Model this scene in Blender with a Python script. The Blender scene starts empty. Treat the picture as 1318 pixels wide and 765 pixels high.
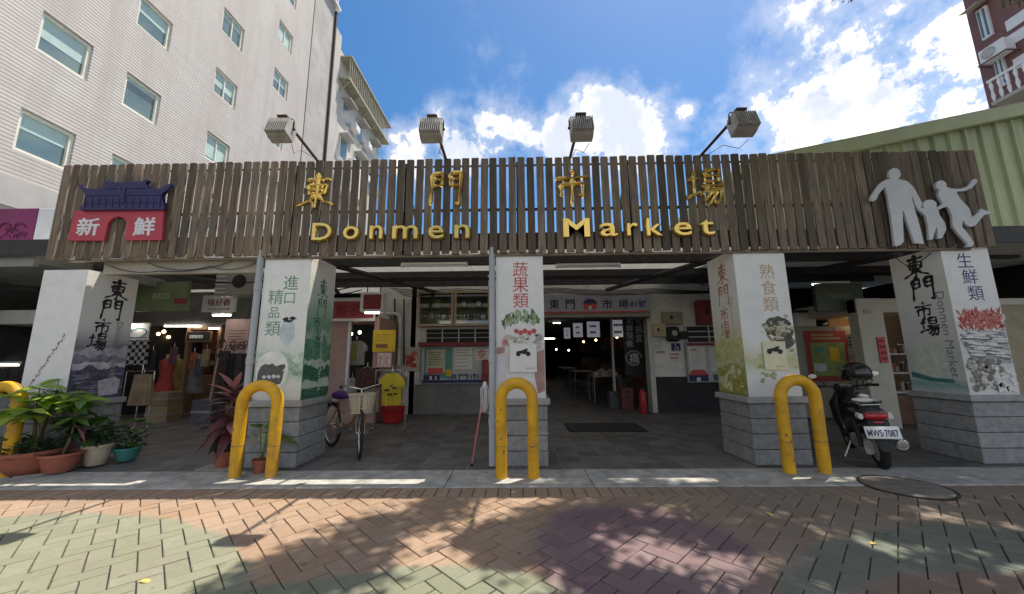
import bpy, bmesh, math, random
from mathutils import Vector, Matrix, noise
rnd = random.Random(11)
sc = bpy.context.scene
COL = sc.collection
R = math.radians

# ---------------------------------------------------------------- camera
CF, CP, CY, CR = 476.13, .1643, -.0134, -.0094
CAM = Vector((0, -4.926, 1.35))
_R0 = Vector((math.cos(CY), -math.sin(CY), 0)); _F0 = Vector((math.sin(CY), math.cos(CY), 0)); _Z = Vector((0, 0, 1))
_U0 = math.cos(CP)*_Z - math.sin(CP)*_F0
FWD = math.sin(CP)*_Z + math.cos(CP)*_F0
RIGHT = math.cos(CR)*_R0 + math.sin(CR)*_U0
UP = math.cos(CR)*_U0 - math.sin(CR)*_R0
cd = bpy.data.cameras.new('camera'); cam = bpy.data.objects.new('camera', cd); COL.objects.link(cam)
cd.sensor_width = 36; cd.lens = 36*CF/1318; cd.clip_start = .05; cd.clip_end = 3000
m3 = Matrix((RIGHT, UP, -FWD)).transposed()
cam.matrix_world = Matrix.Translation(CAM) @ m3.to_4x4()
sc.camera = cam

def ray(u, v): return (u-659)*RIGHT - (v-382.5)*UP + CF*FWD
def at(u, v, x=None, y=None, z=None):
    """Measured point of the photograph -> point in the world on a known plane."""
    d = ray(u, v)
    if x is not None: t = (x-CAM.x)/d.x
    elif y is not None: t = (y-CAM.y)/d.y
    else: t = (z-CAM.z)/d.z
    return CAM + t*d
def pix(P):
    q = Vector(P)-CAM; w = q.dot(FWD)
    if w < .05: return (-9e9, -9e9)
    return (659+CF*q.dot(RIGHT)/w, 382.5-CF*q.dot(UP)/w)

# ---------------------------------------------------------------- light, sky
SUN = Vector((.265, .225, .937)).normalized()
EXPOSURE = 1.12
SUN_S, SKY_S = 3.3, .15
sl = bpy.data.lights.new('sun', 'SUN'); so = bpy.data.objects.new('sun', sl); COL.objects.link(so)
sl.energy = SUN_S; sl.angle = R(.55); sl.color = (1, .955, .88)
so.rotation_euler = (-SUN).to_track_quat('-Z', 'Y').to_euler(); so.location = (6, 5, 20)
W = bpy.data.worlds.new('World'); sc.world = W; W.use_nodes = True
wn = W.node_tree; wn.nodes.clear()
def N(t, typ, **kw):
    n = t.nodes.new(typ)
    for k, v in kw.items():
        if k in n.inputs: n.inputs[k].default_value = v
        else: setattr(n, k, v)
    return n
def math_(t, op, a, b=None, c=None, clamp=False):
    n = t.nodes.new('ShaderNodeMath'); n.operation = op; n.use_clamp = clamp
    for i, s in enumerate((a, b, c)):
        if s is None: continue
        if hasattr(s, 'links'): t.links.new(s, n.inputs[i])
        else: n.inputs[i].default_value = s
    return n.outputs[0]
def mixc(t, fac, a, b, mode='MIX'):
    n = t.nodes.new('ShaderNodeMix'); n.data_type = 'RGBA'; n.blend_type = mode
    for i, s in ((0, fac), (6, a), (7, b)):
        if hasattr(s, 'links'): t.links.new(s, n.inputs[i])
        else: n.inputs[i].default_value = s if not isinstance(s, tuple) or len(s) == 4 else (*s, 1)
    return n.outputs[2]
def ramp(t, fac, stops, interp='LINEAR'):
    n = t.nodes.new('ShaderNodeValToRGB'); e = n.color_ramp.elements; n.color_ramp.interpolation = interp
    while len(e) < len(stops): e.new(.5)
    for i, (p, c) in enumerate(stops):
        e[i].position = p; e[i].color = (*c, 1) if isinstance(c, (tuple, list)) else (c, c, c, 1)
    t.links.new(fac, n.inputs[0]); return n.outputs[0]
def sstep(t, x, a, b):
    n = t.nodes.new('ShaderNodeMapRange'); n.interpolation_type = 'SMOOTHSTEP'
    t.links.new(x, n.inputs[0]); n.inputs[1].default_value = a; n.inputs[2].default_value = b
    return n.outputs[0]
sky = N(wn, 'ShaderNodeTexSky', sky_type='NISHITA', sun_disc=False, sun_elevation=math.asin(SUN.z), sun_rotation=math.atan2(SUN.x, SUN.y), altitude=20, air_density=1.0, dust_density=.6, ozone_density=2.2)
tc = N(wn, 'ShaderNodeTexCoord')
def vmath(t, op, a, b=None):
    n = t.nodes.new('ShaderNodeVectorMath'); n.operation = op
    for i, s in enumerate((a, b)):
        if s is None: continue
        if hasattr(s, 'links'): t.links.new(s, n.inputs[i])
        else: n.inputs[i].default_value = s
    return n.outputs['Value'] if op in ('DOT_PRODUCT', 'LENGTH', 'DISTANCE') else n.outputs[0]
dirv = vmath(wn, 'NORMALIZE', tc.outputs['Generated'])
nz1 = N(wn, 'ShaderNodeTexNoise', Scale=6.0, Detail=10, Roughness=.62, Lacunarity=2.1); wn.links.new(dirv, nz1.inputs['Vector'])
nzw = N(wn, 'ShaderNodeTexNoise', Scale=16, Detail=5, Roughness=.6); wn.links.new(dirv, nzw.inputs['Vector'])
base = math_(wn, 'MULTIPLY_ADD', nz1.outputs[0], 1.7, -.85)
base = math_(wn, 'MULTIPLY_ADD', math_(wn, 'SUBTRACT', nzw.outputs[0], .5), .35, base)
# cumulus heaps seen over the roof; broken cloud goes on out of view, made denser for fill light
heaps = [(1150, 105, .26, .60), (1065, 165, .13, .50), (1225, 60, .18, .56), (1110, 90, .14, .66), (1190, 150, .14, .6), (1060, 30, .09, .33), (1240, 160, .16, .4), (790, 168, .15, .62), (735, 182, .11, .5), (600, 182, .12, .55), (530, 195, .10, .45), (660, 195, .12, .45), (850, 188, .08, .4), (880, 143, .035, .33), (930, 135, .03, .26), (935, 190, .09, .42), (1000, 190, .1, .3)]
tot = None
for (u, v, rad, amp) in heaps:
    d = ray(u, v).normalized()
    ds = vmath(wn, 'DISTANCE', dirv, tuple(d))
    g = math_(wn, 'MULTIPLY', sstep(wn, ds, rad*1.35, rad*.3), amp*.66)
    tot = g if tot is None else math_(wn, 'MAXIMUM', tot, g)
sepd = N(wn, 'ShaderNodeSeparateXYZ'); wn.links.new(dirv, sepd.inputs[0])
front = sstep(wn, sepd.outputs[1], .55, -.1)          # unseen cloud behind and beside the viewer, thickened to lift the shade
tot = math_(wn, 'MAXIMUM', tot, math_(wn, 'MULTIPLY', front, .30))
dens = math_(wn, 'ADD', math_(wn, 'MULTIPLY', base, math_(wn, 'MULTIPLY_ADD', tot, 1.5, .42)), tot)
cm = sstep(wn, dens, .25, .40)
wisp = math_(wn, 'MULTIPLY', sstep(wn, dens, .06, .36), .30)
cm = math_(wn, 'MAXIMUM', cm, wisp)
nz2 = N(wn, 'ShaderNodeTexNoise', Scale=7, Detail=6, Roughness=.55)
wn.links.new(vmath(wn, 'ADD', dirv, (.06, .05, .09)), nz2.inputs['Vector'])
shade = sstep(wn, math_(wn, 'MULTIPLY_ADD', dens, .22, math_(wn, 'SUBTRACT', nz2.outputs[0], .56)), -.05, .17)
skyc = N(wn, 'ShaderNodeHueSaturation', Saturation=1.36, Value=.55); wn.links.new(sky.outputs[0], skyc.inputs['Color'])
cc = mixc(wn, shade, (4.5, 4.5, 4.5), (2.35, 2.7, 3.4))
csky = mixc(wn, cm, skyc.outputs[0], cc)
bg = N(wn, 'ShaderNodeBackground', Strength=SKY_S); wn.links.new(csky, bg.inputs[0])
wo = N(wn, 'ShaderNodeOutputWorld'); wn.links.new(bg.outputs[0], wo.inputs[0])
vs = sc.view_settings; vs.view_transform = 'Standard'; vs.look = 'None'; vs.exposure = EXPOSURE; vs.gamma = 1; vs.use_curve_mapping = False
vs.use_white_balance = True; vs.white_balance_temperature = 7200
sc.cycles.use_denoising = True
sc.cycles.max_bounces = 8; sc.cycles.diffuse_bounces = 4; sc.cycles.transparent_max_bounces = 12
sc.cycles.caustics_reflective = False; sc.cycles.caustics_refractive = False

# ---------------------------------------------------------------- helpers
MATS = {}
def lin(c): return tuple(x for x in c)
def mat(name, col, rough=.7, var=.18, scale=6, bump=.0, metal=0, emit=None, stretch=(1, 1, 1), col2=None, spec=.4, orand=0., bscale=None, obj=False, dirt=0., dirtcol=(.06, .05, .04), coat=0):
    if name in MATS: return MATS[name]
    m = bpy.data.materials.new(name); m.use_nodes = True; t = m.node_tree
    b = t.nodes['Principled BSDF']
    if obj: pv = N(t, 'ShaderNodeTexCoord').outputs['Object']
    else: pv = N(t, 'ShaderNodeNewGeometry').outputs['Position']
    mp = N(t, 'ShaderNodeMapping'); mp.inputs['Scale'].default_value = stretch; t.links.new(pv, mp.inputs[0])
    nz = N(t, 'ShaderNodeTexNoise', Scale=scale, Detail=6, Roughness=.62); t.links.new(mp.outputs[0], nz.inputs['Vector'])
    c2 = col2 or tuple(min(1, x*(1+var)) for x in col); c1 = col if col2 else tuple(x*(1-var) for x in col)
    f = ramp(t, nz.outputs[0], [(.3, 0.), (.7, 1.)])
    c = mixc(t, f, c1, c2)
    if orand:
        oi = N(t, 'ShaderNodeObjectInfo')
        at_ = N(t, 'ShaderNodeAttribute', attribute_name='rnd')
        k = math_(t, 'FRACT', math_(t, 'ADD', oi.outputs['Random'], at_.outputs['Fac']))
        k = math_(t, 'MULTIPLY_ADD', k, 2*orand, 1-orand)
        hs = N(t, 'ShaderNodeHueSaturation'); t.links.new(k, hs.inputs['Value']); t.links.new(c, hs.inputs['Color']); c = hs.outputs[0]
    if dirt:
        n2 = N(t, 'ShaderNodeTexNoise', Scale=scale*.35+.6, Detail=8, Roughness=.7); t.links.new(pv, n2.inputs['Vector'])
        df = math_(t, 'MULTIPLY', ramp(t, n2.outputs[0], [(.48, 0.), (.72, 1.)]), dirt)
        c = mixc(t, df, c, dirtcol)
    t.links.new(c, b.inputs['Base Color'])
    b.inputs['Roughness'].default_value = rough; b.inputs['Metallic'].default_value = metal
    b.inputs['Specular IOR Level'].default_value = spec; b.inputs['Coat Weight'].default_value = coat
    if bump:
        n3 = N(t, 'ShaderNodeTexNoise', Scale=bscale or scale*6, Detail=5, Roughness=.6); t.links.new(mp.outputs[0], n3.inputs['Vector'])
        bp = N(t, 'ShaderNodeBump', Strength=bump, Distance=.01); t.links.new(n3.outputs[0], bp.inputs['Height']); t.links.new(bp.outputs[0], b.inputs['Normal'])
    if emit:
        b.inputs['Emission Color'].default_value = (*emit[0], 1); b.inputs['Emission Strength'].default_value = emit[1]
    MATS[name] = m; return m

WL = {}
def reg(o, loc): WL[o.name] = Vector(loc)
def wl(o): return WL.get(o.name, Vector((0, 0, 0))) if o else Vector((0, 0, 0))
def tag(o, label=None, cat=None, group=None, kind=None):
    if label: o['label'] = label
    if cat: o['category'] = cat
    if group: o['group'] = group
    if kind: o['kind'] = kind
    return o
def thing(name, label, cat, loc=(0, 0, 0), rotz=0, group=None, kind=None):
    o = bpy.data.objects.new(name, None); COL.objects.link(o); o.empty_display_size = .1
    o.location = loc; o.rotation_euler = (0, 0, rotz); reg(o, loc)
    return tag(o, label, cat, group, kind)

class MB:
    def __init__(s): s.v = []; s.f = []; s.mi = []; s.cur = 0
    def add(s, vs_, fs):
        n = len(s.v); s.v += [tuple(p) for p in vs_]; s.f += [[n+i for i in f] for f in fs]; s.mi += [s.cur]*len(fs); return s
    def box(s, x0, x1, y0, y1, z0, z1, bev=0):
        if bev:
            b = min(bev, abs(x1-x0)/2.01, abs(y1-y0)/2.01, abs(z1-z0)/2.01); vs_ = []
            for z, k in ((z0, b), (z0+b, 0), (z1-b, 0), (z1, b)):
                if k: vs_ += [(x0+b, y0+b, z), (x1-b, y0+b, z), (x1-b, y1-b, z), (x0+b, y1-b, z)]
                else: vs_ += [(x0+b, y0, z), (x1-b, y0, z), (x1, y0+b, z), (x1, y1-b, z), (x1-b, y1, z), (x0+b, y1, z), (x0, y1-b, z), (x0, y0+b, z)]
            fs = [[3, 2, 1, 0], [20, 21, 22, 23]]
            for i in range(8):
                j = (i+1) % 8; fs.append([4+i, 4+j, 12+j, 12+i])
            for k in range(4):
                a, c = 4+2*k, 5+2*k; fs.append([k, (k+1) % 4, c, a])
                fs.append([(k+1) % 4, 4+(2*k+2) % 8, c])
                a2, c2 = 12+2*k, 13+2*k; fs.append([20+k, a2, c2, 20+(k+1) % 4])
                fs.append([20+(k+1) % 4, c2, 12+(2*k+2) % 8])
            return s.add(vs_, fs)
        return s.add([(x0, y0, z0), (x1, y0, z0), (x1, y1, z0), (x0, y1, z0), (x0, y0, z1), (x1, y0, z1), (x1, y1, z1), (x0, y1, z1)],
                     [[3, 2, 1, 0], [4, 5, 6, 7], [0, 1, 5, 4], [1, 2, 6, 5], [2, 3, 7, 6], [3, 0, 4, 7]])
    def quad(s, *p): return s.add(p, [list(range(len(p)))])
    def tube(s, pts, r, n=8, cap=True, closed=False):
        pts = [Vector(p) for p in pts]; rs = r if isinstance(r, (list, tuple)) else [r]*len(pts)
        L = len(pts); rings = []; up = None
        for i, p in enumerate(pts):
            if closed: d = pts[(i+1) % L]-pts[i-1]
            else: d = pts[min(i+1, L-1)]-pts[max(i-1, 0)]
            d.normalize()
            if up is None: up = d.orthogonal().normalized()
            up = (up-d*up.dot(d)).normalized() if (up-d*up.dot(d)).length > 1e-6 else d.orthogonal().normalized()
            sd = d.cross(up)
            rings.append([p+rs[i]*(math.cos(2*math.pi*k/n)*up+math.sin(2*math.pi*k/n)*sd) for k in range(n)])
        vs_ = [q for rg in rings for q in rg]; fs = []
        for i in range(L if closed else L-1):
            j = (i+1) % L
            for k in range(n): fs.append([i*n+k, i*n+(k+1) % n, j*n+(k+1) % n, j*n+k])
        if cap and not closed: fs += [list(range(n))[::-1], [(L-1)*n+k for k in range(n)]]
        return s.add(vs_, fs)
    def lathe(s, prof, c=(0, 0, 0), n=20, axis='z'):
        vs_ = []; fs = []
        for (r, h) in prof:
            for k in range(n):
                a = 2*math.pi*k/n; x, y = r*math.cos(a), r*math.sin(a)
                p = {'z': (x, y, h), 'y': (x, h, y), 'x': (h, x, y)}[axis]
                vs_.append((p[0]+c[0], p[1]+c[1], p[2]+c[2]))
        for i in range(len(prof)-1):
            for k in range(n): fs.append([i*n+k, i*n+(k+1) % n, (i+1)*n+(k+1) % n, (i+1)*n+k])
        if prof[0][0] > 1e-4: fs.append(list(range(n))[::-1])
        if prof[-1][0] > 1e-4: fs.append([(len(prof)-1)*n+k for k in range(n)])
        return s.add(vs_, fs)
    def prism(s, pts, d):
        """pts: 3-D outline (planar), d: extrusion vector"""
        d = Vector(d); n = len(pts); a = [Vector(p) for p in pts]; b = [p+d for p in a]
        return s.add(a+b, [list(range(n)), list(range(n, 2*n))[::-1]]+[[i, n+i, n+(i+1) % n, (i+1) % n] for i in range(n)])
    def loft(s, secs, cap=True):
        n = len(secs[0]); vs_ = [p for q in secs for p in q]; fs = []
        for i in range(len(secs)-1):
            for k in range(n): fs.append([i*n+k, i*n+(k+1) % n, (i+1)*n+(k+1) % n, (i+1)*n+k])
        if cap: fs += [list(range(n))[::-1], [(len(secs)-1)*n+k for k in range(n)]]
        return s.add(vs_, fs)
    def ell(s, c, rx, ry, rz, nu=14, nv=9, jit=0):
        vs_ = []; fs = []
        for i in range(nv+1):
            th = math.pi*i/nv
            for k in range(nu):
                a = 2*math.pi*k/nu; j = 1+rnd.uniform(-jit, jit)
                vs_.append((c[0]+rx*j*math.sin(th)*math.cos(a), c[1]+ry*j*math.sin(th)*math.sin(a), c[2]+rz*j*math.cos(th)))
        for i in range(nv):
            for k in range(nu): fs.append([i*nu+k, (i+1)*nu+k, (i+1)*nu+(k+1) % nu, i*nu+(k+1) % nu])
        return s.add(vs_, fs)
    def xf(s, M, start=0):
        for i in range(start, len(s.v)): s.v[i] = tuple(M @ Vector(s.v[i]))
        return s
    def mesh(s, name, mats, smooth=False, ctr=True):
        me = bpy.data.meshes.new(name)
        c = Vector((0, 0, 0))
        if ctr and s.v:
            xs, ys, zs = zip(*s.v); c = Vector(((min(xs)+max(xs))/2, (min(ys)+max(ys))/2, (min(zs)+max(zs))/2))
        me.from_pydata([tuple(Vector(p)-c) for p in s.v], [], s.f)
        mats = mats if isinstance(mats, (list, tuple)) else [mats]
        for m in mats: me.materials.append(m)
        if len(mats) > 1:
            for p, i in zip(me.polygons, s.mi): p.material_index = i
        bm = bmesh.new(); bm.from_mesh(me)
        if smooth != 'raw': bmesh.ops.recalc_face_normals(bm, faces=bm.faces)
        if smooth and smooth != 'raw':
            for f in bm.faces: f.smooth = True
            lim = R(smooth if smooth > 1 else 40)
            for e in bm.edges:
                if len(e.link_faces) != 2 or e.calc_face_angle(0) > lim: e.smooth = False
        bm.to_mesh(me); bm.free()
        return me, c
    def build(s, name, m, parent=None, smooth=False, world=False, **tg):
        """vertices local to the parent; world=True: world coordinates under an unrotated parent"""
        me, c = s.mesh(name, m, smooth)
        o = bpy.data.objects.new(name, me); COL.objects.link(o)
        base_ = wl(parent) if parent else Vector((0, 0, 0))
        if parent: o.parent = parent
        if world or not parent: o.location = c-base_; reg(o, c)
        else: o.location = c; reg(o, base_+c)
        if tg: tag(o, **tg)
        return o
def inst(name, me, parent=None, M=Matrix()):
    o = bpy.data.objects.new(name, me); COL.objects.link(o); o.parent = parent; o.matrix_basis = M
    return o
def copy_tree(o, parent=None):
    c = o.copy(); COL.objects.link(c); c.parent = parent
    WL[c.name] = wl(o)
    for ch in o.children: copy_tree(ch, c)
    return c
def superell(c, a, b, ax, bx, n=14, e=2.6):
    c = Vector(c); ax = Vector(ax); bx = Vector(bx); out = []
    for k in range(n):
        t = 2*math.pi*k/n; x, y = math.cos(t), math.sin(t)
        out.append(c+ax*a*math.copysign(abs(x)**(2/e), x)+bx*b*math.copysign(abs(y)**(2/e), y))
    return out
def arc(c, r, a0, a1, n, ax, bx):
    c = Vector(c); ax = Vector(ax); bx = Vector(bx)
    return [c+r*math.cos(a0+(a1-a0)*i/n)*ax+r*math.sin(a0+(a1-a0)*i/n)*bx for i in range(n+1)]

# lettering ------------------------------------------------------
def text_mesh(body, size=1, ext=.001, off=0, bev=0, sx=1, res=3):
    c = bpy.data.curves.new('lettering', 'FONT'); c.body = body; c.size = size; c.extrude = ext; c.offset = off; c.bevel_depth = bev; c.resolution_u = res
    c.bevel_resolution = 0
    o = bpy.data.objects.new('lettering', c); COL.objects.link(o); bpy.context.view_layer.update()
    me = bpy.data.meshes.new_from_object(o.evaluated_get(bpy.context.evaluated_depsgraph_get()))
    bpy.data.objects.remove(o); bpy.data.curves.remove(c)
    xs = [v.co.x for v in me.vertices]; ys = [v.co.y for v in me.vertices]
    cx, cy = (min(xs)+max(xs))/2, (min(ys)+max(ys))/2
    for v in me.vertices: v.co.x = (v.co.x-cx)*sx; v.co.y -= cy
    return me, (max(xs)-min(xs))*sx, max(ys)-min(ys)
def put_text(name, body, m, parent, ctr, xd=(1, 0, 0), ud=(0, 0, 1), h=None, w=None, size=1, ext=.001, off=0, bev=0, sx=1, world=True, dz=1., bold=0., **tg):
    """lettering centred at ctr; h / w: final height / width in metres"""
    me, tw, th = text_mesh(body, size, ext/ (1 if not h else 1), off, bev, sx)
    xd = Vector(xd).normalized(); ud = Vector(ud).normalized(); nd = xd.cross(ud)
    ky = (h/th) if h else ((w/tw) if w else 1); kx = (w/tw) if w else ky
    M = Matrix((xd*kx, ud*ky, nd*dz)).transposed()
    if bold:                                              # heavier strokes: the glyph laid over itself, shifted
        v0 = [v.co.copy() for v in me.vertices]; f0 = [list(p.vertices) for p in me.polygons]; V, F = [], []
        for i, (a, c) in enumerate(((0, 0), (bold, 0), (-bold, 0), (0, bold), (0, -bold))):
            n0 = len(V); V += [(p.x+a, p.y+c, p.z+.0004*i) for p in v0]; F += [[n0+q for q in f] for f in f0]
        me = bpy.data.meshes.new(name); me.from_pydata(V, [], F)
    for v in me.vertices: v.co = M @ v.co
    me.materials.clear(); me.materials.append(m)
    o = bpy.data.objects.new(name, me); COL.objects.link(o)
    if parent: o.parent = parent
    o.location = Vector(ctr)-(wl(parent) if (parent and world) else Vector((0, 0, 0))); reg(o, ctr)
    if tg: tag(o, **tg)
    return o
GLY = {
 'dong': [[(.20, .80), (.5, .815), (.82, .84)], [(.25, .66), (.28, .53), (.31, .38)], [(.26, .64), (.5, .66), (.76, .68), (.73, .55), (.69, .40)], [(.31, .53), (.69, .55)], [(.32, .41), (.69, .43)], [(.49, 1.0), (.51, .6), (.50, .04), (.42, .11)], [(.48, .40), (.33, .23), (.03, .09)], [(.52, .40), (.70, .23), (.99, .11)]],
 'men': [[(.14, .93), (.15, .5), (.12, .03)], [(.15, .90), (.40, .93), (.41, .75), (.40, .57)], [(.16, .74), (.40, .76)], [(.16, .57), (.40, .59)], [(.60, .93), (.61, .57)], [(.60, .92), (.88, .95), (.88, .5), (.89, .04), (.77, .12)], [(.62, .75), (.87, .77)], [(.62, .58), (.87, .60)]],
 'shi': [[(.46, 1.0), (.52, .94), (.54, .86)], [(.05, .75), (.5, .775), (.95, .81)], [(.21, .60), (.23, .4), (.22, .24)], [(.21, .59), (.5, .61), (.80, .63), (.80, .40), (.78, .27), (.67, .33)], [(.51, .79), (.51, .4), (.50, -.02)]],
 'chang': [[(.03, .68), (.36, .73)], [(.20, .94), (.20, .26)], [(.0, .19), (.20, .26), (.40, .36)], [(.48, .95), (.49, .62)], [(.48, .94), (.85, .97), (.84, .62)], [(.50, .79), (.83, .80)], [(.50, .63), (.83, .64)], [(.38, .50), (.7, .52), (1.0, .54)], [(.56, .52), (.50, .38), (.36, .25)], [(.50, .39), (.91, .42), (.89, .2), (.82, .02), (.71, .10)], [(.64, .39), (.57, .22), (.44, .09)], [(.78, .40), (.71, .2), (.56, -.02)]],
}
def glyph(mb, key, ctr, s, xd=(1, 0, 0), ud=(0, 0, 1), w=.075, depth=.001, ridge=0., slant=0.):
    """brush-written character: tapering strokes; ridge > 0 gives chiselled relief"""
    xd = Vector(xd); ud = Vector(ud); nd = xd.cross(ud); ctr = Vector(ctr)
    for si, st in enumerate(GLY[key]):
        P = [Vector((x-.5+slant*(y-.5), y-.5)) for x, y in st]
        Q = []
        for i in range(len(P)-1):
            for k in range(4): Q.append(P[i].lerp(P[i+1], k/4))
        Q.append(P[-1]); L = len(Q); rings = []
        for i, p in enumerate(Q):
            d = (Q[min(i+1, L-1)]-Q[max(i-1, 0)]).normalized(); nn = Vector((-d.y, d.x)); t = i/(L-1)
            ww = w*(1.1-.5*t+.28*math.sin(t*math.pi*2.2+1))*(1.15 if i < 2 else 1)*(.3 if i in (0, L-1) else 1)
            if abs(d.x) > .8: ww *= .8
            dz = depth+si*.0004
            def T(q, z): return ctr+xd*(q.x*s)+ud*(q.y*s)+nd*z
            if ridge: rings.append([T(p-nn*ww, 0), T(p-nn*ww*.8, dz), T(p, dz+ridge*(.4 if i in (0, L-1) else 1)), T(p+nn*ww*.8, dz), T(p+nn*ww, 0)])
            else: rings.append([T(p-nn*ww, 0), T(p-nn*ww, dz), T(p+nn*ww, dz), T(p+nn*ww, 0)])
        mb.loft(rings)
def cyl_between(mb, a, b, r, n=10): return mb.tube([a, b], r, n)
# ================================================================ ground
m_ground = mat('ground_concrete', (.16, .155, .15), .9, .2, 1.2, .15)
g = MB(); g.box(-400, 400, -400, 400, -.30, -.06); g.build('ground', m_ground, kind='structure')

def paver_material():
    m = bpy.data.materials.new('painted_paver'); m.use_nodes = True; t = m.node_tree; b = t.nodes['Principled BSDF']
    pos = N(t, 'ShaderNodeNewGeometry').outputs['Position']
    nz = N(t, 'ShaderNodeTexNoise', Scale=1.6, Detail=7, Roughness=.6); t.links.new(pos, nz.inputs['Vector'])
    wob = vmath(t, 'SCALE', vmath(t, 'SUBTRACT', nz.outputs['Color'], (.5, .5, .5))); wob.node.inputs['Scale'].default_value = .34
    p2 = vmath(t, 'ADD', pos, wob)
    sp = N(t, 'ShaderNodeSeparateXYZ'); t.links.new(p2, sp.inputs[0]); X, Y = sp.outputs[0], sp.outputs[1]
    def disc(cx, cy, r, soft=.05):
        d = vmath(t, 'DISTANCE', p2, (cx, cy, 0)); return sstep(t, d, r+soft, r-soft)
    terra = (.325, .222, .155); green = (0.212, 0.224, 0.160); plum = (0.180, 0.116, 0.136); green2 = (0.132, 0.172, 0.144); brown = (.235, .185, .145)
    c = mixc(t, 0., terra, terra)
    # terracotta turns browner towards the right
    c = mixc(t, sstep(t, X, .8, 2.4), c, brown)
    dull = lambda f: math_(t, 'MULTIPLY', f, .82)
    gl = disc(-3.9, -4.2, 2.86); c = mixc(t, gl, c, green)
    g2 = disc(-.55, -4.65, 2.42); c = mixc(t, g2, c, (0.192, 0.208, 0.148))
    g3 = disc(3.3, -4.0, 2.33); c = mixc(t, dull(g3), c, green2)
    br = disc(2.9, -4.9, 2.62); c = mixc(t, br, c, (0.224, 0.152, 0.120))
    pl = disc(.88, -1.95, .78, .13); c = mixc(t, math_(t, 'MULTIPLY', pl, .95), c, plum)
    oi = N(t, 'ShaderNodeObjectInfo'); an = N(t, 'ShaderNodeAttribute', attribute_name='rnd')
    k = math_(t, 'FRACT', math_(t, 'ADD', oi.outputs['Random'], an.outputs['Fac']))
    hs = N(t, 'ShaderNodeHueSaturation'); t.links.new(math_(t, 'MULTIPLY_ADD', k, .16, .92), hs.inputs['Value'])
    t.links.new(math_(t, 'MULTIPLY_ADD', k, -.15, 1.05), hs.inputs['Saturation']); t.links.new(c, hs.inputs['Color']); c = hs.outputs[0]
    n2 = N(t, 'ShaderNodeTexNoise', Scale=22, Detail=8, Roughness=.7); t.links.new(pos, n2.inputs['Vector'])
    c = mixc(t, math_(t, 'MULTIPLY', ramp(t, n2.outputs[0], [(.4, 0.), (.75, 1.)]), .35), c, (.13, .115, .10))
    n4 = N(t, 'ShaderNodeTexNoise', Scale=1.1, Detail=7, Roughness=.65); t.links.new(pos, n4.inputs['Vector'])
    c = mixc(t, math_(t, 'MULTIPLY', ramp(t, n4.outputs[0], [(.45, 0.), (.7, 1.)]), .42), c, (.20, .18, .155))
    vo = N(t, 'ShaderNodeTexVoronoi', Scale=3.2); t.links.new(pos, vo.inputs['Vector'])
    c = mixc(t, math_(t, 'MULTIPLY', sstep(t, vo.outputs['Distance'], .075, .055), .55), c, (.07, .065, .06))
    n6 = N(t, 'ShaderNodeTexNoise', Scale=5, Detail=9, Roughness=.75); t.links.new(pos, n6.inputs['Vector'])
    c = mixc(t, math_(t, 'MULTIPLY', ramp(t, n6.outputs[0], [(.55, 0.), (.68, 1.)]), .30), c, (.36, .33, .28))
    t.links.new(c, b.inputs['Base Color']); b.inputs['Roughness'].default_value = .85; b.inputs['Specular IOR Level'].default_value = .25
    n3 = N(t, 'ShaderNodeTexNoise', Scale=130, Detail=4); t.links.new(pos, n3.inputs['Vector'])
    bp = N(t, 'ShaderNodeBump', Strength=.35, Distance=.006); t.links.new(n3.outputs[0], bp.inputs['Height']); t.links.new(bp.outputs[0], b.inputs['Normal'])
    return m
m_paver = paver_material()
m_joint = mat('sand_joint', (.055, .05, .045), .95, .3, 20, .2)
YK = -.985                                            # edge between herringbone field and border course
pav = MB(); pav.box(-40, 40, -30, -.72, -.055, -.014); pavement = pav.build('pavement', m_joint, kind='structure')
def clip_y(poly, y):                                  # keep the part with y below the line
    out = []
    for i in range(len(poly)):
        a, b_ = poly[i-1], poly[i]
        ia, ib = a[1] <= y, b_[1] <= y
        if ia != ib:
            k = (y-a[1])/(b_[1]-a[1]); out.append((a[0]+k*(b_[0]-a[0]), y))
        if ib: out.append(b_)
    return out
def slab(mb, poly, z0, z1, ch=.005):
    n = len(poly); cx = sum(p[0] for p in poly)/n; cy = sum(p[1] for p in poly)/n
    def ins(p, k):
        d = Vector((cx-p[0], cy-p[1])); L = d.length; d = d/L if L > 1e-6 else d; return (p[0]+d.x*min(k*1.4, L*.5), p[1]+d.y*min(k*1.4, L*.5))
    vs_ = [(p[0], p[1], z0) for p in poly]+[(p[0], p[1], z1-ch) for p in poly]+[(*ins(p, ch), z1) for p in poly]
    fs = [[2*n+i for i in range(n)]]
    for i in range(n):
        j = (i+1) % n; fs += [[i, j, n+j, n+i], [n+i, n+j, 2*n+j, 2*n+i]]
    mb.add(vs_, fs)
PW = .128
bricks = []
c45 = math.sqrt(.5)
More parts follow.
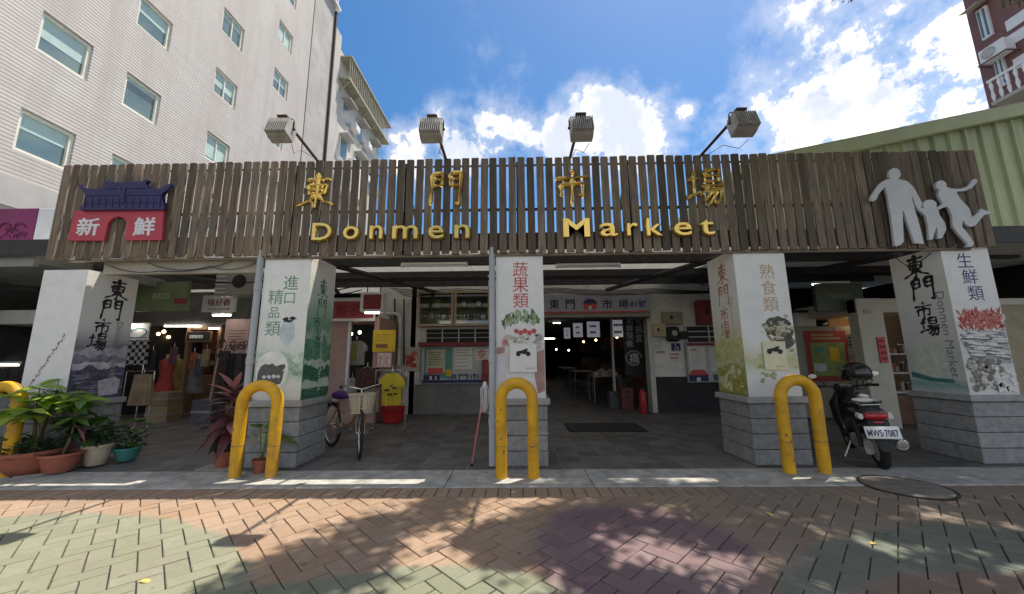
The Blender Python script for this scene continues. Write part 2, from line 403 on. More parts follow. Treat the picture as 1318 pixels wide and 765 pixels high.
for i in range(-58, 59):
    for j in range(-58, 59):
        k = (i-j) % 4
        if k == 0: r_ = (i, i+2, j, j+1)
        elif k == 3: r_ = (i, i+1, j, j+2)
        else: continue
        gp = .0032
        cs = [(r_[0]*PW+gp, r_[2]*PW+gp), (r_[1]*PW-gp, r_[2]*PW+gp), (r_[1]*PW-gp, r_[3]*PW-gp), (r_[0]*PW+gp, r_[3]*PW-gp)]
        poly = [((a-b_)*c45+.04, (a+b_)*c45-3.2) for a, b_ in cs]
        ym = min(p[1] for p in poly); cx = sum(p[0] for p in poly)/4; cy = sum(p[1] for p in poly)/4
        if ym > YK-.02 or cy < -5.6 or abs(cx) > 6.2-(cy+1)*0: continue
        cut = max(p[1] for p in poly) > YK
        if cut:
            poly = clip_y(poly, YK)
            if len(poly) < 3: continue
        u, v = pix((cx, cy, 0)); vis = -30 < u < 1350 and v < 790
        bricks.append((vis, (Vector((cx, cy, 0))-CAM).length, poly))
# border course laid side by side along the kerb
x = -7.0
while x < 7.0:
    poly = [(x+.004, YK+.006), (x+.124, YK+.006), (x+.124, -.728), (x+.004, -.728)]
    u, v = pix((x, -.85, 0)); bricks.append((-30 < u < 1350, 99, poly)); x += .128
vis_b = sorted([b for b in bricks if b[0]], key=lambda b: b[1])
single = vis_b[:296]; rest = vis_b[296:]+[b for b in bricks if not b[0]]
for _, _, poly in single:
    b = MB(); slab(b, poly, -.05, rnd.uniform(-.0035, .001)); b.build('paver', m_paver, pavement, world=True)
b = MB(); rv = []
for _, _, poly in rest:
    n0 = len(b.f); slab(b, poly, -.05, rnd.uniform(-.0035, .001)); rv += [rnd.random()]*(len(b.f)-n0)
o = b.build('outer_pavers', m_paver, pavement, world=True, kind='stuff')
a_ = o.data.attributes.new('rnd', 'FLOAT', 'FACE'); a_.data.foreach_set('value', rv)

m_conc = mat('kerb_concrete', (.37, .365, .345), .9, .3, 6, .6, dirt=.85, dirtcol=(.16, .16, .16))
k = MB(); x = -12.
while x < 12:                                          # cast strip in lengths with joints
    L = 1.6; k.box(x+.004, x+L-.004, -.722, -.105, -.05, .004, .006); x += L
k.build('kerb', m_conc, kind='structure')

m_grout = mat('tile_grout', (.33, .33, .32), .9, .2, 5)
m_tile = mat('floor_tile', (.115, .112, .11), .55, .3, 4, .12, orand=.28, dirt=.5, dirtcol=(.16, .15, .14))
fl = MB(); fl.box(-14, 14, -.103, 40, -.05, -.002); floor = fl.build('floor', m_grout, kind='structure')
tb = MB(); tb.box(-.146, .146, -.146, .146, -.02, .003, .003); tile_me, _ = tb.mesh('tile', m_tile, ctr=False)
big = MB(); rv = []
for iy in range(0, 80):
    for ix in range(-40, 41):
        cx, cy = ix*.3+.09, -.103+.15+iy*.3
        u, v = pix((cx, cy, 0))
        inpil = any(a-.02 < cx < b_+.02 and cy < .78 for a, b_ in ((-6.6, -6.), (-3.5, -2.86), (-.3, .38), (2.98, 3.66), (5.78, 6.4)))
        if iy < 8 and -6.9 < cx < 6.6 and not inpil: inst('floor_tile', tile_me, floor, Matrix.Translation((cx-floor.location.x, cy-floor.location.y, .001*rnd.random()-floor.location.z)))
        elif cy < 14 and abs(cx) < 11:
            n0 = len(big.f); big.box(cx-.146, cx+.146, cy-.146, cy+.146, -.02, .003); rv += [rnd.random()]*(len(big.f)-n0)
o = big.build('inner_tiles', m_tile, floor, world=True, kind='stuff')
a_ = o.data.attributes.new('rnd', 'FLOAT', 'FACE'); a_.data.foreach_set('value', rv)

# round cover in the paving
cc_ = at(1165, 627, z=0); m_iron = mat('cover_iron', (.17, .155, .14), .8, .25, 8, .4, dirt=.5, dirtcol=(.34, .28, .19))
mh = thing('manhole_cover', 'large round manhole cover with dark rim let into the paving behind the scooter', 'manhole cover', (cc_.x, cc_.y, 0))
def ring(mb, r0, r1, z0, z1, n=48, c=(0, 0)):
    for i in range(n):
        a, b_ = 2*math.pi*i/n, 2*math.pi*(i+1)/n
        P = lambda r, t, z: (c[0]+r*math.cos(t), c[1]+r*math.sin(t), z)
        mb.add([P(r0, a, z1), P(r1, a, z1), P(r1, b_, z1), P(r0, b_, z1), P(r0, a, z0), P(r1, a, z0), P(r1, b_, z0), P(r0, b_, z0)], [[0, 1, 2, 3], [4, 5, 1, 0], [5, 6, 2, 1], [6, 7, 3, 2], [7, 4, 0, 3]])
b = MB(); b.lathe([(.345, -.05), (.345, .009), (.338, .012)], n=48); b.build('cover_plate', m_iron, mh, 30)
b = MB(); ring(b, .35, .375, -.05, .010); b.build('rim', mat('rim_iron', (.03, .028, .026), .8, .2, 8), mh)
b = MB()
for i in range(-2, 3):
    L = math.sqrt(.31**2-(i*.11)**2); b.box(-L, L, i*.11-.012, i*.11+.012, .010, .015)
b.build('tread_bar', m_iron, mh)

# ================================================================ pillars
m_stone = mat('granite_block', (.26, .265, .27), .8, .22, 14, .25, orand=.14, dirt=.45, dirtcol=(.11, .11, .105))
m_ledge = mat('granite_ledge', (.31, .315, .32), .75, .2, 14, .2, dirt=.3, dirtcol=(.12, .12, .12))
m_vinyl = mat('banner_vinyl', (.80, .79, .76), .55, .05, 2.5, .25, bscale=2.2, dirt=.25, dirtcol=(.50, .49, .46))
m_black = mat('ink_black', (.02, .02, .025), .6, .1)
m_tape = mat('tape', (.30, .29, .27), .6)
def print_mat(name, stops, wob=.10, scale=7, axis='z'):
    """printed picture: colour bands up the banner with an uneven edge"""
    m = bpy.data.materials.new(name); m.use_nodes = True; t = m.node_tree; b = t.nodes['Principled BSDF']
    co = N(t, 'ShaderNodeTexCoord').outputs['Generated']; sp = N(t, 'ShaderNodeSeparateXYZ'); t.links.new(co, sp.inputs[0])
    ob = N(t, 'ShaderNodeTexCoord').outputs['Object']
    nz = N(t, 'ShaderNodeTexNoise', Scale=scale, Detail=7, Roughness=.65); t.links.new(ob, nz.inputs['Vector'])
    f = math_(t, 'MULTIPLY_ADD', math_(t, 'SUBTRACT', nz.outputs[0], .5), wob*2, sp.outputs[2])
    c = ramp(t, f, stops)
    n5 = N(t, 'ShaderNodeTexNoise', Scale=4.5, Detail=9, Roughness=.72); t.links.new(N(t, 'ShaderNodeNewGeometry').outputs['Position'], n5.inputs['Vector'])
    c = mixc(t, math_(t, 'MULTIPLY', ramp(t, n5.outputs[0], [(.46, 0.), (.74, 1.)]), .28), c, (.42, .40, .36))
    t.links.new(c, b.inputs['Base Color']); b.inputs['Roughness'].default_value = .5
    n3 = N(t, 'ShaderNodeTexNoise', Scale=3.0, Detail=3); t.links.new(ob, n3.inputs['Vector'])
    bp = N(t, 'ShaderNodeBump', Strength=.55, Distance=.03); t.links.new(n3.outputs[0], bp.inputs['Height']); t.links.new(bp.outputs[0], b.inputs['Normal'])
    return m
WH = (.83, .82, .79)
YP, DEP, ZL, ZT = .03, .70, .83, 2.80
PIL = [(-6.62, -5.99), (-3.50, -2.853), (-.285, .363), (2.973, 3.662), (5.778, 6.41)]
PLAB = ['white market pillar printed with purple hills, beside the potted plants', 'market pillar with green lettering and green landscape print behind the bicycle', 'narrow market pillar with red vegetable print between the two middle openings', 'market pillar with brown cooked-food lettering beside the market passage', 'market pillar with seafood print and navy lettering beside the scooter']
pillars = []
for i, (xa, xb) in enumerate(PIL):
    zt = 2.63 if i == 0 else ZT
    p = thing('market_pillar', PLAB[i], 'pillar', ((xa+xb)/2, YP+DEP/2, 0), group='pillars of the market front'); pillars.append(p)
    for c_ in range(4):
        z0 = c_*.1875; j = rnd.uniform(-.004, .004)
        b = MB(); b.box(xa+j-.012, xb+j+.012, YP-.015+j, YP+DEP+.015+j, z0+.004, z0+.1875-.004, .007); b.build('stone_block', m_stone, p, world=True)
    b = MB(); b.box(xa+.004, xb-.004, YP, YP+DEP, 0, .76); b.build('mortar_core', m_joint, p, world=True)
    b = MB(); b.box(xa-.05, xb+.05, YP-.05, YP+DEP+.05, .754, .832, .008); b.build('ledge', m_ledge, p, world=True)
    b = MB(); b.box(xa+.012, xb-.012, YP+.012, YP+DEP-.012, .828, zt-.006); b.build('shaft', m_vinyl, p, world=True)
    for k_ in range(10):                                # lacing tabs at the banner's rear edge
        pass
def face(i, side):
    """origin (top-left seen from outside), right vector, width, normal"""
    xa, xb = PIL[i]; zt = 2.63 if i == 0 else ZT
    if side == 'front': return Vector((xa, YP, zt)), Vector((1, 0, 0)), xb-xa, Vector((0, -1, 0))
    if side == 'right': return Vector((xb, YP, zt)), Vector((0, 1, 0)), DEP, Vector((1, 0, 0))
    if side == 'left': return Vector((xa, YP+DEP, zt)), Vector((0, -1, 0)), DEP, Vector((-1, 0, 0))
def sheet(i, side, m, label=None):
    o, r, w, n = face(i, side); h = o.z-.834
    b = MB(); a = o-n*.010+r*.001
    b.prism([a, a+r*(w-.002), a+r*(w-.002)-_Z*h, a-_Z*h], n*.011)
    s = b.build('banner', m, pillars[i], world=True)
    if label: s['label'] = label
    return s
def FP(i, side, u, t, lift=.0015):
    o, r, w, n = face(i, side); h = o.z-.834
    return o+r*(w*u)-_Z*(h*t)+n*(lift+.001)
def ftext(i, side, body, m, u, t, h, w=None, rot=False, off=0, name='printed_lettering'):
    o, r, wd, n = face(i, side)
    xd, ud = (r, _Z) if not rot else (-_Z, r)
    return put_text(name, body, m, pillars[i], FP(i, side, u, t), xd, ud, h=h, w=w, ext=.0006, off=off)
def fglyphs(i, side, m, items, w=.06, slant=.05):
    o, r, wd, n = face(i, side)
    for key, u, t, s in items:
        b = MB(); glyph(b, key, FP(i, side, u, t, .0), s, r, _Z, w=w, depth=.0012, slant=slant); b.build('printed_character', m, pillars[i], world=True)
def fpoly(i, side, m, polys, lift=.0016, name='printed_picture', smooth=False):
    b = MB(); n = face(i, side)[3]
    for k_, poly in enumerate(polys):
        b.prism([FP(i, side, u, t, lift+.00015*(k_ % 9)) for u, t in poly], -n*(lift+.0008))
    return b.build(name, m, pillars[i], world=True)
def blob(u, t, ru, rt, n=14, jit=.15, ang=0):
    out = []
    for k_ in range(n):
        a = 2*math.pi*k_/n; j = 1+rnd.uniform(-jit, jit); x_, y_ = ru*j*math.cos(a), rt*j*math.sin(a)
        out.append((u+x_*math.cos(ang)-y_*math.sin(ang)*3, t+x_*math.sin(ang)*.33+y_*math.cos(ang)))
    return out
def clampp(polys): return [[(min(.985, max(.015, u)), min(.985, max(.01, t))) for u, t in p] for p in polys]
def hills(i, side, m, t0, amp, seed, lift, t1=.985, freq=5.):
    n = 26; top = [(k_/n*.97+.015, t0+amp*(noise.noise((k_/n*freq, seed, 0))+.5*noise.noise((k_/n*freq*2.7, seed, 4)))) for k_ in range(n+1)]
    return fpoly(i, side, m, [top+[(.985, t1), (.015, t1)]], lift)
# --- pillar 1
sheet(0, 'front', print_mat('print_white', [(0., (.70, .71, .72)), (1., WH)]))
sheet(0, 'right', print_mat('print_purple_hills', [(0., (.10, .085, .15)), (.25, (.16, .13, .22)), (.34, (.38, .37, .42)), (.40, (.16, .15, .20)), (.47, (.42, .42, .45)), (.54, (.60, .60, .60)), (.62, (.66, .66, .64)), (1., (.70, .70, .68))], .05, 5))
fglyphs(0, 'right', m_black, [('dong', .60, .12, .34), ('men', .54, .29, .32), ('shi', .42, .44, .25), ('chang', .38, .55, .25)])
m_h1 = mat('ink_hill_far', (.40, .39, .44), .6, .35, 14); m_h2 = mat('ink_hill_mid', (.22, .20, .27), .6, .5, 16); m_h3 = mat('ink_hill_near', (.09, .08, .13), .6, .6, 18); m_cloudp = mat('ink_cloud', (.50, .49, .53), .6, .3, 10)
hills(0, 'right', m_h1, .60, .05, 1.3, .0014, .74); hills(0, 'right', m_h2, .66, .05, 2.1, .0030, .80); hills(0, 'right', m_cloudp, .71, .03, 5.2, .0046, .80); hills(0, 'right', m_h3, .76, .05, 3.7, .0062)
fpoly(0, 'right', m_h2, clampp([blob(rnd.uniform(.05, .95), rnd.uniform(.80, .98), rnd.uniform(.04, .14), rnd.uniform(.004, .014), 9, .4) for _ in range(40)]), .0080)
fpoly(0, 'right', m_cloudp, [[(.50, .86), (.80, .83), (.92, .86), (.90, .97), (.55, .98)]], .0096)
m_gprint = mat('ink_grey', (.33, .33, .36), .6, .1); m_lprint = mat('ink_pale', (.55, .55, .58), .6, .1)
o_ = ftext(0, 'right', 'Donmen Market', m_gprint, .74, .62, .09, .85, rot=True); o_.location.x += .011
b = MB()
o_, r_, w_, n_ = face(0, 'front')
for k_ in range(26):
    u = .12+.62*k_/25; t = .93-.42*k_/25
    for q in range(3):
        uu, tt = u+rnd.uniform(-.03, .03), t+rnd.uniform(-.012, .012); b.prism([FP(0, 'front', uu+a_, tt+c_, .0016) for a_, c_ in ((-.012, -.004), (.014, -.006), (.016, .004), (-.01, .006))], Vector((0, .0012, 0)))
b.build('printed_lettering', mat('ink_mauve', (.36, .30, .34), .6), pillars[0], world=True)
# --- pillar 2
sheet(1, 'front', print_mat('print_green_pale', [(0., (.55, .58, .55)), (.10, (.62, .65, .61)), (.17, (.36, .46, .36)), (.24, (.55, .62, .54)), (.33, (.62, .66, .60)), (.40, (.70, .71, .68)), (1., WH)], .06, 6))
sheet(1, 'right', print_mat('print_green_deep', [(0., (.05, .16, .10)), (.14, (.07, .22, .13)), (.20, (.22, .34, .26)), (.26, (.05, .17, .10)), (.40, (.06, .20, .12)), (.55, (.20, .38, .26)), (.72, (.52, .60, .54)), (.85, (.68, .70, .67)), (1., WH)], .05, 5))
m_g1 = mat('ink_ridge_far', (.30, .44, .34), .6, .35, 14); m_g2 = mat('ink_ridge_mid', (.10, .26, .16), .6, .5, 16); m_g3 = mat('ink_ridge_near', (.045, .15, .09), .6, .6, 18); m_mist = mat('ink_mist', (.48, .58, .50), .6, .2, 10)
hills(1, 'right', m_g1, .52, .06, 1.7, .0014, .75); hills(1, 'right', m_g2, .60, .06, 8.1, .0030, .82); hills(1, 'right', m_mist, .74, .03, 4.4, .0046, .84); hills(1, 'right', m_g3, .79, .05, 6.2, .0062, .90); hills(1, 'right', m_mist, .88, .04, 9.4, .0078, .93); hills(1, 'right', m_g3, .93, .03, 2.2, .0094)
hills(1, 'front', mat('ink_ridge_pale', (.46, .56, .47), .6, .3, 14), .68, .03, 3.1, .0012, .80); hills(1, 'front', mat('ink_ridge_pale2', (.32, .44, .34), .6, .45, 16), .74, .03, 7.7, .0013, .84)
m_green = mat('ink_green', (.03, .13, .08), .6, .1); m_green2 = mat('ink_soft_green', (.16, .30, .22), .6, .1)
fglyphs(1, 'right', m_green, [('dong', .52, .21, .30), ('men', .52, .355, .28), ('shi', .38, .47, .22), ('chang', .40, .57, .22)], w=.04)
o_ = ftext(1, 'right', 'Donmen Market', mat('ink_pale_green', (.55, .64, .57), .6), .60, .74, .085, .85, rot=True); o_.location.x += .010
for ch, u, t in (('進', .60, .20), ('口', .60, .31), ('精', .30, .30), ('品', .30, .41), ('類', .30, .52)): ftext(1, 'front', ch, m_green2, u, t, .20 if ch not in '口品' else .15)
fpoly(1, 'front', mat('ink_white', (.70, .71, .69), .6), [blob(.36, .80, .34, .13, 20, .02)], .0014)
fpoly(1, 'front', mat('ink_dark_grey', (.09, .095, .09), .6, .4, 30), [blob(.33, .84, .28, .075, 18, .1)]+[blob(.2+.09*k_, .78+.01*(k_ % 2), .07, .02, 8, .3) for k_ in range(5)], .0034)
fpoly(1, 'front', m_lprint, [blob(.22+.1*k_, .845, .045, .014, 6, .3) for k_ in range(4)], .006)
fpoly(1, 'front', mat('ink_pale_blue', (.50, .56, .60), .6), [blob(.62, .55, .16, .085, 16, .1)], .0014)
fpoly(1, 'front', m_black, [blob(.56, .455, .07, .012, 9, .3), blob(.70, .452, .08, .013, 9, .3), blob(.62, .47, .10, .009, 9, .3)], .0034)
# --- pillar 3
sheet(2, 'front', print_mat('print_veg', [(0., (.62, .62, .60)), (.12, (.66, .66, .63)), (.22, (.50, .46, .44)), (.30, (.56, .50, .47)), (.38, (.66, .64, .60)), (.52, (.69, .69, .67)), (1., WH)], .04, 4))
m_red = mat('ink_red', (.55, .08, .09), .6, .1)
for ch, t in (('蔬', .125), ('果', .235), ('類', .345)): ftext(2, 'front', ch, m_red, .52, t, .205)
m_veg = mat('ink_leaf', (.09, .15, .07), .6, .4, 30); m_veg2 = mat('ink_leaf_pale', (.28, .36, .20), .6, .4, 30)
pv_, pv2 = [], []
for k_ in range(130):
    u = rnd.uniform(.12, .90); t = .52-.07*math.sin(math.pi*(u-.05))+rnd.uniform(-.035, .035)
    (pv_ if rnd.random() < .6 else pv2).append(blob(u, t, rnd.uniform(.012, .03), rnd.uniform(.008, .026), 7, .4))
fpoly(2, 'front', m_veg, clampp(pv_)); fpoly(2, 'front', m_veg2, clampp(pv2), .0034)
fpoly(2, 'front', mat('ink_radish', (.50, .07, .08), .6, .3, 20), clampp([blob(.42+.09*k_, .555+.012*(k_ % 2), .05, .017, 9, .1) for k_ in range(5)]+[blob(.14+.03*k_, .63, .010, .03, 6, .2) for k_ in range(4)]), .0052)
fpoly(2, 'front', mat('ink_produce', (.46, .42, .36), .6, .4, 20), clampp([blob(rnd.uniform(.1, .9), rnd.uniform(.58, .66), rnd.uniform(.03, .07), rnd.uniform(.006, .016), 9, .3) for _ in range(30)]), .0040)
fpoly(2, 'front', m_gprint, clampp([blob(.88, .60, .08, .03, 10, .2), blob(.80, .63, .05, .012, 8, .2)]), .0052)
fpoly(2, 'front', mat('ink_plum_brown', (.34, .20, .19), .6, .2, 8), [[(.015, .665), (.18, .66), (.18, .70), (.015, .71)], [(.80, .70), (.985, .68), (.985, .95), (.84, .97), (.78, .86)]], .0016)
fpoly(2, 'front', m_lprint, [[(.03, .72), (.19, .72), (.19, .98), (.03, .98)]], .0016)
# --- pillar 4
sheet(3, 'left', print_mat('print_olive', [(0., (.22, .21, .06)), (.16, (.34, .34, .10)), (.22, (.52, .52, .30)), (.30, (.46, .47, .16)), (.40, (.62, .62, .46)), (.50, (.68, .67, .62)), (1., WH)], .05, 4))
sheet(3, 'front', print_mat('print_food', [(0., (.60, .62, .62)), (.14, (.62, .64, .64)), (.22, (.44, .46, .26)), (.28, (.56, .56, .44)), (.36, (.66, .67, .66)), (1., WH)], .05, 4))
m_brown = mat('ink_brown', (.42, .20, .10), .6, .1); m_tan = mat('ink_tan', (.52, .36, .20), .6, .1)
fglyphs(3, 'left', m_brown, [('dong', .55, .14, .32), ('men', .52, .30, .31), ('shi', .48, .44, .24), ('chang', .46, .55, .24)], w=.045)
ftext(3, 'left', 'Donmen Market', mat('ink_fawn', (.50, .42, .30), .6), .76, .52, .07, .75, rot=True)
for ch, t in (('熟', .16), ('食', .275), ('類', .39)): ftext(3, 'front', ch, m_tan, .62, t, .20)
m_dk = mat('ink_food_dark', (.075, .075, .055), .6, .6, 30)
fpoly(3, 'front', m_dk, clampp([blob(.72, .56, .28, .085, 24, .08), blob(.82, .64, .16, .05, 14, .12)]), .0016)
fcol = [mat('ink_food%d' % q, c_, .6, .4, 30) for q, c_ in enumerate(((.60, .58, .50), (.34, .30, .20), (.20, .17, .11), (.46, .42, .32)))]
for q in range(4):
    fpoly(3, 'front', fcol[q], clampp([blob(rnd.gauss(.72, .13), rnd.gauss(.565, .036), rnd.uniform(.02, .06), rnd.uniform(.006, .016), 9, .35, rnd.uniform(-.6, .6)) for _ in range(16)]), .0034+.0016*q)
hills(3, 'left', mat('ink_olive_a', (.50, .50, .24), .6, .3, 12), .62, .05, 1.1, .0014, .78); hills(3, 'left', mat('ink_olive_b', (.30, .30, .09), .6, .5, 14), .80, .05, 5.1, .0030)
fpoly(3, 'left', mat('ink_olive_c', (.56, .56, .36), .6, .3, 12), clampp([blob(rnd.uniform(.1, .9), rnd.uniform(.72, .96), rnd.uniform(.03, .1), rnd.uniform(.006, .03), 9, .4) for _ in range(22)]), .0046)
fpoly(3, 'front', mat('ink_olive_d', (.40, .42, .20), .6, .4, 12), clampp([blob(rnd.uniform(.1, .95), rnd.uniform(.70, .82), rnd.uniform(.03, .09), rnd.uniform(.004, .014), 9, .4) for _ in range(26)]), .0014)
fpoly(3, 'front', m_veg2, clampp([blob(.40+rnd.uniform(-.14, .14), .88+rnd.uniform(-.035, .035), .04, .010, 7, .3) for _ in range(14)]), .0016)
# --- pillar 5
sheet(4, 'left', print_mat('print_seagreen', [(0., (.50, .55, .53)), (.05, (.22, .40, .37)), (.10, (.56, .60, .57)), (.25, (.52, .57, .52)), (.38, (.64, .65, .62)), (1., WH)], .05, 4))
sheet(4, 'front', print_mat('print_seafood', [(0., (.62, .63, .62)), (.3, (.56, .57, .56)), (.42, (.60, .60, .59)), (.5, (.68, .68, .66)), (1., WH)], .04, 5))
fglyphs(4, 'left', m_black, [('dong', .50, .10, .36), ('men', .56, .27, .35), ('shi', .50, .43, .26), ('chang', .56, .54, .26)], w=.065)
ftext(4, 'left', 'Donmen Market', mat('ink_slate', (.20, .21, .26), .6), .84, .60, .10, 1.15, rot=True)
m_navy = mat('ink_navy', (.05, .06, .20), .6, .1)
for ch, u, t in (('生', .46, .10), ('鮮', .50, .215), ('類', .55, .33)): ftext(4, 'front', ch, m_navy, u, t, .20)
def spikes(n, u0, u1, t0, t1, L, w, dirs):
    out = []
    for _ in range(n):
        u, t = rnd.uniform(u0, u1), rnd.uniform(t0, t1); a = rnd.uniform(*dirs); l = L*rnd.uniform(.6, 1.2)
        du, dt = math.cos(a)*l, -math.sin(a)*l*.35; nu, nt = -math.sin(a)*w, -math.cos(a)*w*.35
        out.append([(u-nu*.5, t-nt*.5), (u+du*.5-nu, t+dt*.5-nt), (u+du, t+dt), (u+du*.5+nu, t+dt*.5+nt), (u+nu*.5, t+nt*.5)])
    return clampp(out)
fpoly(4, 'front', mat('ink_shellfish_red', (.42, .07, .06), .6, .35, 30), spikes(150, .12, .95, .47, .585, .15, .020, (.6, 2.5)))
fpoly(4, 'front', mat('ink_shellfish_pink', (.58, .22, .18), .6, .35, 30), spikes(90, .12, .95, .47, .585, .12, .010, (.6, 2.5)), .0036)
fish = [blob(rnd.uniform(.14, .85), .595+.17*k_/46, rnd.uniform(.12, .22), .010, 12, .05, rnd.uniform(-.45, .5)) for k_ in range(46)]
fpoly(4, 'front', mat('ink_fish_grey', (.34, .35, .35), .6, .5, 40), [[(.05, .66), (.2, .60), (.6, .585), (.97, .59), (.98, .80), (.5, .80), (.2, .78)]], .0030)
fpoly(4, 'front', mat('ink_fish_dark', (.16, .17, .17), .6, .4, 30), clampp(fish), .0052)
fpoly(4, 'front', mat('ink_fish_silver', (.62, .63, .62), .6, .3, 30), clampp([[(u, t-.007) for u, t in blob(sum(a for a, _ in f)/len(f)+.02, sum(c_ for _, c_ in f)/len(f), .15, .005, 10, .05, .05)] for f in fish]), .0072)
fpoly(4, 'front', mat('ink_clam', (.19, .17, .15), .6, .5, 25), clampp([blob(rnd.uniform(.06, .70), rnd.uniform(.775, .965), .06, .021, 11, .12) for _ in range(34)]), .0090)
fpoly(4, 'front', mat('ink_clam_pale', (.40, .38, .35), .6, .4, 25), clampp([blob(rnd.uniform(.06, .72), rnd.uniform(.77, .96), .035, .010, 9, .2) for _ in range(30)]), .0108)
fpoly(4, 'front', mat('ink_oyster', (.68, .67, .64), .6, .2, 25), clampp([blob(rnd.uniform(.58, .95), rnd.uniform(.83, .98), .05, .016, 11, .25) for _ in range(34)]), .0126)
fpoly(4, 'left', mat('ink_cabbage', (.58, .63, .55), .6, .2, 12), clampp([blob(.45, .80, .28, .10, 16, .1), blob(.30, .74, .15, .06, 14, .15)]), .0016)
fpoly(4, 'left', mat('ink_teal', (.06, .20, .18), .6, .2, 12), [[(.05, .86), (.45, .90), (.80, .905), (.80, .93), (.4, .925), (.05, .90)]], .0036)
# notice sheets taped on two pillars
def notice_sheet(i, u0, u1, t0, t1, m, lab):
    o, r, w, n = face(i, 'front')
    root = thing('notice_sheet', lab, 'notice', FP(i, 'front', (u0+u1)/2, t1, .016))
    b = MB(); b.prism([FP(i, 'front', u, t, .0145) for u, t in ((u0, t0), (u1, t0+.002), (u1, t1), (u0, t1-.002))], n*.002); b.build('paper', m, root, world=True)
    um, tm = (u0+u1)/2, t0+(t1-t0)*.30; q = MB()
    P = lambda u, t: FP(i, 'front', um+u, tm+t, .0170)
    for du in (-.10, .10): q.prism([P(du+.05*math.cos(a), .012+.0165*math.sin(a)) for a in [2*math.pi*k_/14 for k_ in range(14)]], n*.001)
    q.prism([P(-.15, -.004), (P(-.02, -.012)), P(.05, -.022), P(.10, -.024), P(.08, -.006), P(.13, .008), P(.02, .014), P(-.08, .008)], n*.0016)
    q.build('motorbike_drawing', m_black, root, world=True)
    put_text('small_print', '機車勿停', m_gprint, root, FP(i, 'front', u1-.14, t1-.025, .017), (1, 0, 0), (0, 0, 1), h=.028, ext=.0004)
m_paper = mat('paper', (.68, .68, .64), .7, .06, 6); m_paper_y = mat('paper_yellowish', (.62, .61, .44), .7, .08, 6)
notice_sheet(2, .28, .83, .64, .83, m_paper, 'white no-parking notice sheet taped on the vegetable print pillar')
notice_sheet(3, .35, .78, .64, .83, m_paper_y, 'yellowed no-parking notice sheet taped on the cooked-food pillar')
# rain pipes
m_pvc = mat('grey_pvc', (.40, .42, .44), .5, .1, 4, dirt=.4, dirtcol=(.22, .21, .20))
for xx, lab in ((-3.555, 'grey plastic rain pipe running down the pillar with green print'), (-.335, 'grey plastic rain pipe running down the vegetable print pillar')):
    p = thing('rain_pipe', lab, 'pipe', (xx, YP-.03, 0), group='rain pipes')
    b = MB(); b.tube([(xx, YP-.02, .02), (xx, YP-.02, 2.86)], .043, 14); b.build('pipe', m_pvc, p, 30, world=True)
    for z in (.55, 1.35, 2.35):
        b = MB(); b.lathe([(.043, z-.05), (.05, z-.045), (.05, z+.045), (.043, z+.05)], (xx, YP-.02, 0), 14); b.build('coupling', m_pvc, p, 30, world=True)
        b = MB(); b.box(xx-.06, xx+.06, YP-.015, YP+.01, z+.1, z+.125); b.build('clamp', mat('galv', (.35, .36, .36), .45, .1, 8, metal=.7), p, world=True)
# ================================================================ slatted sign
m_slat = mat('weathered_slat', (.170, .128, .092), .85, .45, 5, .6, stretch=(9, 9, .6), orand=.42, dirt=.6, dirtcol=(.10, .105, .085), bscale=14)
m_rail = mat('dark_rail', (.05, .042, .036), .8, .3, 6, .2)
m_steel = mat('dark_steel', (.035, .036, .04), .6, .3, 6, .1, dirt=.3, dirtcol=(.12, .06, .03))
SX0, SX1, SZ0, SZ1 = -6.557, 6.46, 2.775, 4.185
sign = thing('market_sign', 'long brown wooden slat sign board with gold lettering across the market front', 'sign', ((SX0+SX1)/2, 0, SZ0))
SLW, SLT = .102, .026
slat_me = []
for k_ in range(4):
    b = MB(); h = (SZ1-SZ0)/2; e = .004+.003*k_
    b.prism([(-SLW/2, 0, -h), (SLW/2, 0, -h+rnd.uniform(-.006, .006)), (SLW/2, 0, h-e), (SLW/2-e, 0, h), (-SLW/2+e*.7, 0, h+rnd.uniform(-.004, .004)), (-SLW/2, 0, h-e)], (0, SLT, 0))
    slat_me.append(b.mesh('slat', m_slat, ctr=False)[0])
ns = 99; sp = (SX1-SX0-SLW)/(ns-1)
for i in range(ns):
    x = SX0+SLW/2+i*sp+rnd.uniform(-.005, .005)
    M = Matrix.Translation((x, -.028+rnd.uniform(-.004, .004), (SZ0+SZ1)/2+rnd.uniform(-.009, .009))-wl(sign)) if False else Matrix.Translation(Vector((x, -.028+rnd.uniform(-.004, .004), (SZ0+SZ1)/2+rnd.uniform(-.009, .009)))-wl(sign))
    inst('slat', slat_me[i % 4], sign, M @ Matrix.Rotation(rnd.uniform(-.007, .007), 4, 'Y') @ Matrix.Rotation(rnd.uniform(-.05, .05), 4, 'Z'))
for z, th in ((2.86, .05), (3.42, .03), (4.09, .012)):
    b = MB(); b.box(SX0+.02, SX1-.02, .003, .045, z-th/2, z+th/2); b.build('rail', m_rail, sign, world=True)
for x in (-6.45, -4.6, -3.18, -1.6, .04, 1.6, 3.3, 4.8, 6.36):
    b = MB(); b.box(x-.03, x+.03, .048, .11, 2.80, 4.16); b.build('post', m_steel, sign, world=True)
    b = MB(); b.tube([(x, .09, 4.0), (x+.02, 1.0, 3.2)], .022, 6); b.build('back_brace', m_steel, sign, world=True)
b = MB(); b.box(SX0+.3, SX1-.3, .0, .05, 2.742, 2.772); b.build('bottom_channel', mat('rusty_channel', (.16, .12, .09), .8, .5, 5, .2, col2=(.30, .24, .18)), sign, world=True)
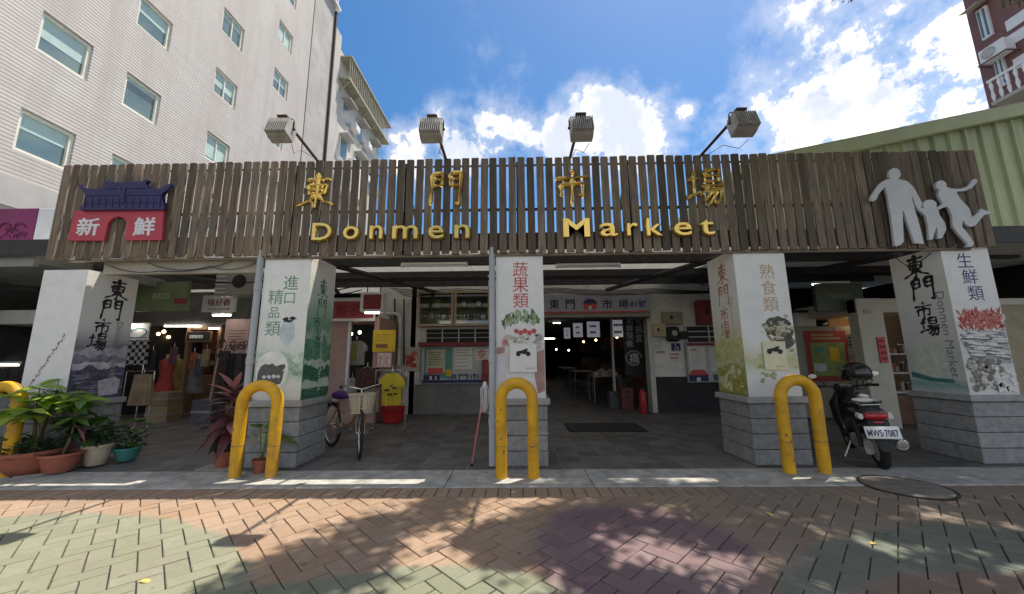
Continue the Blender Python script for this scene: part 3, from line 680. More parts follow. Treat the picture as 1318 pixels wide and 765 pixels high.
# gold lettering
m_gold = mat('gold_leaf', (.80, .54, .15), .24, .15, 5, .05, metal=.85, dirt=.12, dirtcol=(.22, .16, .07))
def sz(px0, px1, py0, py1, y): a = at(px0, py1, y=y); b_ = at(px1, py0, y=y); return (a+b_)/2, b_.x-a.x, b_.z-a.z
for key, u, v in (('dong', 409, 247), ('men', 574, 244), ('shi', 736, 243), ('chang', 907, 241)):
    c = at(u, v, y=-.034); b = MB(); glyph(b, key, Vector((c.x, -.03, c.z)), .54, w=.066, depth=.035, ridge=.014, slant=.06)
    b.build('gold_character', m_gold, sign, world=True)
for ch, u0, u1, v0, v1 in (('D', 401, 430, 287, 311), ('o', 441, 464, 291, 310), ('n', 475, 495, 290, 309), ('m', 504, 540, 290, 309), ('e', 550, 573, 290, 309), ('n', 584, 606, 289, 308), ('M', 725, 758, 282, 306), ('a', 771, 795, 287, 306), ('r', 806, 821, 287, 305), ('k', 831, 853, 281, 305), ('e', 866, 890, 286, 305), ('t', 900, 918, 281, 304)):
    c, w, h = sz(u0, u1, v0, v1, -.06)
    put_text('gold_letter', ch, m_gold, sign, (c.x, -.052, c.z), h=h, w=w, ext=.03 if ch != 'M' else .06, off=.004 if ch != 'M' else .022, bev=.032 if ch != 'M' else 0, dz=.7)
# gate emblem: dark-blue roof over a red gate with white characters
E_ = lambda x, y: at(80+x/6.956, 220+y/6.956, y=-.075)
emb = MB()
arch = [(578, 470), (565, 440), (540, 418), (505, 408), (465, 418), (430, 440), (408, 470)]
emb.prism([E_(*p) for p in [(112, 356), (910, 345), (890, 620), (562, 622)]+arch+[(375, 625), (50, 624)]], (0, .035, 0))
m_redp = mat('emblem_red', (.50, .055, .085), .45, .1, 6); emblem = emb.build('gate_emblem', m_redp, sign, world=True); emblem['label'] = 'red gate emblem with dark blue curved roof'
m_bluep = mat('emblem_blue', (.022, .018, .10), .35, .2, 6)
b = MB(); Rf = lambda x, y: at(80+x/6.956, 220+y/6.956, y=-.115)
b.prism([Rf(*p) for p in [(160, 318), (178, 316), (205, 232), (200, 200), (165, 165), (140, 125), (152, 115), (180, 140), (225, 160), (370, 152), (378, 110), (385, 72), (405, 90), (445, 102), (580, 100), (722, 92), (755, 74), (768, 84), (745, 110), (770, 150), (800, 158), (885, 158), (940, 125), (968, 110), (978, 128), (930, 175), (895, 205), (890, 235), (912, 320), (912, 345), (160, 352)]], (0, .05, 0))
b.build('emblem_roof', m_bluep, emblem, world=True)
b = MB()
for yy in (160, 222, 290):
    a0 = 215 if yy > 200 else 390; a1 = 885 if yy > 200 else 735
    b.tube([Rf(a0, yy), Rf(a1, yy-6)], .010, 6)
for k_ in range(12):
    xx = 205+k_*61; b.tube([at(80+xx/6.956, 220+240/6.956, y=-.118), at(80+(xx-6)/6.956, 220+325/6.956, y=-.118)], .008, 6)
b.tube([Rf(520, 150), Rf(545, 290)], .02, 6); b.tube([Rf(560, 150), Rf(545, 290)], .02, 6)
b.build('roof_ridge', m_bluep, emblem, world=True)
m_white = mat('white_paint', (.72, .73, .75), .5, .08, 6)
for ch, x0, x1, y0, y1 in (('新', 125, 345, 425, 580), ('鮮', 635, 845, 420, 580)):
    c = (E_(x0, y1)+E_(x1, y0))/2; w = (E_(x1, y0)-E_(x0, y1))
    put_text('emblem_character', ch, m_white, emblem, (c.x, -.077, c.z), h=w.z, w=w.x, ext=.004, bold=.022)
# family of three in cut white sheet
m_cut = mat('cut_white_sheet', (.60, .61, .62), .5, .08, 5)
def cut(name, pts, head, y0=-.10):
    Q = lambda x, y, yy=y0: at(1100+x/5.884, 200+y/5.884, y=yy)
    b = MB(); b.prism([Q(*p) for p in pts], (0, .03, 0))
    hx, hy, hr, hr2 = head; b.prism([Q(hx+hr*math.cos(a), hy+hr2*math.sin(a), y0-.002) for a in [2*math.pi*k_/22 for k_ in range(22)]], (0, .034, 0))
    return b.build(name, m_cut, sign, world=True)
cut('father_cutout', [(275, 178), (232, 186), (190, 215), (150, 270), (117, 325), (124, 345), (145, 348), (165, 335), (185, 292), (232, 238), (252, 320), (275, 460), (290, 570), (304, 686), (345, 682), (372, 655), (368, 540), (364, 425), (374, 425), (400, 510), (455, 666), (526, 671), (500, 560), (460, 420), (428, 305), (440, 320), (470, 395), (498, 412), (512, 362), (450, 245), (398, 195), (345, 183)], (303, 142, 46, 46))['label'] = 'striding father figure cut from white sheet'
cut('child_cutout', [(535, 400), (482, 396), (480, 410), (540, 460), (558, 540), (565, 642), (594, 636), (612, 565), (626, 540), (632, 632), (664, 626), (696, 560), (684, 510), (642, 450), (634, 412), (660, 400), (645, 385), (600, 400)], (570, 376, 52, 40), -.105)['label'] = 'small child figure cut from white sheet'
cut('mother_cutout', [(672, 200), (695, 238), (735, 252), (800, 254), (858, 236), (884, 200), (905, 178), (932, 186), (925, 210), (890, 246), (840, 270), (772, 276), (800, 330), (868, 400), (892, 470), (940, 432), (955, 405), (985, 415), (1052, 440), (985, 450), (950, 490), (915, 532), (885, 542), (855, 534), (818, 490), (815, 540), (870, 610), (905, 665), (890, 690), (848, 696), (856, 668), (790, 600), (745, 540), (738, 460), (715, 400), (690, 388), (640, 412), (626, 395), (668, 368), (636, 310), (640, 262)], (656, 226, 40, 36), -.11)['label'] = 'running mother figure cut from white sheet'

# ================================================================ floodlights on arms
m_lampg = mat('lamp_grey', (.46, .44, .41), .55, .2, 10, .1, metal=.2, dirt=.4, dirtcol=(.14, .09, .06))
m_rust = mat('rusty_bracket', (.09, .055, .04), .8, .4, 15, .2)
m_wire = mat('red_wire', (.28, .09, .06), .6)
def lamp(x, y, z, xb, tilt, lab):
    root = thing('floodlight', lab, 'floodlight', (x, y, z), group='floodlights on arms over the sign')
    b = MB(); b.tube([(xb-x, .11-y, 3.85-z), (xb-x, .09-y, 4.14-z), (xb-x, .03-y, 4.19-z), (0, .10, .20), (0, -.02, .22)], .02, 8); b.build('arm', m_rust, root, 30)
    LS = Matrix.Translation((0, 0, .215)) @ Matrix.Scale(.84, 4) @ Matrix.Translation((0, 0, -.215))
    b = MB(); b.box(-.075, .075, -.05, .06, .20, .235, .006); b.xf(LS); b.build('mount_plate', m_rust, root)
    b = MB(); b.tube([(-.165, 0, .02), (-.165, 0, .15), (-.14, 0, .19), (.14, 0, .19), (.165, 0, .15), (.165, 0, .02)], .009, 6); b.xf(LS); b.build('yoke', m_rust, root)
    M = LS @ Matrix.Rotation(tilt, 4, 'X')
    b = MB(); secs = []
    for yy, hw, z0, z1 in ((-.10, .145, -.135, .09), (-.05, .155, -.15, .12), (.02, .158, -.155, .12), (.085, .15, -.16, .06)):
        secs.append([(-hw, yy, z0), (hw, yy, z0), (hw, yy, z1), (-hw, yy, z1)])
    b.loft(secs); b.xf(M); hd = b.build('housing', m_lampg, root)
    b = MB()
    for k_ in range(11):
        xx = -.145+k_*.029; b.box(xx-.005, xx+.005, -.135, -.02, -.145, .115)
    b.xf(M); b.build('cooling_fins', m_lampg, root)
    b = MB(); b.quad((-.14, .0862, -.15), (.14, .0862, -.15), (.14, .0862, .05), (-.14, .0862, .05)); b.xf(M); b.build('glass', mat('lamp_glass', (.30, .31, .32), .1, .05), root)
    for s in (-1, 1):
        b = MB(); b.tube([(s*.15, 0, .02), (s*.185, 0, .02)], .018, 8); b.xf(LS); b.build('pivot_bolt', m_rust, root)
    b = MB(); b.tube([(.1, .05, -.12), (.05, .18, -.16), (0, .4, .02), (xb-x, .75, .1)], .004, 5); b.build('wire', m_wire, root)
LL = ['floodlight standing in front of the tiled building', 'floodlight over the first gold character gap beside the small cloud', 'floodlight over the market character of the gold lettering', 'floodlight over the last gold character beside the bright clouds']
for (ub, vb), (ul, vl), lab in zip(((412, 206), (575, 205), (733, 203), (900, 200)), ((363, 172), (556, 172), (748, 170), (955, 164)), ['floodlight on an arm over the first gold character, tiled wall behind it', 'floodlight on an arm over the second gold character', 'floodlight on an arm over the third gold character', 'floodlight on an arm over the last gold character']):
    B = at(ub, vb, y=.05); L = at(ul, vl, x=B.x); lamp(L.x, L.y, L.z, B.x, R(-18), lab)

# ================================================================ canopy and market hall
m_ceil = mat('roof_sheet', (.80, .81, .81), .6, .06, 3, .1, dirt=.35, dirtcol=(.40, .38, .35))
_t = m_ceil.node_tree; _b = _t.nodes['Principled BSDF']; _tr = N(_t, 'ShaderNodeBsdfTranslucent'); _tr.inputs[0].default_value = (.8, .8, .78, 1); _ms = N(_t, 'ShaderNodeMixShader', Fac=.14)   # added translucency: daylight let through to brighten the ceiling and bays
_t.links.new(_b.outputs[0], _ms.inputs[1]); _t.links.new(_tr.outputs[0], _ms.inputs[2]); _t.links.new(_ms.outputs[0], _t.nodes['Material Output'].inputs[0])
m_wall = mat('painted_wall', (.68, .68, .65), .8, .12, 2, .1, dirt=.6, dirtcol=(.26, .25, .23))
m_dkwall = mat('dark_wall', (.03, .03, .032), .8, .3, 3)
m_beige = mat('beige_fascia', (.46, .42, .36), .75, .15, 3, .1, dirt=.4, dirtcol=(.28, .24, .19))
YB = 4.6
hall = thing('market_hall', 'low market hall with steel canopy roof behind the slatted sign', 'market hall', (0, YB, 0))
def cz(y): return 2.99+.055*(y-.3)
for i in range(-24, 25):                                # roof sheets between ribs
    x0 = i*.42; b = MB(); P = lambda y, x, dz: (x, y, cz(y)+dz)
    b.add([P(.34, x0, .03), P(.34, x0+.36, .03), P(.34, x0+.375, .055), P(.34, x0+.405, .055), P(.34, x0+.42, .03), P(6.2, x0, .03), P(6.2, x0+.36, .03), P(6.2, x0+.375, .055), P(6.2, x0+.405, .055), P(6.2, x0+.42, .03)], [[i, i+1, i+6, i+5] for i in range(4)])
    b.build('roof_sheet', m_ceil, hall, world=True)
b = MB(); b.add([(-10.2, 6.0, cz(6)+.055), (10.5, 6.0, cz(6)+.055), (10.5, 40, cz(6)+.4), (-10.2, 40, cz(6)+.4), (-10.2, 6.0, cz(6)+.085), (10.5, 6.0, cz(6)+.085), (10.5, 40, cz(6)+.43), (-10.2, 40, cz(6)+.43)], [[3, 2, 1, 0], [4, 5, 6, 7], [0, 1, 5, 4], [1, 2, 6, 5], [2, 3, 7, 6], [3, 0, 4, 7]])
b.build('roof_cover', m_dkwall, hall, world=True)
b = MB(); b.box(-8.2, 8.4, .31, .335, 2.93, 3.18); b.build('fascia', m_steel, hall, world=True)
for y in (1.22, 2.55, 2.85, 3.75):
    b = MB(); z = cz(y); b.box(-8.2, 8.4, y-.05, y+.05, z-.11, z+.024); b.build('purlin', m_steel, hall, world=True)
for x0, x1 in ((-3.1, -2.1), (3.2, 2.3), (3.6, 4.9), (-3.3, -4.6), (6.0, 4.9), (-6.0, -4.9), (.05, .05)):
    b = MB(); b.tube([(x0, .75, cz(.75)-.13), (x1, 4.4, cz(4.4)-.16)], .05, 6); b.build('rafter', m_steel, hall, world=True)
m_tubeoff = mat('unlit_tube', (.70, .72, .72), .4, .05, spec=.5)
for u0, u1, v in ((519, 599, 343), (718, 796, 344)):
    a, b_ = at(u0, v, y=1.05), at(u1, v, y=1.05); t_ = thing('fluorescent_lamp', 'unlit white fluorescent lamp under the canopy, '+('before the meter cabinet' if u0 < 600 else 'before the market passage'), 'lamp', ((a.x+b_.x)/2, 1.05, a.z), group='unlit canopy lamps')
    q = MB(); q.tube([(a.x, 1.05, a.z), (b_.x, 1.05, a.z)], .016, 10); q.build('tube', m_tubeoff, t_, 30, world=True)
    q = MB(); q.box(a.x-.03, b_.x+.03, 1.03, 1.07, a.z+.018, a.z+.055); q.build('batten', m_white, t_, world=True)
    for xx in (a.x-.02, b_.x+.02):
        q = MB(); q.box(xx-.015, xx+.015, 1.025, 1.075, a.z-.02, a.z+.025); q.build('socket', m_white, t_, world=True)
# fascia board over the left opening, back walls
b = MB(); a0 = at(138, 341, y=.16); a1 = at(336, 341, y=.16); b.box(a0.x, a1.x, .12, .20, 2.58, 2.775, .004); b.build('front_beam', m_beige, hall, world=True)
pass_l, pass_r = -.35, at(836, 460, y=YB).x
b = MB(); b.box(-3.6, pass_l, YB, YB+.15, 0, cz(YB)+.03); b.build('back_wall', m_wall, hall, world=True)
b = MB(); b.box(pass_r, 6.9, YB, YB+.15, .86, cz(YB)+.03); b.build('back_wall', m_wall, hall, world=True)
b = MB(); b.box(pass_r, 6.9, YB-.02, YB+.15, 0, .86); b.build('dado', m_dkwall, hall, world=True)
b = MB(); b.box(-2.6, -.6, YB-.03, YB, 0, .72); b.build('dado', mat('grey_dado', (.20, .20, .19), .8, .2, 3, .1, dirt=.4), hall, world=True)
b = MB(); b.box(pass_l, pass_r, YB+.02, YB+.2, 2.46, cz(YB)+.03); b.build('lintel', m_wall, hall, world=True)
b = MB(); b.box(pass_r-.02, pass_r+.10, YB-.05, YB+.25, 0, 2.5); b.build('door_jamb', mat('jamb_white', (.48, .48, .46), .7, .15, 5), hall, world=True)
# passage shell
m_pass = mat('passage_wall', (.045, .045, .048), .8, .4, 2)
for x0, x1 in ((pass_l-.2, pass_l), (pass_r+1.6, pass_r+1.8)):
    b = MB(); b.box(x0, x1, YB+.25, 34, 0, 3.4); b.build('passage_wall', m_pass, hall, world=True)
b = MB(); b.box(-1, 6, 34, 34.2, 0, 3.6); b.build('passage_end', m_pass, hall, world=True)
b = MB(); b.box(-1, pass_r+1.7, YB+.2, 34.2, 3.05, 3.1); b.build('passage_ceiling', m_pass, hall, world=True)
# left bay shell (shop row further in) and right bay shell
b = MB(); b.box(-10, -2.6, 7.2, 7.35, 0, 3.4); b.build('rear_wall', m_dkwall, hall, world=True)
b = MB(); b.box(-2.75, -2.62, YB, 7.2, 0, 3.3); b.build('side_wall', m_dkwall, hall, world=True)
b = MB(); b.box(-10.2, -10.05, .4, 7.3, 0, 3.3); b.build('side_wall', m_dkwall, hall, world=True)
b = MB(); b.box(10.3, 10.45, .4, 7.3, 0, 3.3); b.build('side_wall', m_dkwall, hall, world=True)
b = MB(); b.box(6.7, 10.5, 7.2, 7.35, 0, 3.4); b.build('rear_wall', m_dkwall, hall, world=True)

# ================================================================ tiled block at the left
def tile_mat():
    m = bpy.data.materials.new('wall_tile_courses'); m.use_nodes = True; t = m.node_tree; b = t.nodes['Principled BSDF']
    pos = N(t, 'ShaderNodeNewGeometry').outputs['Position']; sp = N(t, 'ShaderNodeSeparateXYZ'); t.links.new(pos, sp.inputs[0])
    cb = N(t, 'ShaderNodeCombineXYZ'); t.links.new(sp.outputs[1], cb.inputs[0]); t.links.new(sp.outputs[2], cb.inputs[1])
    br = N(t, 'ShaderNodeTexBrick', Scale=1.0); br.inputs['Color1'].default_value = (.60, .57, .545, 1); br.inputs['Color2'].default_value = (.55, .52, .50, 1); br.inputs['Mortar'].default_value = (.29, .265, .255, 1)
    br.inputs['Mortar Size'].default_value = .020; br.inputs['Brick Width'].default_value = 60; br.inputs['Row Height'].default_value = .115; br.inputs['Mortar Smooth'].default_value = .2
    t.links.new(cb.outputs[0], br.inputs['Vector'])
    nz = N(t, 'ShaderNodeTexNoise', Scale=.5, Detail=7, Roughness=.7); mp = N(t, 'ShaderNodeMapping'); mp.inputs['Scale'].default_value = (1, 1, .45); t.links.new(pos, mp.inputs[0]); t.links.new(mp.outputs[0], nz.inputs['Vector'])
    c = mixc(t, math_(t, 'MULTIPLY', ramp(t, nz.outputs[0], [(.42, 0.), (.72, 1.)]), .75), br.outputs[0], (.40, .35, .33))
    ns_ = N(t, 'ShaderNodeTexNoise', Scale=1.6, Detail=6, Roughness=.65); m2_ = N(t, 'ShaderNodeMapping'); m2_.inputs['Scale'].default_value = (1, 1, .07); t.links.new(pos, m2_.inputs[0]); t.links.new(m2_.outputs[0], ns_.inputs['Vector'])
    c = mixc(t, math_(t, 'MULTIPLY', ramp(t, ns_.outputs[0], [(.5, 0.), (.72, 1.)]), .5), c, (.36, .33, .32))
    t.links.new(c, b.inputs['Base Color']); b.inputs['Roughness'].default_value = .6
    bp = N(t, 'ShaderNodeBump', Strength=.6, Distance=.02); t.links.new(br.outputs['Fac'], bp.inputs['Height']); bp.invert = True; t.links.new(bp.outputs[0], b.inputs['Normal'])
    return m
BX = -14.
m_tiles = tile_mat(); m_plast = mat('grey_render', (.42, .41, .40), .85, .15, .8, .1, dirt=.4, dirtcol=(.28, .26, .25))
m_glass = mat('window_glass', (.10, .17, .19), .06, .2, .6, spec=.9); m_frame = mat('pale_window_frame', (.74, .74, .64), .5, .1, 4)
m_blind = mat('roller_blind', (.42, .56, .55), .8, .1, 2)
tb_ = thing('tiled_building', 'tall pale tiled block with rows of square recessed windows', 'building', (BX-4, 6, 0))
ky = lambda yy: CAM.y+(yy-CAM.y)*(BX/-11.); kz = lambda zz: CAM.z+(zz-CAM.z)*(BX/-11.)
Y0, Y1 = -9.0, at(396, 100, x=BX).y; Z1 = kz(23.5)
wins = []
cols = [(.45, 1.45), (2.36, 3.40), (4.24, 5.26), (7.0, 8.05), (9.95, 10.98)]; rows = [(5.98, 6.98), (8.48, 9.50), (11.08, 12.10), (13.66, 14.68), (16.22, 17.24), (18.8, 19.8)]
rows0 = 5.3
# wall panels around real openings (one mesh, openings 0.22 m deep)
yc = sorted({Y0, Y1} | {ky(a) for c_ in cols for a in c_}); zc = sorted({kz(5.36), Z1} | {kz(a) for r_ in rows for a in r_})
b = MB(); T = .24
opening = lambda ya, yb, za, zb: any(ky(c0)-1e-4 <= ya and yb <= ky(c1)+1e-4 for c0, c1 in cols) and any(kz(r0)-1e-4 <= za and zb <= kz(r1)+1e-4 for r0, r1 in rows)
for ya, yb in zip(yc, yc[1:]):
    for za, zb in zip(zc, zc[1:]):
        if not opening(ya, yb, za, zb): b.quad((BX, ya, za), (BX, yb, za), (BX, yb, zb), (BX, ya, zb))
for c0, c1 in cols:
    for r0, r1 in rows:
        ya, yb, za, zb = ky(c0), ky(c1), kz(r0), kz(r1)
        for p, q in (((ya, za), (yb, za)), ((yb, za), (yb, zb)), ((yb, zb), (ya, zb)), ((ya, zb), (ya, za))):
            b.quad((BX, *p), (BX, *q), (BX-T, *q), (BX-T, *p))
b.quad((BX, Y1, kz(5.36)), (BX-10, Y1, kz(5.36)), (BX-10, Y1, Z1), (BX, Y1, Z1)); b.quad((BX, Y0, Z1), (BX, Y1, Z1), (BX-10, Y1, Z1), (BX-10, Y0, Z1))
b.build('tiled_wall', m_tiles, tb_, world=True)
b = MB(); b.box(BX-10, BX-T-.05, Y0, Y1-.02, 0, Z1-.02); b.build('core', m_dkwall, tb_, world=True)
b = MB(); b.box(BX-9.9, BX+.06, Y0-.02, Y1, kz(4.7), kz(5.36)); b.build('concrete_band', m_plast, tb_, world=True)
b = MB(); b.box(BX-9.8, BX+.02, Y0, Y1, 0, kz(4.7)); b.build('ground_floor_wall', m_plast, tb_, world=True)
b = MB(); b.box(BX-10, BX+.1, Y0, Y1, Z1, Z1+.5); b.build('parapet', m_plast, tb_, world=True)
for ci, (c0, c1) in enumerate(cols):
    for ri, (r0, r1) in enumerate(rows):
        ya, yb, za, zb = ky(c0), ky(c1), kz(r0), kz(r1); xx = BX-T+.12; fw = .10
        fr = MB(); fr.box(xx-.05, xx+.05, ya, yb, za, za+fw); fr.box(xx-.05, xx+.05, ya, yb, zb-fw, zb); fr.box(xx-.05, xx+.05, ya, ya+fw, za+fw, zb-fw); fr.box(xx-.05, xx+.05, yb-fw, yb, za+fw, zb-fw)
        if ci >= 3: ym = (ya+yb)/2; fr.box(xx-.04, xx+.04, ym-.025, ym+.025, za+fw, zb-fw)
        w = fr.build('window', m_frame, tb_, world=True)
        g_ = MB(); g_.box(xx-.035, xx-.025, ya+fw, yb-fw, za+fw, zb-fw); g_.build('pane', m_glass, w, world=True)
        frac = [.12, .45, .9, .6, .3][(ci*2+ri) % 5] if not (ci == 1 and ri == 0) else .42
        g_ = MB(); g_.box(xx-.022, xx-.016, ya+fw+.01, yb-fw-.01, zb-fw-(zb-za-2*fw)*frac, zb-fw); g_.build('blind', m_blind, w, world=True)
# plain concrete block next to it and the balcony block behind
Y2 = at(440, 60, x=BX).y; Zc = at(437, 40, x=BX).z
cb_ = thing('concrete_building', 'plain grey concrete block with a seam beside the tiled block', 'building', (BX-4, (Y1+Y2)/2, 0))
m_cblk = mat('pale_concrete', (.47, .455, .43), .85, .12, .5, .15, dirt=.35, dirtcol=(.33, .31, .29))
ym = at(426, 120, x=BX).y
b = MB(); b.box(BX-9, BX-.15, Y1+.12, ym, 0, Zc+1.5); b.build('wall', m_plast, cb_, world=True)
b = MB(); b.box(BX-9, BX-.05, ym+.06, Y2, 0, Zc); b.build('wall', m_cblk, cb_, world=True)
b = MB(); b.box(BX-.14, BX-.02, Y1+.02, Y1+.14, 3, Zc+1.4); b.build('downpipe', m_rail, cb_, world=True)
b = MB(); b.box(BX-.14, BX, ym-.08, ym+.08, 3, Zc+1.2); b.build('downpipe', m_rail, cb_, world=True)
b = MB(); b.box(BX-8, BX+.15, Y1+.3, ym+.3, Zc+1.5, Zc+1.7); b.build('roof_edge', m_white, cb_, world=True)
for k_ in range(7):
    b = MB(); yy = Y1+.4+k_*(ym-Y1)/7; b.box(BX-.02, BX+.03, yy, yy+.06, Zc+1.7, Zc+2.5); b.build('railing_post', m_white, cb_, world=True)
b = MB(); b.box(BX-.02, BX+.03, Y1+.3, ym+.2, Zc+2.5, Zc+2.58); b.build('handrail', m_white, cb_, world=True)
Y3 = at(490, 205, x=BX).y; Zd = at(455, 95, x=BX).z
ab = thing('apartment_block', 'beige apartment block with a rusty awning balcony and wall air conditioners', 'building', (BX-4, (Y2+Y3)/2, 0))
b = MB(); b.box(BX-9, BX-.25, Y2+.02, Y3, 0, Zd+.6); b.build('wall', m_cblk, ab, world=True)
m_lime = mat('mossy_awning', (.40, .39, .29), .8, .3, 3, .1)
b = MB(); b.box(BX-.3, BX+.75, Y2+.3, Y3+.6, Zd-.12, Zd); b.build('awning', m_lime, ab, world=True)
b = MB(); b.box(BX-.3, BX+.65, Y2+.3, Y3+.5, Zd-2.1, Zd-1.95); b.build('balcony_slab', m_lime, ab, world=True)
for k_ in range(26):
    yy = Y2+.35+k_*(Y3-Y2)/26; b = MB(); b.box(BX+.6, BX+.64, yy, yy+.05, Zd-1.95, Zd-.12); b.build('balcony_bar', mat('bar_grey', (.40, .39, .36), .6), ab, world=True)
for k_ in range(5):
    b = MB(); yy = Y2+.6+k_*1.9; b.tube([(BX-.25, yy, Zd-3.0), (BX+.6, yy, Zd-2.1)], .05, 6); b.build('bracket', m_lime, ab, world=True)
for k_, yy in enumerate((Y2+1.2, Y2+3.9, Y2+7.0)):
    for zz in (Zd-5.2, Zd-8.4):
        b = MB(); b.box(BX-.3, BX-.2, yy, yy+1.3, zz, zz+1.9); w = b.build('window', m_frame, ab, world=True)
        b = MB(); b.box(BX-.195, BX-.18, yy+.1, yy+1.2, zz+.1, zz+1.8); b.build('pane', m_glass, w, world=True)
        b = MB(); b.box(BX-.25, BX+.45, yy-.1, yy+1.4, zz+1.95, zz+2.05); b.build('window_hood', m_plast, ab, world=True)
        b = MB(); b.box(BX-.2, BX+.35, yy+1.5, yy+2.3, zz+.2, zz+.8, .03); b.build('air_conditioner', m_white, ab, world=True)
b = MB(); b.box(BX-.2, BX+1.0, Y2+1.0, Y2+4.0, Zd-11.5, Zd-8.8); b.build('bay_window', m_white, ab, world=True)

# ================================================================ green metal shed and brown block at the right
GY = 1.6
m_gshed = mat('pale_green_sheet', (.40, .46, .28), .55, .22, 1.6, .05, stretch=(5, 5, .35), dirt=.45, dirtcol=(.25, .27, .19))
gs = thing('metal_shed', 'pale green corrugated metal shed with sloping roof behind the sign end', 'shed', (8.5, GY, 0))
ga = at(1040, 195, y=GY); gb = at(1318, 137, y=GY); sl_ = (gb.z-ga.z)/(gb.x-ga.x)
gz = lambda x: ga.z+(x-ga.x)*sl_
pitch_ = .30; x = ga.x-1.2
k_ = 0
while x < 14:                                          # each ribbed sheet strip is one piece
    b = MB(); zt0, zt1 = gz(x)-.08, gz(x+pitch_)-.08; prof = [(0, 0), (.20, 0), (.225, -.045), (.275, -.045), (.30, 0)]
    lo = [(x+a, GY+c_, 3.1) for a, c_ in prof]; hi = [(x+a, GY+c_, gz(x+a)-.08) for a, c_ in prof]
    b.add(lo+hi, [[i, i+1, 6+i, 5+i] for i in range(4)]); b.build('wall_sheet', m_gshed, gs, world=True); x += pitch_
b = MB(); P0, P1 = Vector((ga.x-1.3, GY-.16, gz(ga.x-1.3))), Vector((14, GY-.16, gz(14)))
b.prism([P0, P1, P1-_Z*.22, P0-_Z*.22], (0, .10, 0)); b.build('roof_trim', mat('green_trim', (.44, .48, .27), .5, .1, 2), gs, world=True)
b = MB(); b.prism([P0+Vector((0, 0, .03)), P1+Vector((0, 0, .03)), P1, P0], (0, 6, 0)); b.build('roof', m_gshed, gs, world=True)
b = MB(); b.box(ga.x-1.1, 14, GY+.1, GY+.2, 3.2, gz(ga.x-1)-.3); b.build('inner_wall', m_dkwall, gs, world=True)
b = MB(); b.box(at(1270, 310, y=.6).x, 14, .35, GY-.06, 2.98, 3.06); b.build('gutter', mat('gutter_white', (.55, .56, .54), .6, .1, 4), gs, world=True)
b = MB(); b.tube([(6.6, .5, 3.12), (8, .55, 3.10), (14, .6, 3.10)], .03, 6); b.tube([(6.6, .42, 3.16), (8, .45, 3.2), (14, .5, 3.14)], .02, 6); b.build('cable_bundle', m_plast, gs, world=True)

DX = 22.
bb = thing('brown_apartment', 'reddish brown apartment tower with white balcony rail and wall air conditioner', 'building', (DX+4, 6, 0))
m_bwall = mat('brown_tile', (.19, .095, .095), .7, .15, 2, .1, dirt=.3, dirtcol=(.12, .07, .07))
q0 = at(1240, 15, x=DX); q1 = at(1275, 135, x=DX)
YF = (q0.y+q1.y)/2; b = MB(); b.box(DX, DX+9, -2, YF, 0, q0.z+1.6); b.build('wall', m_bwall, bb, world=True)
b = MB(); b.box(DX-.4, DX+9, -2, YF+.3, q0.z+1.6, q0.z+1.9); b.build('roof_slab', m_plast, bb, world=True)
def bwin(u0, v0, u1, v1, mesh=True):
    a, c_ = at(u0, v0, x=DX), at(u1, v1, x=DX); y0, y1 = sorted((a.y, c_.y)); z0, z1 = sorted((a.z, c_.z)); return y0, y1, z0, z1
for u0, v0, u1, v1, hood in ((1260, 22, 1279, 38, True), (1283, 86, 1300, 100, False)):
    y0, y1, z0, z1 = bwin(u0, v0, u1, v1); z0 -= .25; z1 += .25
    b = MB(); b.box(DX-.12, DX+.02, y0, y1, z0, z1); w = b.build('window', m_white, bb, world=True)
    for k_ in range(2):
        b = MB(); ya = y0+.06+k_*(y1-y0)/2; b.box(DX-.14, DX-.121, ya, ya+(y1-y0)/2-.1, z0+.08, z1-.08); b.build('pane', m_glass, w, world=True)
    if hood:
        b = MB(); b.prism([(DX, y0-.15, z1+.3), (DX-.7, y0-.15, z1+.02), (DX-.7, y0-.15, z1-.03), (DX, y0-.15, z1+.22)], (0, y1-y0+.3, 0)); b.build('window_hood', mat('tin', (.40, .36, .30), .6), bb, world=True)
a = at(1280, 66, x=DX-.4); b = MB(); b.box(DX-.55, DX-.05, a.y-.45, a.y+.45, a.z-.32, a.z+.32, .03); ac = b.build('air_conditioner', m_white, bb, world=True)
b = MB(); b.lathe([(.25, -.56), (.25, -.575), (.02, -.58)], (DX, a.y+.1, a.z), 20, 'x'); b.build('fan_grille', m_lampg, ac, 30, world=True)
b = MB(); b.tube([(DX, a.y-.5, a.z-.4), (DX-.6, a.y-.5, a.z-.36), (DX-.6, a.y+.5, a.z-.36), (DX, a.y+.5, a.z-.4)], .03, 6); b.build('bracket', m_rust, bb, world=True)
for v_off, (u0, v0) in enumerate(((1290, 60), (1296, 35), (1306, 84))):
    a = at(u0, v0, x=DX); b = MB(); b.box(DX-.05, DX+.02, a.y-1.6, a.y, a.z-.25, a.z+.25); b.build('white_panel', m_white, bb, world=True)
a = at(1278, 130, x=DX-.9); zb_ = a.z; b = MB(); b.box(DX-1., DX, -2, a.y, zb_-.25, zb_-.10); b.build('balcony_slab', m_plast, bb, world=True)
b = MB(); b.box(DX-1., DX-.92, -2, a.y, zb_+.85, zb_+.95); b.build('balcony_rail', m_white, bb, world=True)
yy = a.y
while yy > 0:
    b = MB(); b.lathe([(.03, -.10), (.07, .15), (.035, .4), (.07, .65), (.03, .86)], (DX-.96, yy-.1, zb_), 8); b.build('baluster', m_white, bb, 40, world=True); yy -= .27
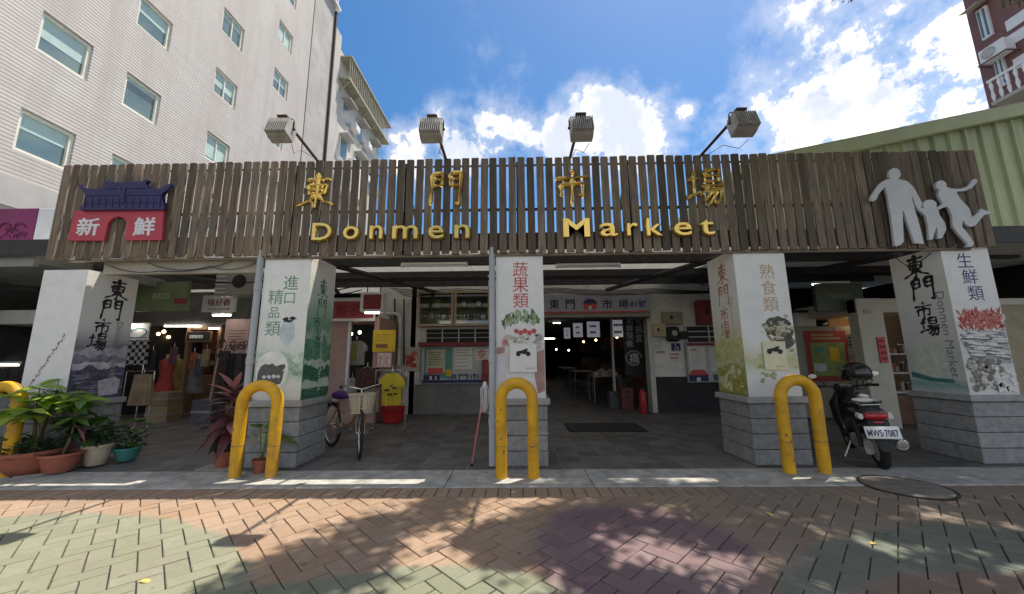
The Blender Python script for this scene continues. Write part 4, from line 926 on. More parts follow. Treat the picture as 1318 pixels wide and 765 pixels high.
# ================================================================ yellow hoop bollards
m_yel = mat('yellow_paint', (.66, .35, .015), .5, .14, 7, .12, dirt=.75, dirtcol=(.24, .13, .05), coat=.05)
m_chip = mat('chipped_steel', (.13, .11, .10), .7, .3, 20)
def bollard(x0, x1, y, H, lab, tilt=0):
    root = thing('hoop_bollard', lab, 'bollard', ((x0+x1)/2, y, 0), tilt, 'yellow hoop bollards at the kerb')
    hw = (x1-x0)/2; r = .066; Rr = hw
    pts = [(-hw, 0, -.03), (-hw, 0, .4), (-hw, 0, H-r-Rr)]+[tuple(p) for p in arc((0, 0, H-r-Rr), Rr, math.pi, 0, 14, (1, 0, 0), (0, 0, 1))][1:]+[(hw, 0, .4), (hw, 0, -.03)]
    b = MB(); b.tube(pts, r, 18); b.build('hoop', m_yel, root, 40)
    for s in (-1, 1):
        b = MB(); b.lathe([(.10, .0), (.10, .006), (.07, .014)], (s*hw, 0, .002), 18); b.build('footing', m_conc, root, 40)
    b = MB()
    for _ in range(5):
        s = rnd.choice((-1, 1)); z = rnd.uniform(.05, H-.35); a = rnd.uniform(-2.4, -.8)
        c = Vector((s*hw+math.cos(a)*(r), math.sin(a)*r, z)); n = Vector((math.cos(a), math.sin(a), 0)); t = Vector((-n.y, n.x, 0))
        w, h = rnd.uniform(.006, .016), rnd.uniform(.006, .022)
        b.prism([c+t*w*math.cos(q)*rnd.uniform(.6, 1.2)+_Z*h*math.sin(q)*rnd.uniform(.6, 1.2)+n*.0012 for q in [2*math.pi*k_/7 for k_ in range(7)]], -n*.004)
    b.build('paint_chip', m_chip, root)['kind'] = 'stuff'
    b = MB(); s = 1
    for z in (.36,):
        for s in (-1, 1): b.lathe([(r+.001, z), (r+.0015, z+.006)], (s*hw, 0, 0), 18)
    b.build('seam', m_chip, root)
bollard(-3.315, -2.885, -.38, 1.12, 'yellow hoop bollard with the red-leaved plant growing beside it')
bollard(-.20, .165, -.46, 1.13, 'yellow hoop bollard before the red vegetable print pillar')
bollard(3.13, 3.535, -.33, 1.13, 'yellow hoop bollard before the cooked-food pillar')
pb = at(6, 615, z=0)
bollard(pb.x-.42, pb.x-.0, pb.y+.0, 1.13, 'yellow hoop bollard half hidden by the large potted tree')

# ================================================================ leaves and potted plants
def leaf_mesh(name, m, L=1., W=.4, droop=.25, fold=.12, n=5, tip=1.0):
    vs_ = []; fs = []
    for i in range(n+1):
        t = i/n; w = W*.5*(math.sin(math.pi*min(1, t**.8*.97+.02)))**tip; z = -droop*L*t*t
        if i in (0, n): w = max(w*.3, .012)
        vs_ += [(t*L, -w, z+fold*w), (t*L, 0, z), (t*L, w, z+fold*w)]
    for i in range(n):
        a = i*3; fs += [[a, a+3, a+4, a+1], [a+1, a+4, a+5, a+2]]
    me = bpy.data.meshes.new(name); me.from_pydata(vs_, [], fs); me.materials.append(m)
    for p in me.polygons: p.use_smooth = True
    return me
def leaf_mat(name, c1, c2, trans=.35, rough=.42):
    m = bpy.data.materials.new(name); m.use_nodes = True; t = m.node_tree; b = t.nodes['Principled BSDF']
    oi = N(t, 'ShaderNodeObjectInfo'); pos = N(t, 'ShaderNodeNewGeometry').outputs['Position']
    nz = N(t, 'ShaderNodeTexNoise', Scale=9, Detail=3); t.links.new(pos, nz.inputs['Vector'])
    k = math_(t, 'MULTIPLY_ADD', nz.outputs[0], .9, math_(t, 'MULTIPLY_ADD', oi.outputs['Random'], .6, -.25), clamp=True)
    c = mixc(t, k, c1, c2); t.links.new(c, b.inputs['Base Color']); b.inputs['Roughness'].default_value = rough
    tr = N(t, 'ShaderNodeBsdfTranslucent'); t.links.new(mixc(t, .5, c, c, 'ADD'), tr.inputs[0]); ms = N(t, 'ShaderNodeMixShader', Fac=trans)
    t.links.new(b.outputs[0], ms.inputs[1]); t.links.new(tr.outputs[0], ms.inputs[2]); t.links.new(ms.outputs[0], t.nodes['Material Output'].inputs[0])
    return m
ml_green = leaf_mat('leaf_green', (.045, .11, .028), (.13, .25, .045)); ml_sunlit = leaf_mat('leaf_sunlit_lime', (.15, .27, .035), (.34, .48, .07), .5)  # second leaf is a lighter green copy, sunlight painted into its colour
ml_dark = leaf_mat('leaf_dark', (.02, .045, .022), (.05, .10, .04)); ml_red = leaf_mat('leaf_wine', (.07, .025, .03), (.20, .06, .07), .3)
ml_pink = leaf_mat('leaf_pink', (.30, .10, .11), (.50, .26, .25), .35); ml_white = leaf_mat('leaf_cream', (.42, .48, .30), (.62, .64, .48), .3)
m_stem = mat('plant_stem', (.12, .10, .06), .8, .3, 20, .2); m_terra = mat('terracotta', (.36, .115, .075), .75, .15, 8, .1, dirt=.3, dirtcol=(.22, .09, .07))
m_soil = mat('soil', (.035, .026, .02), .95, .4, 40, .5); m_teal = mat('teal_plastic', (.05, .22, .20), .5, .1); m_cream = mat('cream_plastic', (.48, .40, .30), .6, .12, 6)
m_plank = mat('grey_plank', (.30, .28, .25), .85, .2, 6, .2)
def orient(p, yaw, pitch, roll=0, s=1): return Matrix.Translation(p) @ Matrix.Rotation(yaw, 4, 'Z') @ Matrix.Rotation(-pitch, 4, 'Y') @ Matrix.Rotation(roll, 4, 'X') @ Matrix.Scale(s, 4)
def pot(root, r, h, m, bowl=False, c=(0, 0)):
    pr_ = [(r*.62, 0), (r*.66, .01), (r*.80, h*.45), (r*.93, h*.86), (r*1.04, h*.87), (r*1.05, h), (r*.93, h), (r*.90, h*.86), (r*.2, h*.84)] if not bowl else [(r*.58, 0), (r*.66, .012), (r*.86, h*.35), (r*.97, h*.82), (r*1.06, h*.84), (r*1.07, h*.98), (r*1.0, h), (r*.95, h*.86), (r*.2, h*.84)]
    b = MB(); b.lathe(pr_, (c[0], c[1], 0), 28); b.build('pot', m, root, 40)
    b = MB(); b.lathe([(r*.9, h*.86), (r*.5, h*.91), (.01, h*.92)], (c[0], c[1], 0), 20); b.build('soil', m_soil, root, 40)
L1 = leaf_mesh('leaf', ml_green, 1, .42, .2); L1b = leaf_mesh('leaf', ml_sunlit, 1, .42, .2); L2 = leaf_mesh('leaf', ml_dark, 1, .5, .3)
L3 = leaf_mesh('leaf', ml_red, 1, .27, .45, .25, 7); L3b = leaf_mesh('leaf', ml_pink, 1, .26, .2, .3, 7); L4 = leaf_mesh('leaf', ml_white, 1, .7, .35, .2); L5 = leaf_mesh('leaf', ml_green, 1, .75, .25)
def scrub(root, c, r, h, n, me_mat, s0=.05, s1=.10, name='low_foliage', W=.5):
    """small leaves too many to pick apart: one part"""
    b = MB()
    for _ in range(n):
        a = rnd.uniform(0, 6.283); q = r*math.sqrt(rnd.random()); p = Vector((c[0]+q*math.cos(a), c[1]+q*math.sin(a), c[2]+h*rnd.random()*(1-.5*q/r)))
        yw, pt, s = rnd.uniform(0, 6.283), rnd.uniform(-.5, .9), rnd.uniform(s0, s1)
        M = orient(p, yw, pt, rnd.uniform(-.5, .5), s)
        b.add([M @ Vector(v) for v in ((0, 0, 0), (.35, -W/2, .06), (1, 0, -.1), (.35, W/2, .06))], [[0, 1, 2], [0, 2, 3]])
    o = b.build(name, me_mat, root, smooth='raw'); o['kind'] = 'stuff'; return o
p1_ = at(42, 608, z=0); pl = thing('potted_tree', 'small bright-leaved tree in a wide terracotta bowl beside the yellow bollard', 'potted plant', (p1_.x+.03, p1_.y-.06, .02))
pot(pl, .30, .27, m_terra, True)
tops = []
for k_, (dx, dy, hh) in enumerate(((-.03, 0, .92), (.04, .03, .98), (.07, -.02, .80))):
    b = MB(); b.tube([(dx*.5, dy, .2), (dx, dy, .5), (dx*2.2, dy*2, hh)], [.022, .018, .010], 8); b.build('trunk', m_stem, pl, 40); tops.append(Vector((dx*2.2, dy*2, hh)))
for k_ in range(36):                                    # whorls of five leaflets on stalks
    t_ = rnd.choice(tops); a = k_*2.4; L = rnd.uniform(.10, .46); p = t_+Vector((math.cos(a)*L, math.sin(a)*L*.8, rnd.uniform(-.24, .16)))
    b = MB(); b.tube([t_-_Z*.03, (t_+p)/2+_Z*.05, p], .005, 5); b.build('stalk', ml_green, pl)
    for q in range(5):
        sun_top = p.z > t_.z-.14  # upper leaves get the colour painted as if the sun fell on them
        inst('leaf', L1b if (sun_top and rnd.random() < .85) else L1, pl, orient(p, a+(q-2)*.95, rnd.uniform(-.35, .25), rnd.uniform(-.3, .3), rnd.uniform(.22, .33)*(1-.1*abs(q-2))))
scrub(pl, (0, 0, .24), .30, .22, 260, ml_dark, .05, .10); scrub(pl, (-.1, -.05, .26), .2, .25, 60, ml_green, .05, .09, 'low_foliage')
p2_ = at(88, 600, z=0); pl = thing('potted_plant', 'dark stemmed plant in a terracotta pot, second in the row beside the pillar', 'potted plant', (-5.70, -.14, .025))
pot(pl, .20, .22, m_terra)
for k_ in range(3):
    b = MB(); e = Vector((rnd.uniform(-.1, .16), rnd.uniform(-.05, .1), rnd.uniform(.55, .85))); b.tube([(0, 0, .15), e*.5+Vector((.03, 0, .05)), e], [.012, .009, .006], 6); b.build('stem', m_stem, pl, 40)
    for q in range(7): inst('leaf', L2, pl, orient(e*rnd.uniform(.6, 1), rnd.uniform(0, 6.28), rnd.uniform(-.5, .4), 0, rnd.uniform(.16, .28)))
inst('leaf', L3b, pl, orient((.2, -.05, .52), .6, -1.0, .3, .22))
p3_ = at(112, 590, z=0); pl = thing('potted_plant', 'leafy plant in a cream square-rimmed pot between terracotta and teal pots', 'potted plant', (-5.56, .14, .025))
pot(pl, .155, .26, m_cream)
scrub(pl, (0, 0, .24), .18, .35, 120, ml_dark, .07, .13)
for q in range(9): inst('leaf', L5, pl, orient((rnd.uniform(-.08, .08), rnd.uniform(-.08, .08), rnd.uniform(.3, .62)), rnd.uniform(0, 6.28), rnd.uniform(-.4, .5), 0, rnd.uniform(.12, .2)))
p4_ = at(134, 584, z=0); pl = thing('potted_plant', 'round-leaved plant in a small teal pot at the end of the row', 'potted plant', (-5.38, .36, .025))
pot(pl, .15, .17, m_teal)
for q in range(14): inst('leaf', L5, pl, orient((rnd.uniform(-.08, .08), rnd.uniform(-.08, .08), rnd.uniform(.2, .55)), rnd.uniform(0, 6.28), rnd.uniform(-.3, .6), 0, rnd.uniform(.14, .24)))
scrub(pl, (0, 0, .17), .16, .3, 70, ml_dark, .06, .11)
for (a, c_, lab) in (((25, 613), (90, 606), 'grey plank lying under the large terracotta bowl'), ((75, 604), (158, 585), 'grey plank lying under the cream and teal pots')):
    A, B = at(*a, z=0), at(*c_, z=0); d = (B-A).normalized(); n = Vector((-d.y, d.x, 0))
    b = MB(); b.prism([A-n*.14, B-n*.10, B+n*.14, A+n*.16], (0, 0, .024)); b.build('plank', m_plank, label=lab, cat='plank', group='planks under the flower pots')
# cordyline by the bollard
p5_ = at(283, 604, z=0); pl = thing('potted_plant', 'wine-red strap-leaved plant in a small terracotta pot beside the hoop bollard', 'potted plant', (p5_.x, p5_.y+.06, .02))
pot(pl, .13, .19, m_terra)
b = MB(); b.tube([(.02, 0, .12), (.03, .02, .5), (.0, .0, .95)], [.017, .014, .010], 8); b.build('stem', m_stem, pl, 40)
for k_ in range(40):
    z = .40+.57*k_/39; a = k_*2.39+.4; up = -.35+1.35*(k_/39)**1.5
    inst('leaf', L3b if k_ in (10, 19, 26, 33, 38, 39) else L3, pl, orient((.02, .01, z), a, up, rnd.uniform(-.4, .4), rnd.uniform(.30, .44)*(1-.25*(k_ > 34))))
scrub(pl, (0, 0, .18), .14, .18, 110, ml_dark, .04, .08)
p6_ = at(330, 600, z=0); pl = thing('potted_plant', 'plant with one large cream leaf growing up inside the hoop bollard', 'potted plant', (p6_.x+.02, p6_.y+.10, .0))
pot(pl, .11, .17, m_terra, c=(0, 0))
b = MB(); b.tube([(0, 0, .12), (.0, .0, .3), (.02, -.1, .46)], .008, 6); b.build('stem', ml_green, pl)
scrub(pl, (.0, -.02, .18), .14, .42, 170, ml_green, .05, .10)
inst('leaf', L4, pl, orient((-.08, -.24, .44), -.35, -.35, -.5, .24)); inst('leaf', L4, pl, orient((.08, -.26, .43), -.1, -.5, .5, .20))
for q in range(6): inst('leaf', L1, pl, orient((.06, .0, .3+.05*q), rnd.uniform(-1, 1), rnd.uniform(-.1, .5), 0, .2))
p7_ = at(349, 600, z=0); pl = thing('potted_plant', 'broad green leaf plant in a pot against the stone base behind the hoop bollard', 'potted plant', (p7_.x+.05, -.16, 0))
pot(pl, .10, .16, m_terra)
for q, (yw, pt, s) in enumerate(((.0, .1, .34), (.3, -.15, .36), (-.5, .4, .28), (1.6, .6, .2), (2.8, .4, .2))):
    b = MB(); e = Vector((.06*math.cos(yw), .06*math.sin(yw), .40+.03*q)); b.tube([(0, 0, .13), e*.6, e], .006, 5); b.build('stem', ml_green, pl); inst('leaf', L5, pl, orient(e, yw, pt, 0, s))
b = MB(); A = at(262, 606, z=0); b.box(A.x-.1, A.x+.38, A.y-.02, A.y+.24, .004, .020); b.build('plank', m_plank, label='small board lying under the red-leaved plant pot', cat='plank', group='planks under the flower pots')

# ================================================================ bicycle
m_bronze = mat('bronze_frame', (.34, .20, .11), .35, .1, 8, metal=.5); m_rub = mat('tyre_rubber', (.016, .016, .017), .85, .3, 30, .2); m_chrome = mat('chrome', (.60, .61, .62), .2, .1, 8, metal=.95)
m_bask = mat('basket_wicker', (.42, .36, .26), .7, .12, 10); m_purp = mat('purple_cover', (.075, .02, .17), .6, .3, 8, .3)
bk_f = Vector((-2.18, .48, 0)); bk_r = bk_f+Vector((-.80, .72, 0)); dirb = (bk_f-bk_r).normalized()
ang = math.atan2(dirb.y, dirb.x)
bike = thing('bicycle', 'bronze bicycle with a cream front basket and purple saddle cover beside the pillar', 'bicycle', tuple((bk_f+bk_r)/2), ang)
WBk = (bk_f-bk_r).length; RW = .32
def wheel(root, M, name='wheel', r=RW, tw=.02):
    b = MB(); b.tube([(r*math.cos(2*math.pi*k_/32), 0, r*math.sin(2*math.pi*k_/32)) for k_ in range(32)], tw, 8, closed=True); b.xf(M); w = b.build(name, m_rub, root, 60)
    b = MB(); rr = r-.03; b.tube([(rr*math.cos(2*math.pi*k_/32), 0, rr*math.sin(2*math.pi*k_/32)) for k_ in range(32)], .012, 6, closed=True)
    for k_ in range(18):
        a = 2*math.pi*k_/18; b.tube([(0, .03*(-1)**k_, 0), (rr*math.cos(a), 0, rr*math.sin(a))], .0016, 4)
    b.tube([(0, -.05, 0), (0, .05, 0)], .018, 10); b.xf(M); q = b.build('rim', m_chrome, root, 60); return w
wheel(bike, Matrix.Translation((-WBk/2, 0, RW+.02)))
steer = R(-22); hx = WBk/2
SM = Matrix.Translation((hx-.10, 0, 0)) @ Matrix.Rotation(steer, 4, 'Z') @ Matrix.Translation((-(hx-.10), 0, 0))
wheel(bike, SM @ Matrix.Translation((hx, 0, RW+.02)))
b = MB(); b.tube([(hx-.20, 0, .80), (hx-.16, 0, .66)], .019, 10); b.tube([(hx-.17, 0, .68), (hx-.36, 0, .45), (-.08, 0, .33), (-.16, 0, .33)], .021, 10); b.tube([(-.16, 0, .33), (-.28, 0, .74)], .017, 10)
for s in (-1, 1): b.tube([(-.16, s*.02, .33), (-WBk/2, s*.06, RW+.02)], .011, 8); b.tube([(-.26, s*.015, .66), (-WBk/2, s*.06, RW+.02)], .009, 8)
b.build('frame', m_bronze, bike, 50)
b = MB()
for s in (-1, 1): b.tube([(hx-.16, s*.02, .66), (hx-.12, s*.055, .60), (hx, s*.055, RW+.02)], .011, 8)
b.xf(SM); b.build('fork', m_bronze, bike, 50)
b = MB(); b.tube([(hx-.18, 0, .72), (hx-.21, 0, .92)], .012, 8); b.tube([(hx-.40, -.28, .94), (hx-.30, -.27, .98), (hx-.21, -.12, .95), (hx-.20, 0, .92), (hx-.21, .12, .95), (hx-.30, .27, .98), (hx-.40, .28, .94)], .011, 8); b.xf(SM); hb = b.build('handlebar', m_chrome, bike, 50)
for s in (-1, 1):
    b = MB(); b.tube([(hx-.42, s*.28, .935), (hx-.32, s*.275, .97)], .017, 10); b.xf(SM); b.build('grip', m_rub, bike, 50)
b = MB()                                              # woven basket: slats and hoops
def bpt(t, k, n=40):
    a = 2*math.pi*k/n; e = 4; x = math.copysign(abs(math.cos(a))**(2/e), math.cos(a)); y = math.copysign(abs(math.sin(a))**(2/e), math.sin(a)); s = .80+.20*t
    return Vector((hx+.02+x*.13*s, y*.18*s, .62+.25*t))
for k_ in range(40): 
    p0, p1 = bpt(0, k_), bpt(1, k_); q0_, q1_ = bpt(0, k_+.7), bpt(1, k_+.7); b.add([p0, q0_, q1_, p1], [[0, 1, 2, 3]])
for t_ in (0, .25, .5, .75, 1): b.tube([bpt(t_, k_) for k_ in range(40)], .006 if t_ < 1 else .012, 5, closed=True)
b.add([bpt(.02, k_) for k_ in range(40)], [list(range(40))]); b.xf(SM); b.build('basket', m_bask, bike, smooth='raw')
b = MB(); secs = []
for i, (xx, wy, zz, th) in enumerate(((-.42, .03, .80, .02), (-.40, .10, .80, .05), (-.30, .115, .81, .065), (-.16, .06, .80, .05), (-.06, .03, .79, .03))): secs.append(superell((xx, 0, zz), wy, th, (0, 1, 0), (0, 0, 1), 14))
b.loft(secs); b.build('saddle', m_purp, bike, 60)
b = MB(); b.box(-.62, -.30, -.07, .07, .70, .712); b.build('rear_rack', m_chrome, bike)
b = MB(); b.tube([(-.16, .08, .33), (-.02, .09, .30)], .009, 6); b.tube([(-.16, -.08, .33), (-.30, -.09, .36)], .009, 6); b.lathe([(.085, -.02), (.085, -.028)], (-.16, -.03, .33), 20, 'y'); b.build('crank', m_chrome, bike, 50)
b = MB(); b.tube([(-WBk/2+.03, .07, RW), (-WBk/2-.15, .16, .01)], .008, 6); b.build('kickstand', m_chrome, bike)
b = MB(); ring_ = [( -WBk/2+.37*math.cos(a), 0, RW+.02+.37*math.sin(a)) for a in [R(10+i*14) for i in range(12)]]; b.tube(ring_, .018, 6); b.build('rear_mudguard', m_chrome, bike, 50)

# ================================================================ mop
A = at(606, 600, z=.01); B = Vector((-.50, -.02, 1.15)); mop = thing('mop', 'mop with pink handle and white string head leaning on the pipe', 'mop', tuple(A))
A = Vector((-.60, .05, .0)); mop.location = A; reg(mop, A); B = Vector((-.43, .02, 1.02))
b = MB(); b.tube([A, B], .013, 10); b.build('handle', mat('pink_handle', (.45, .14, .13), .5, .1), mop, 60, world=True)
b = MB(); b.tube([A, A+(B-A)*.04], .017, 10); b.build('cap', m_rub, mop, 60, world=True)
b = MB()
for k_ in range(46):
    a = rnd.uniform(0, 6.28); r0 = rnd.uniform(.01, .05); top = B+Vector((0, 0, .03)); L = rnd.uniform(.24, .36)
    m1 = B+Vector((math.cos(a)*(r0+.015), math.sin(a)*(r0+.01), -.06)); e = B+Vector((math.cos(a)*r0*1.3+.01, math.sin(a)*r0, -L)); b.tube([top, m1, (m1+e)/2+Vector((rnd.uniform(-.01, .01), 0, 0)), e], .006, 5)
b.build('string_head', mat('mop_string', (.52, .50, .50), .95, .15, 30), mop, 60, world=True)
b = MB(); b.tube([B-(B-A)*.05, B+Vector((0, 0, .03))], .022, 10); b.build('socket', m_white, mop, 60, world=True)

# ================================================================ scooter (built facing +y)
m_gloss = mat('black_gloss', (.012, .012, .014), .22, .1, 5, coat=.6); m_matt = mat('black_matt', (.022, .022, .023), .65, .2, 20, .1); m_seat = mat('seat_vinyl', (.018, .018, .02), .5, .15, 10, .1)
m_lred = mat('lamp_red', (.40, .012, .02), .18, .2, 10, coat=.5); m_clear = mat('lamp_clear', (.62, .62, .60), .15, .1, coat=.5); m_plate = mat('plate_white', (.74, .76, .78), .4, .04)
rt = Vector((4.40, -.12, 0)); hd_ = Vector((.46, .89, 0)).normalized(); ang = math.atan2(hd_.y, hd_.x)-math.pi/2
sct = thing('scooter', 'black motor scooter parked with its tail and licence plate towards the plaza', 'scooter', tuple(rt+hd_*.57), ang)
sct.scale = (.94,)*3
lean = Matrix.Rotation(R(-4), 4, 'Y')
def sp_(b, name, m, smooth=45, parent=sct): b.xf(lean); return b.build(name, m, parent, smooth)
def swheel(y, z=.235, r=.235):
    b = MB(); b.tube([(0, y+(r-.05)*math.cos(2*math.pi*k_/28), z+(r-.05)*math.sin(2*math.pi*k_/28)) for k_ in range(28)], .055, 10, closed=True); w = sp_(b, 'wheel', m_rub, 60)
    b = MB(); b.lathe([(.04, -.05), (.14, -.045), (.15, -.02), (.15, .02), (.14, .045), (.04, .05)], (0, y, z), 20, 'x'); sp_(b, 'hub', m_lampg)
    for k_ in range(0): pass
    return w
swheel(-.62); swheel(.62)
S2 = lambda y, z, hw, hh, e=3: superell((0, y, z), hw, hh, (1, 0, 0), (0, 0, 1), 16, e)
b = MB(); b.loft([S2(-.80, .70, .05, .03), S2(-.76, .68, .12, .075), S2(-.62, .655, .155, .11), S2(-.40, .62, .17, .15), S2(-.15, .58, .165, .17), S2(.02, .50, .15, .18), S2(.10, .42, .13, .15)]); sp_(b, 'body_shell', m_gloss)
b = MB(); b.loft([S2(-.62, .76, .10, .035), S2(-.55, .775, .135, .05), S2(-.30, .775, .15, .055), S2(-.05, .765, .135, .055), S2(.12, .745, .10, .05), S2(.16, .735, .06, .03)]); sp_(b, 'seat', m_seat)
b = MB(); b.loft([S2(-.05, .29, .16, .05), S2(.2, .27, .17, .045), S2(.42, .30, .15, .05)]); sp_(b, 'footboard', m_matt)
b = MB(); b.loft([S2(.36, .34, .16, .08), S2(.40, .55, .19, .07), S2(.40, .75, .18, .06), S2(.36, .90, .12, .05)] if False else [superell((0, .40, .30), .14, .07, (1, 0, 0), (0, 1, 0), 16, 3), superell((0, .44, .50), .19, .075, (1, 0, 0), (0, 1, 0), 16, 3), superell((0, .42, .72), .20, .07, (1, 0, 0), (0, 1, 0), 16, 3), superell((0, .37, .88), .12, .06, (1, 0, 0), (0, 1, 0), 16, 3)]); sp_(b, 'leg_shield', m_gloss)
b = MB(); b.loft([superell((0, .34, .86), .10, .08, (1, 0, 0), (0, 1, 0), 14), superell((0, .33, .95), .13, .11, (1, 0, 0), (0, 1, 0), 14), superell((0, .32, 1.01), .10, .09, (1, 0, 0), (0, 1, 0), 14)]); sp_(b, 'handlebar_cowl', m_gloss)
b = MB(); b.tube([(-.36, .20, .98), (-.30, .24, .98), (-.10, .31, .96), (.10, .31, .96), (.30, .24, .98), (.36, .20, .98)], .014, 10); sp_(b, 'handlebar', m_matt)
for s in (-1, 1):
    b = MB(); b.tube([(s*.38, .18, .98), (s*.26, .26, .98)], .02, 10); sp_(b, 'grip', m_rub)
    b = MB(); b.tube([(s*.28, .29, .965), (s*.40, .25, .955)], .007, 6); sp_(b, 'brake_lever', m_chrome)
    b = MB(); b.tube([(s*.22, .28, .98), (s*.27, .27, 1.08), (s*.34, .25, 1.12)], .007, 6); sp_(b, 'mirror_stalk', m_matt)
    b = MB(); b.ell((s*.37, .24, 1.14), .065, .02, .04); mi = sp_(b, 'mirror', m_matt)
    b = MB(); b.lathe([(.034, -.001), (.034, .0)], (0, 0, 0), 18, 'y'); b.xf(Matrix.Translation((s*.37, .217, 1.14)) @ Matrix.Scale(1.6, 4, (1, 0, 0))); sp_(b, 'mirror_glass', mat('mirror', (.8, .8, .8), .05, .02, metal=1))
    b = MB(); b.tube([(s*.03, .62, .235), (s*.08, .60, .33), (s*.07, .46, .62)], .022, 8); sp_(b, 'fork', m_matt)
b = MB(); fm = [superell((0, .62+.29*math.cos(a), .25+.29*math.sin(a)), .075, .018, (1, 0, 0), (0, math.cos(a), math.sin(a)), 10, 3) for a in [R(25+i*16) for i in range(9)]]; b.loft(fm); sp_(b, 'front_mudguard', m_gloss)
b = MB(); b.loft([S2(-.815, .665, .10, .03), S2(-.80, .665, .115, .045), S2(-.74, .67, .13, .05)]); sp_(b, 'tail_light', m_lred)
for s in (-1, 1):
    b = MB(); b.loft([superell((s*.145, -.79, .665), .025, .035, (1, 0, 0), (0, 0, 1), 10), superell((s*.155, -.72, .67), .03, .04, (1, 0, 0), (0, 0, 1), 10)]); sp_(b, 'turn_signal', m_clear)
b = MB(); b.box(-.05, .05, -.835, -.81, .585, .607, .004); sp_(b, 'reflector', m_lred)
b = MB(); b.loft([superell((0, -.76, .62), .10, .03, (1, 0, 0), (0, 1, 0), 12, 3), superell((0, -.83, .50), .10, .022, (1, 0, 0), (0, 1, 0), 12, 3), superell((0, -.90, .34), .085, .014, (1, 0, 0), (0, 1, 0), 12, 3), superell((0, -.93, .27), .06, .010, (1, 0, 0), (0, 1, 0), 12, 3)]); sp_(b, 'rear_mudguard', m_matt)
PM = Matrix.Translation((0, -.895, .485)) @ Matrix.Rotation(R(-20), 4, 'X')
b = MB(); b.box(-.165, .165, -.006, .006, -.075, .075, .004); b.xf(PM); plt = sp_(b, 'license_plate', m_plate); plt['label'] = 'white licence plate reading MWS-7087'
me_, tw_, th_ = text_mesh('MWS·7087', 1, .002, .02); me_.materials.clear(); me_.materials.append(mat('plate_ink', (.03, .04, .09), .5, .05))
for v in me_.vertices: v.co = lean @ (PM @ Vector((v.co.x*.29/tw_, -.0075-v.co.z*.3, v.co.y*.082/th_-.008)))
o = bpy.data.objects.new('plate_lettering', me_); COL.objects.link(o); o.parent = plt; o.location = -plt.location
b = MB(); b.tube([(.14, -.05, .20), (.15, -.35, .22)], .025, 10); b.tube([(.17, -.35, .25), (.18, -.80, .33)], [.05, .062], 14); sp_(b, 'exhaust', m_lampg)
b = MB(); b.lathe([(.062, -.80), (.05, -.815), (.03, -.816)], (.18, 0, .335), 14, 'y'); sp_(b, 'exhaust_tip', m_chrome)
b = MB(); b.loft([superell((-.10, -.65, .26), .05, .09, (1, 0, 0), (0, 0, 1), 12), superell((-.10, -.25, .27), .06, .12, (1, 0, 0), (0, 0, 1), 12), superell((-.10, .02, .26), .04, .07, (1, 0, 0), (0, 0, 1), 12)]); sp_(b, 'engine_case', m_lampg)
for s in (-1, 1):
    b = MB(); b.tube([(s*.16, -.62, .26), (s*.16, -.5, .58)], .03, 8); sp_(b, 'rear_shock', m_matt)
b = MB(); b.tube([(-.10, -.72, .80), (-.14, -.60, .83), (-.15, -.45, .80)], .012, 8); b.tube([(.10, -.72, .80), (.14, -.60, .83), (.15, -.45, .80)], .012, 8); b.tube([(-.10, -.72, .80), (.10, -.72, .80)], .012, 8); sp_(b, 'grab_rail', m_chrome)
b = MB(); b.tube([(-.12, .0, .24), (-.26, -.08, .012)], .012, 8); sp_(b, 'side_stand', m_chrome)
Msc = Matrix.Translation(sct.location) @ Matrix.Rotation(ang, 4, 'Z') @ Matrix.Scale(.94, 4)
# things lying on the seat
for (x_, y_, z_, r1, r2, r3, m, lab, nm) in ((-.03, -.56, .84, .11, .05, .032, m_paper, 'crumpled white rain cloth lying on the rear of the scooter seat', 'rain_cloth'), (.10, -.08, .845, .06, .07, .035, m_paper, 'white glove bundle lying on the front of the scooter seat', 'work_gloves')):
    b = MB(); b.ell((0, 0, 0), r1, r2, r3, 16, 10, .16); me2, _ = b.mesh(nm, m, 60)
    o = bpy.data.objects.new(nm, me2); COL.objects.link(o); o.matrix_world = Msc @ Matrix.Translation(lean @ Vector((x_, y_, z_))); tag(o, lab, 'cloth' if 'cloth' in lab else 'gloves')
# helmet on the mirror
Hc = Msc @ (lean @ Vector((.17, .22, 1.13))); hel = thing('helmet', 'black open-face helmet with visor hung over the scooter handlebar', 'helmet', tuple(Hc), ang+.5); hel.scale = (1.12,)*3
b = MB(); n_ = 20; secs = []
for i in range(9):
    th = R(4+i*13.5); rr = math.sin(th); secs.append([(.14*rr*math.cos(2*math.pi*k_/n_), .165*rr*math.sin(2*math.pi*k_/n_), .145*math.cos(th)+.02) for k_ in range(n_)])
b.loft(secs); b.build('shell', m_gloss, hel, 60)
b = MB(); b.loft([[(.148*math.cos(a)*s, .175*math.sin(a)*s+o_, z) for a in [R(-20+i*22) for i in range(11)]] for z, s, o_ in ((.06, 1.0, .0), (.0, 1.05, .005), (-.06, 1.03, .01), (-.062, 1.0, .005), (.0, 1.02, .0), (.058, .98, -.004))], cap=False); b.build('visor', mat('visor', (.02, .02, .022), .08, .1, coat=.8), hel, 60)
b = MB(); b.tube([(.10, -.10, -.06), (.05, -.02, -.17), (-.05, -.02, -.17), (-.10, -.10, -.06)], .006, 5); b.build('chin_strap', m_matt, hel)
b = MB(); b.tube([(.147*math.cos(a)*.93, .17*math.sin(a)*.93, .075) for a in [R(10+i*16) for i in range(11)]], .006, 6); b.build('trim_stripe', mat('gold_stripe', (.45, .34, .10), .4), hel)

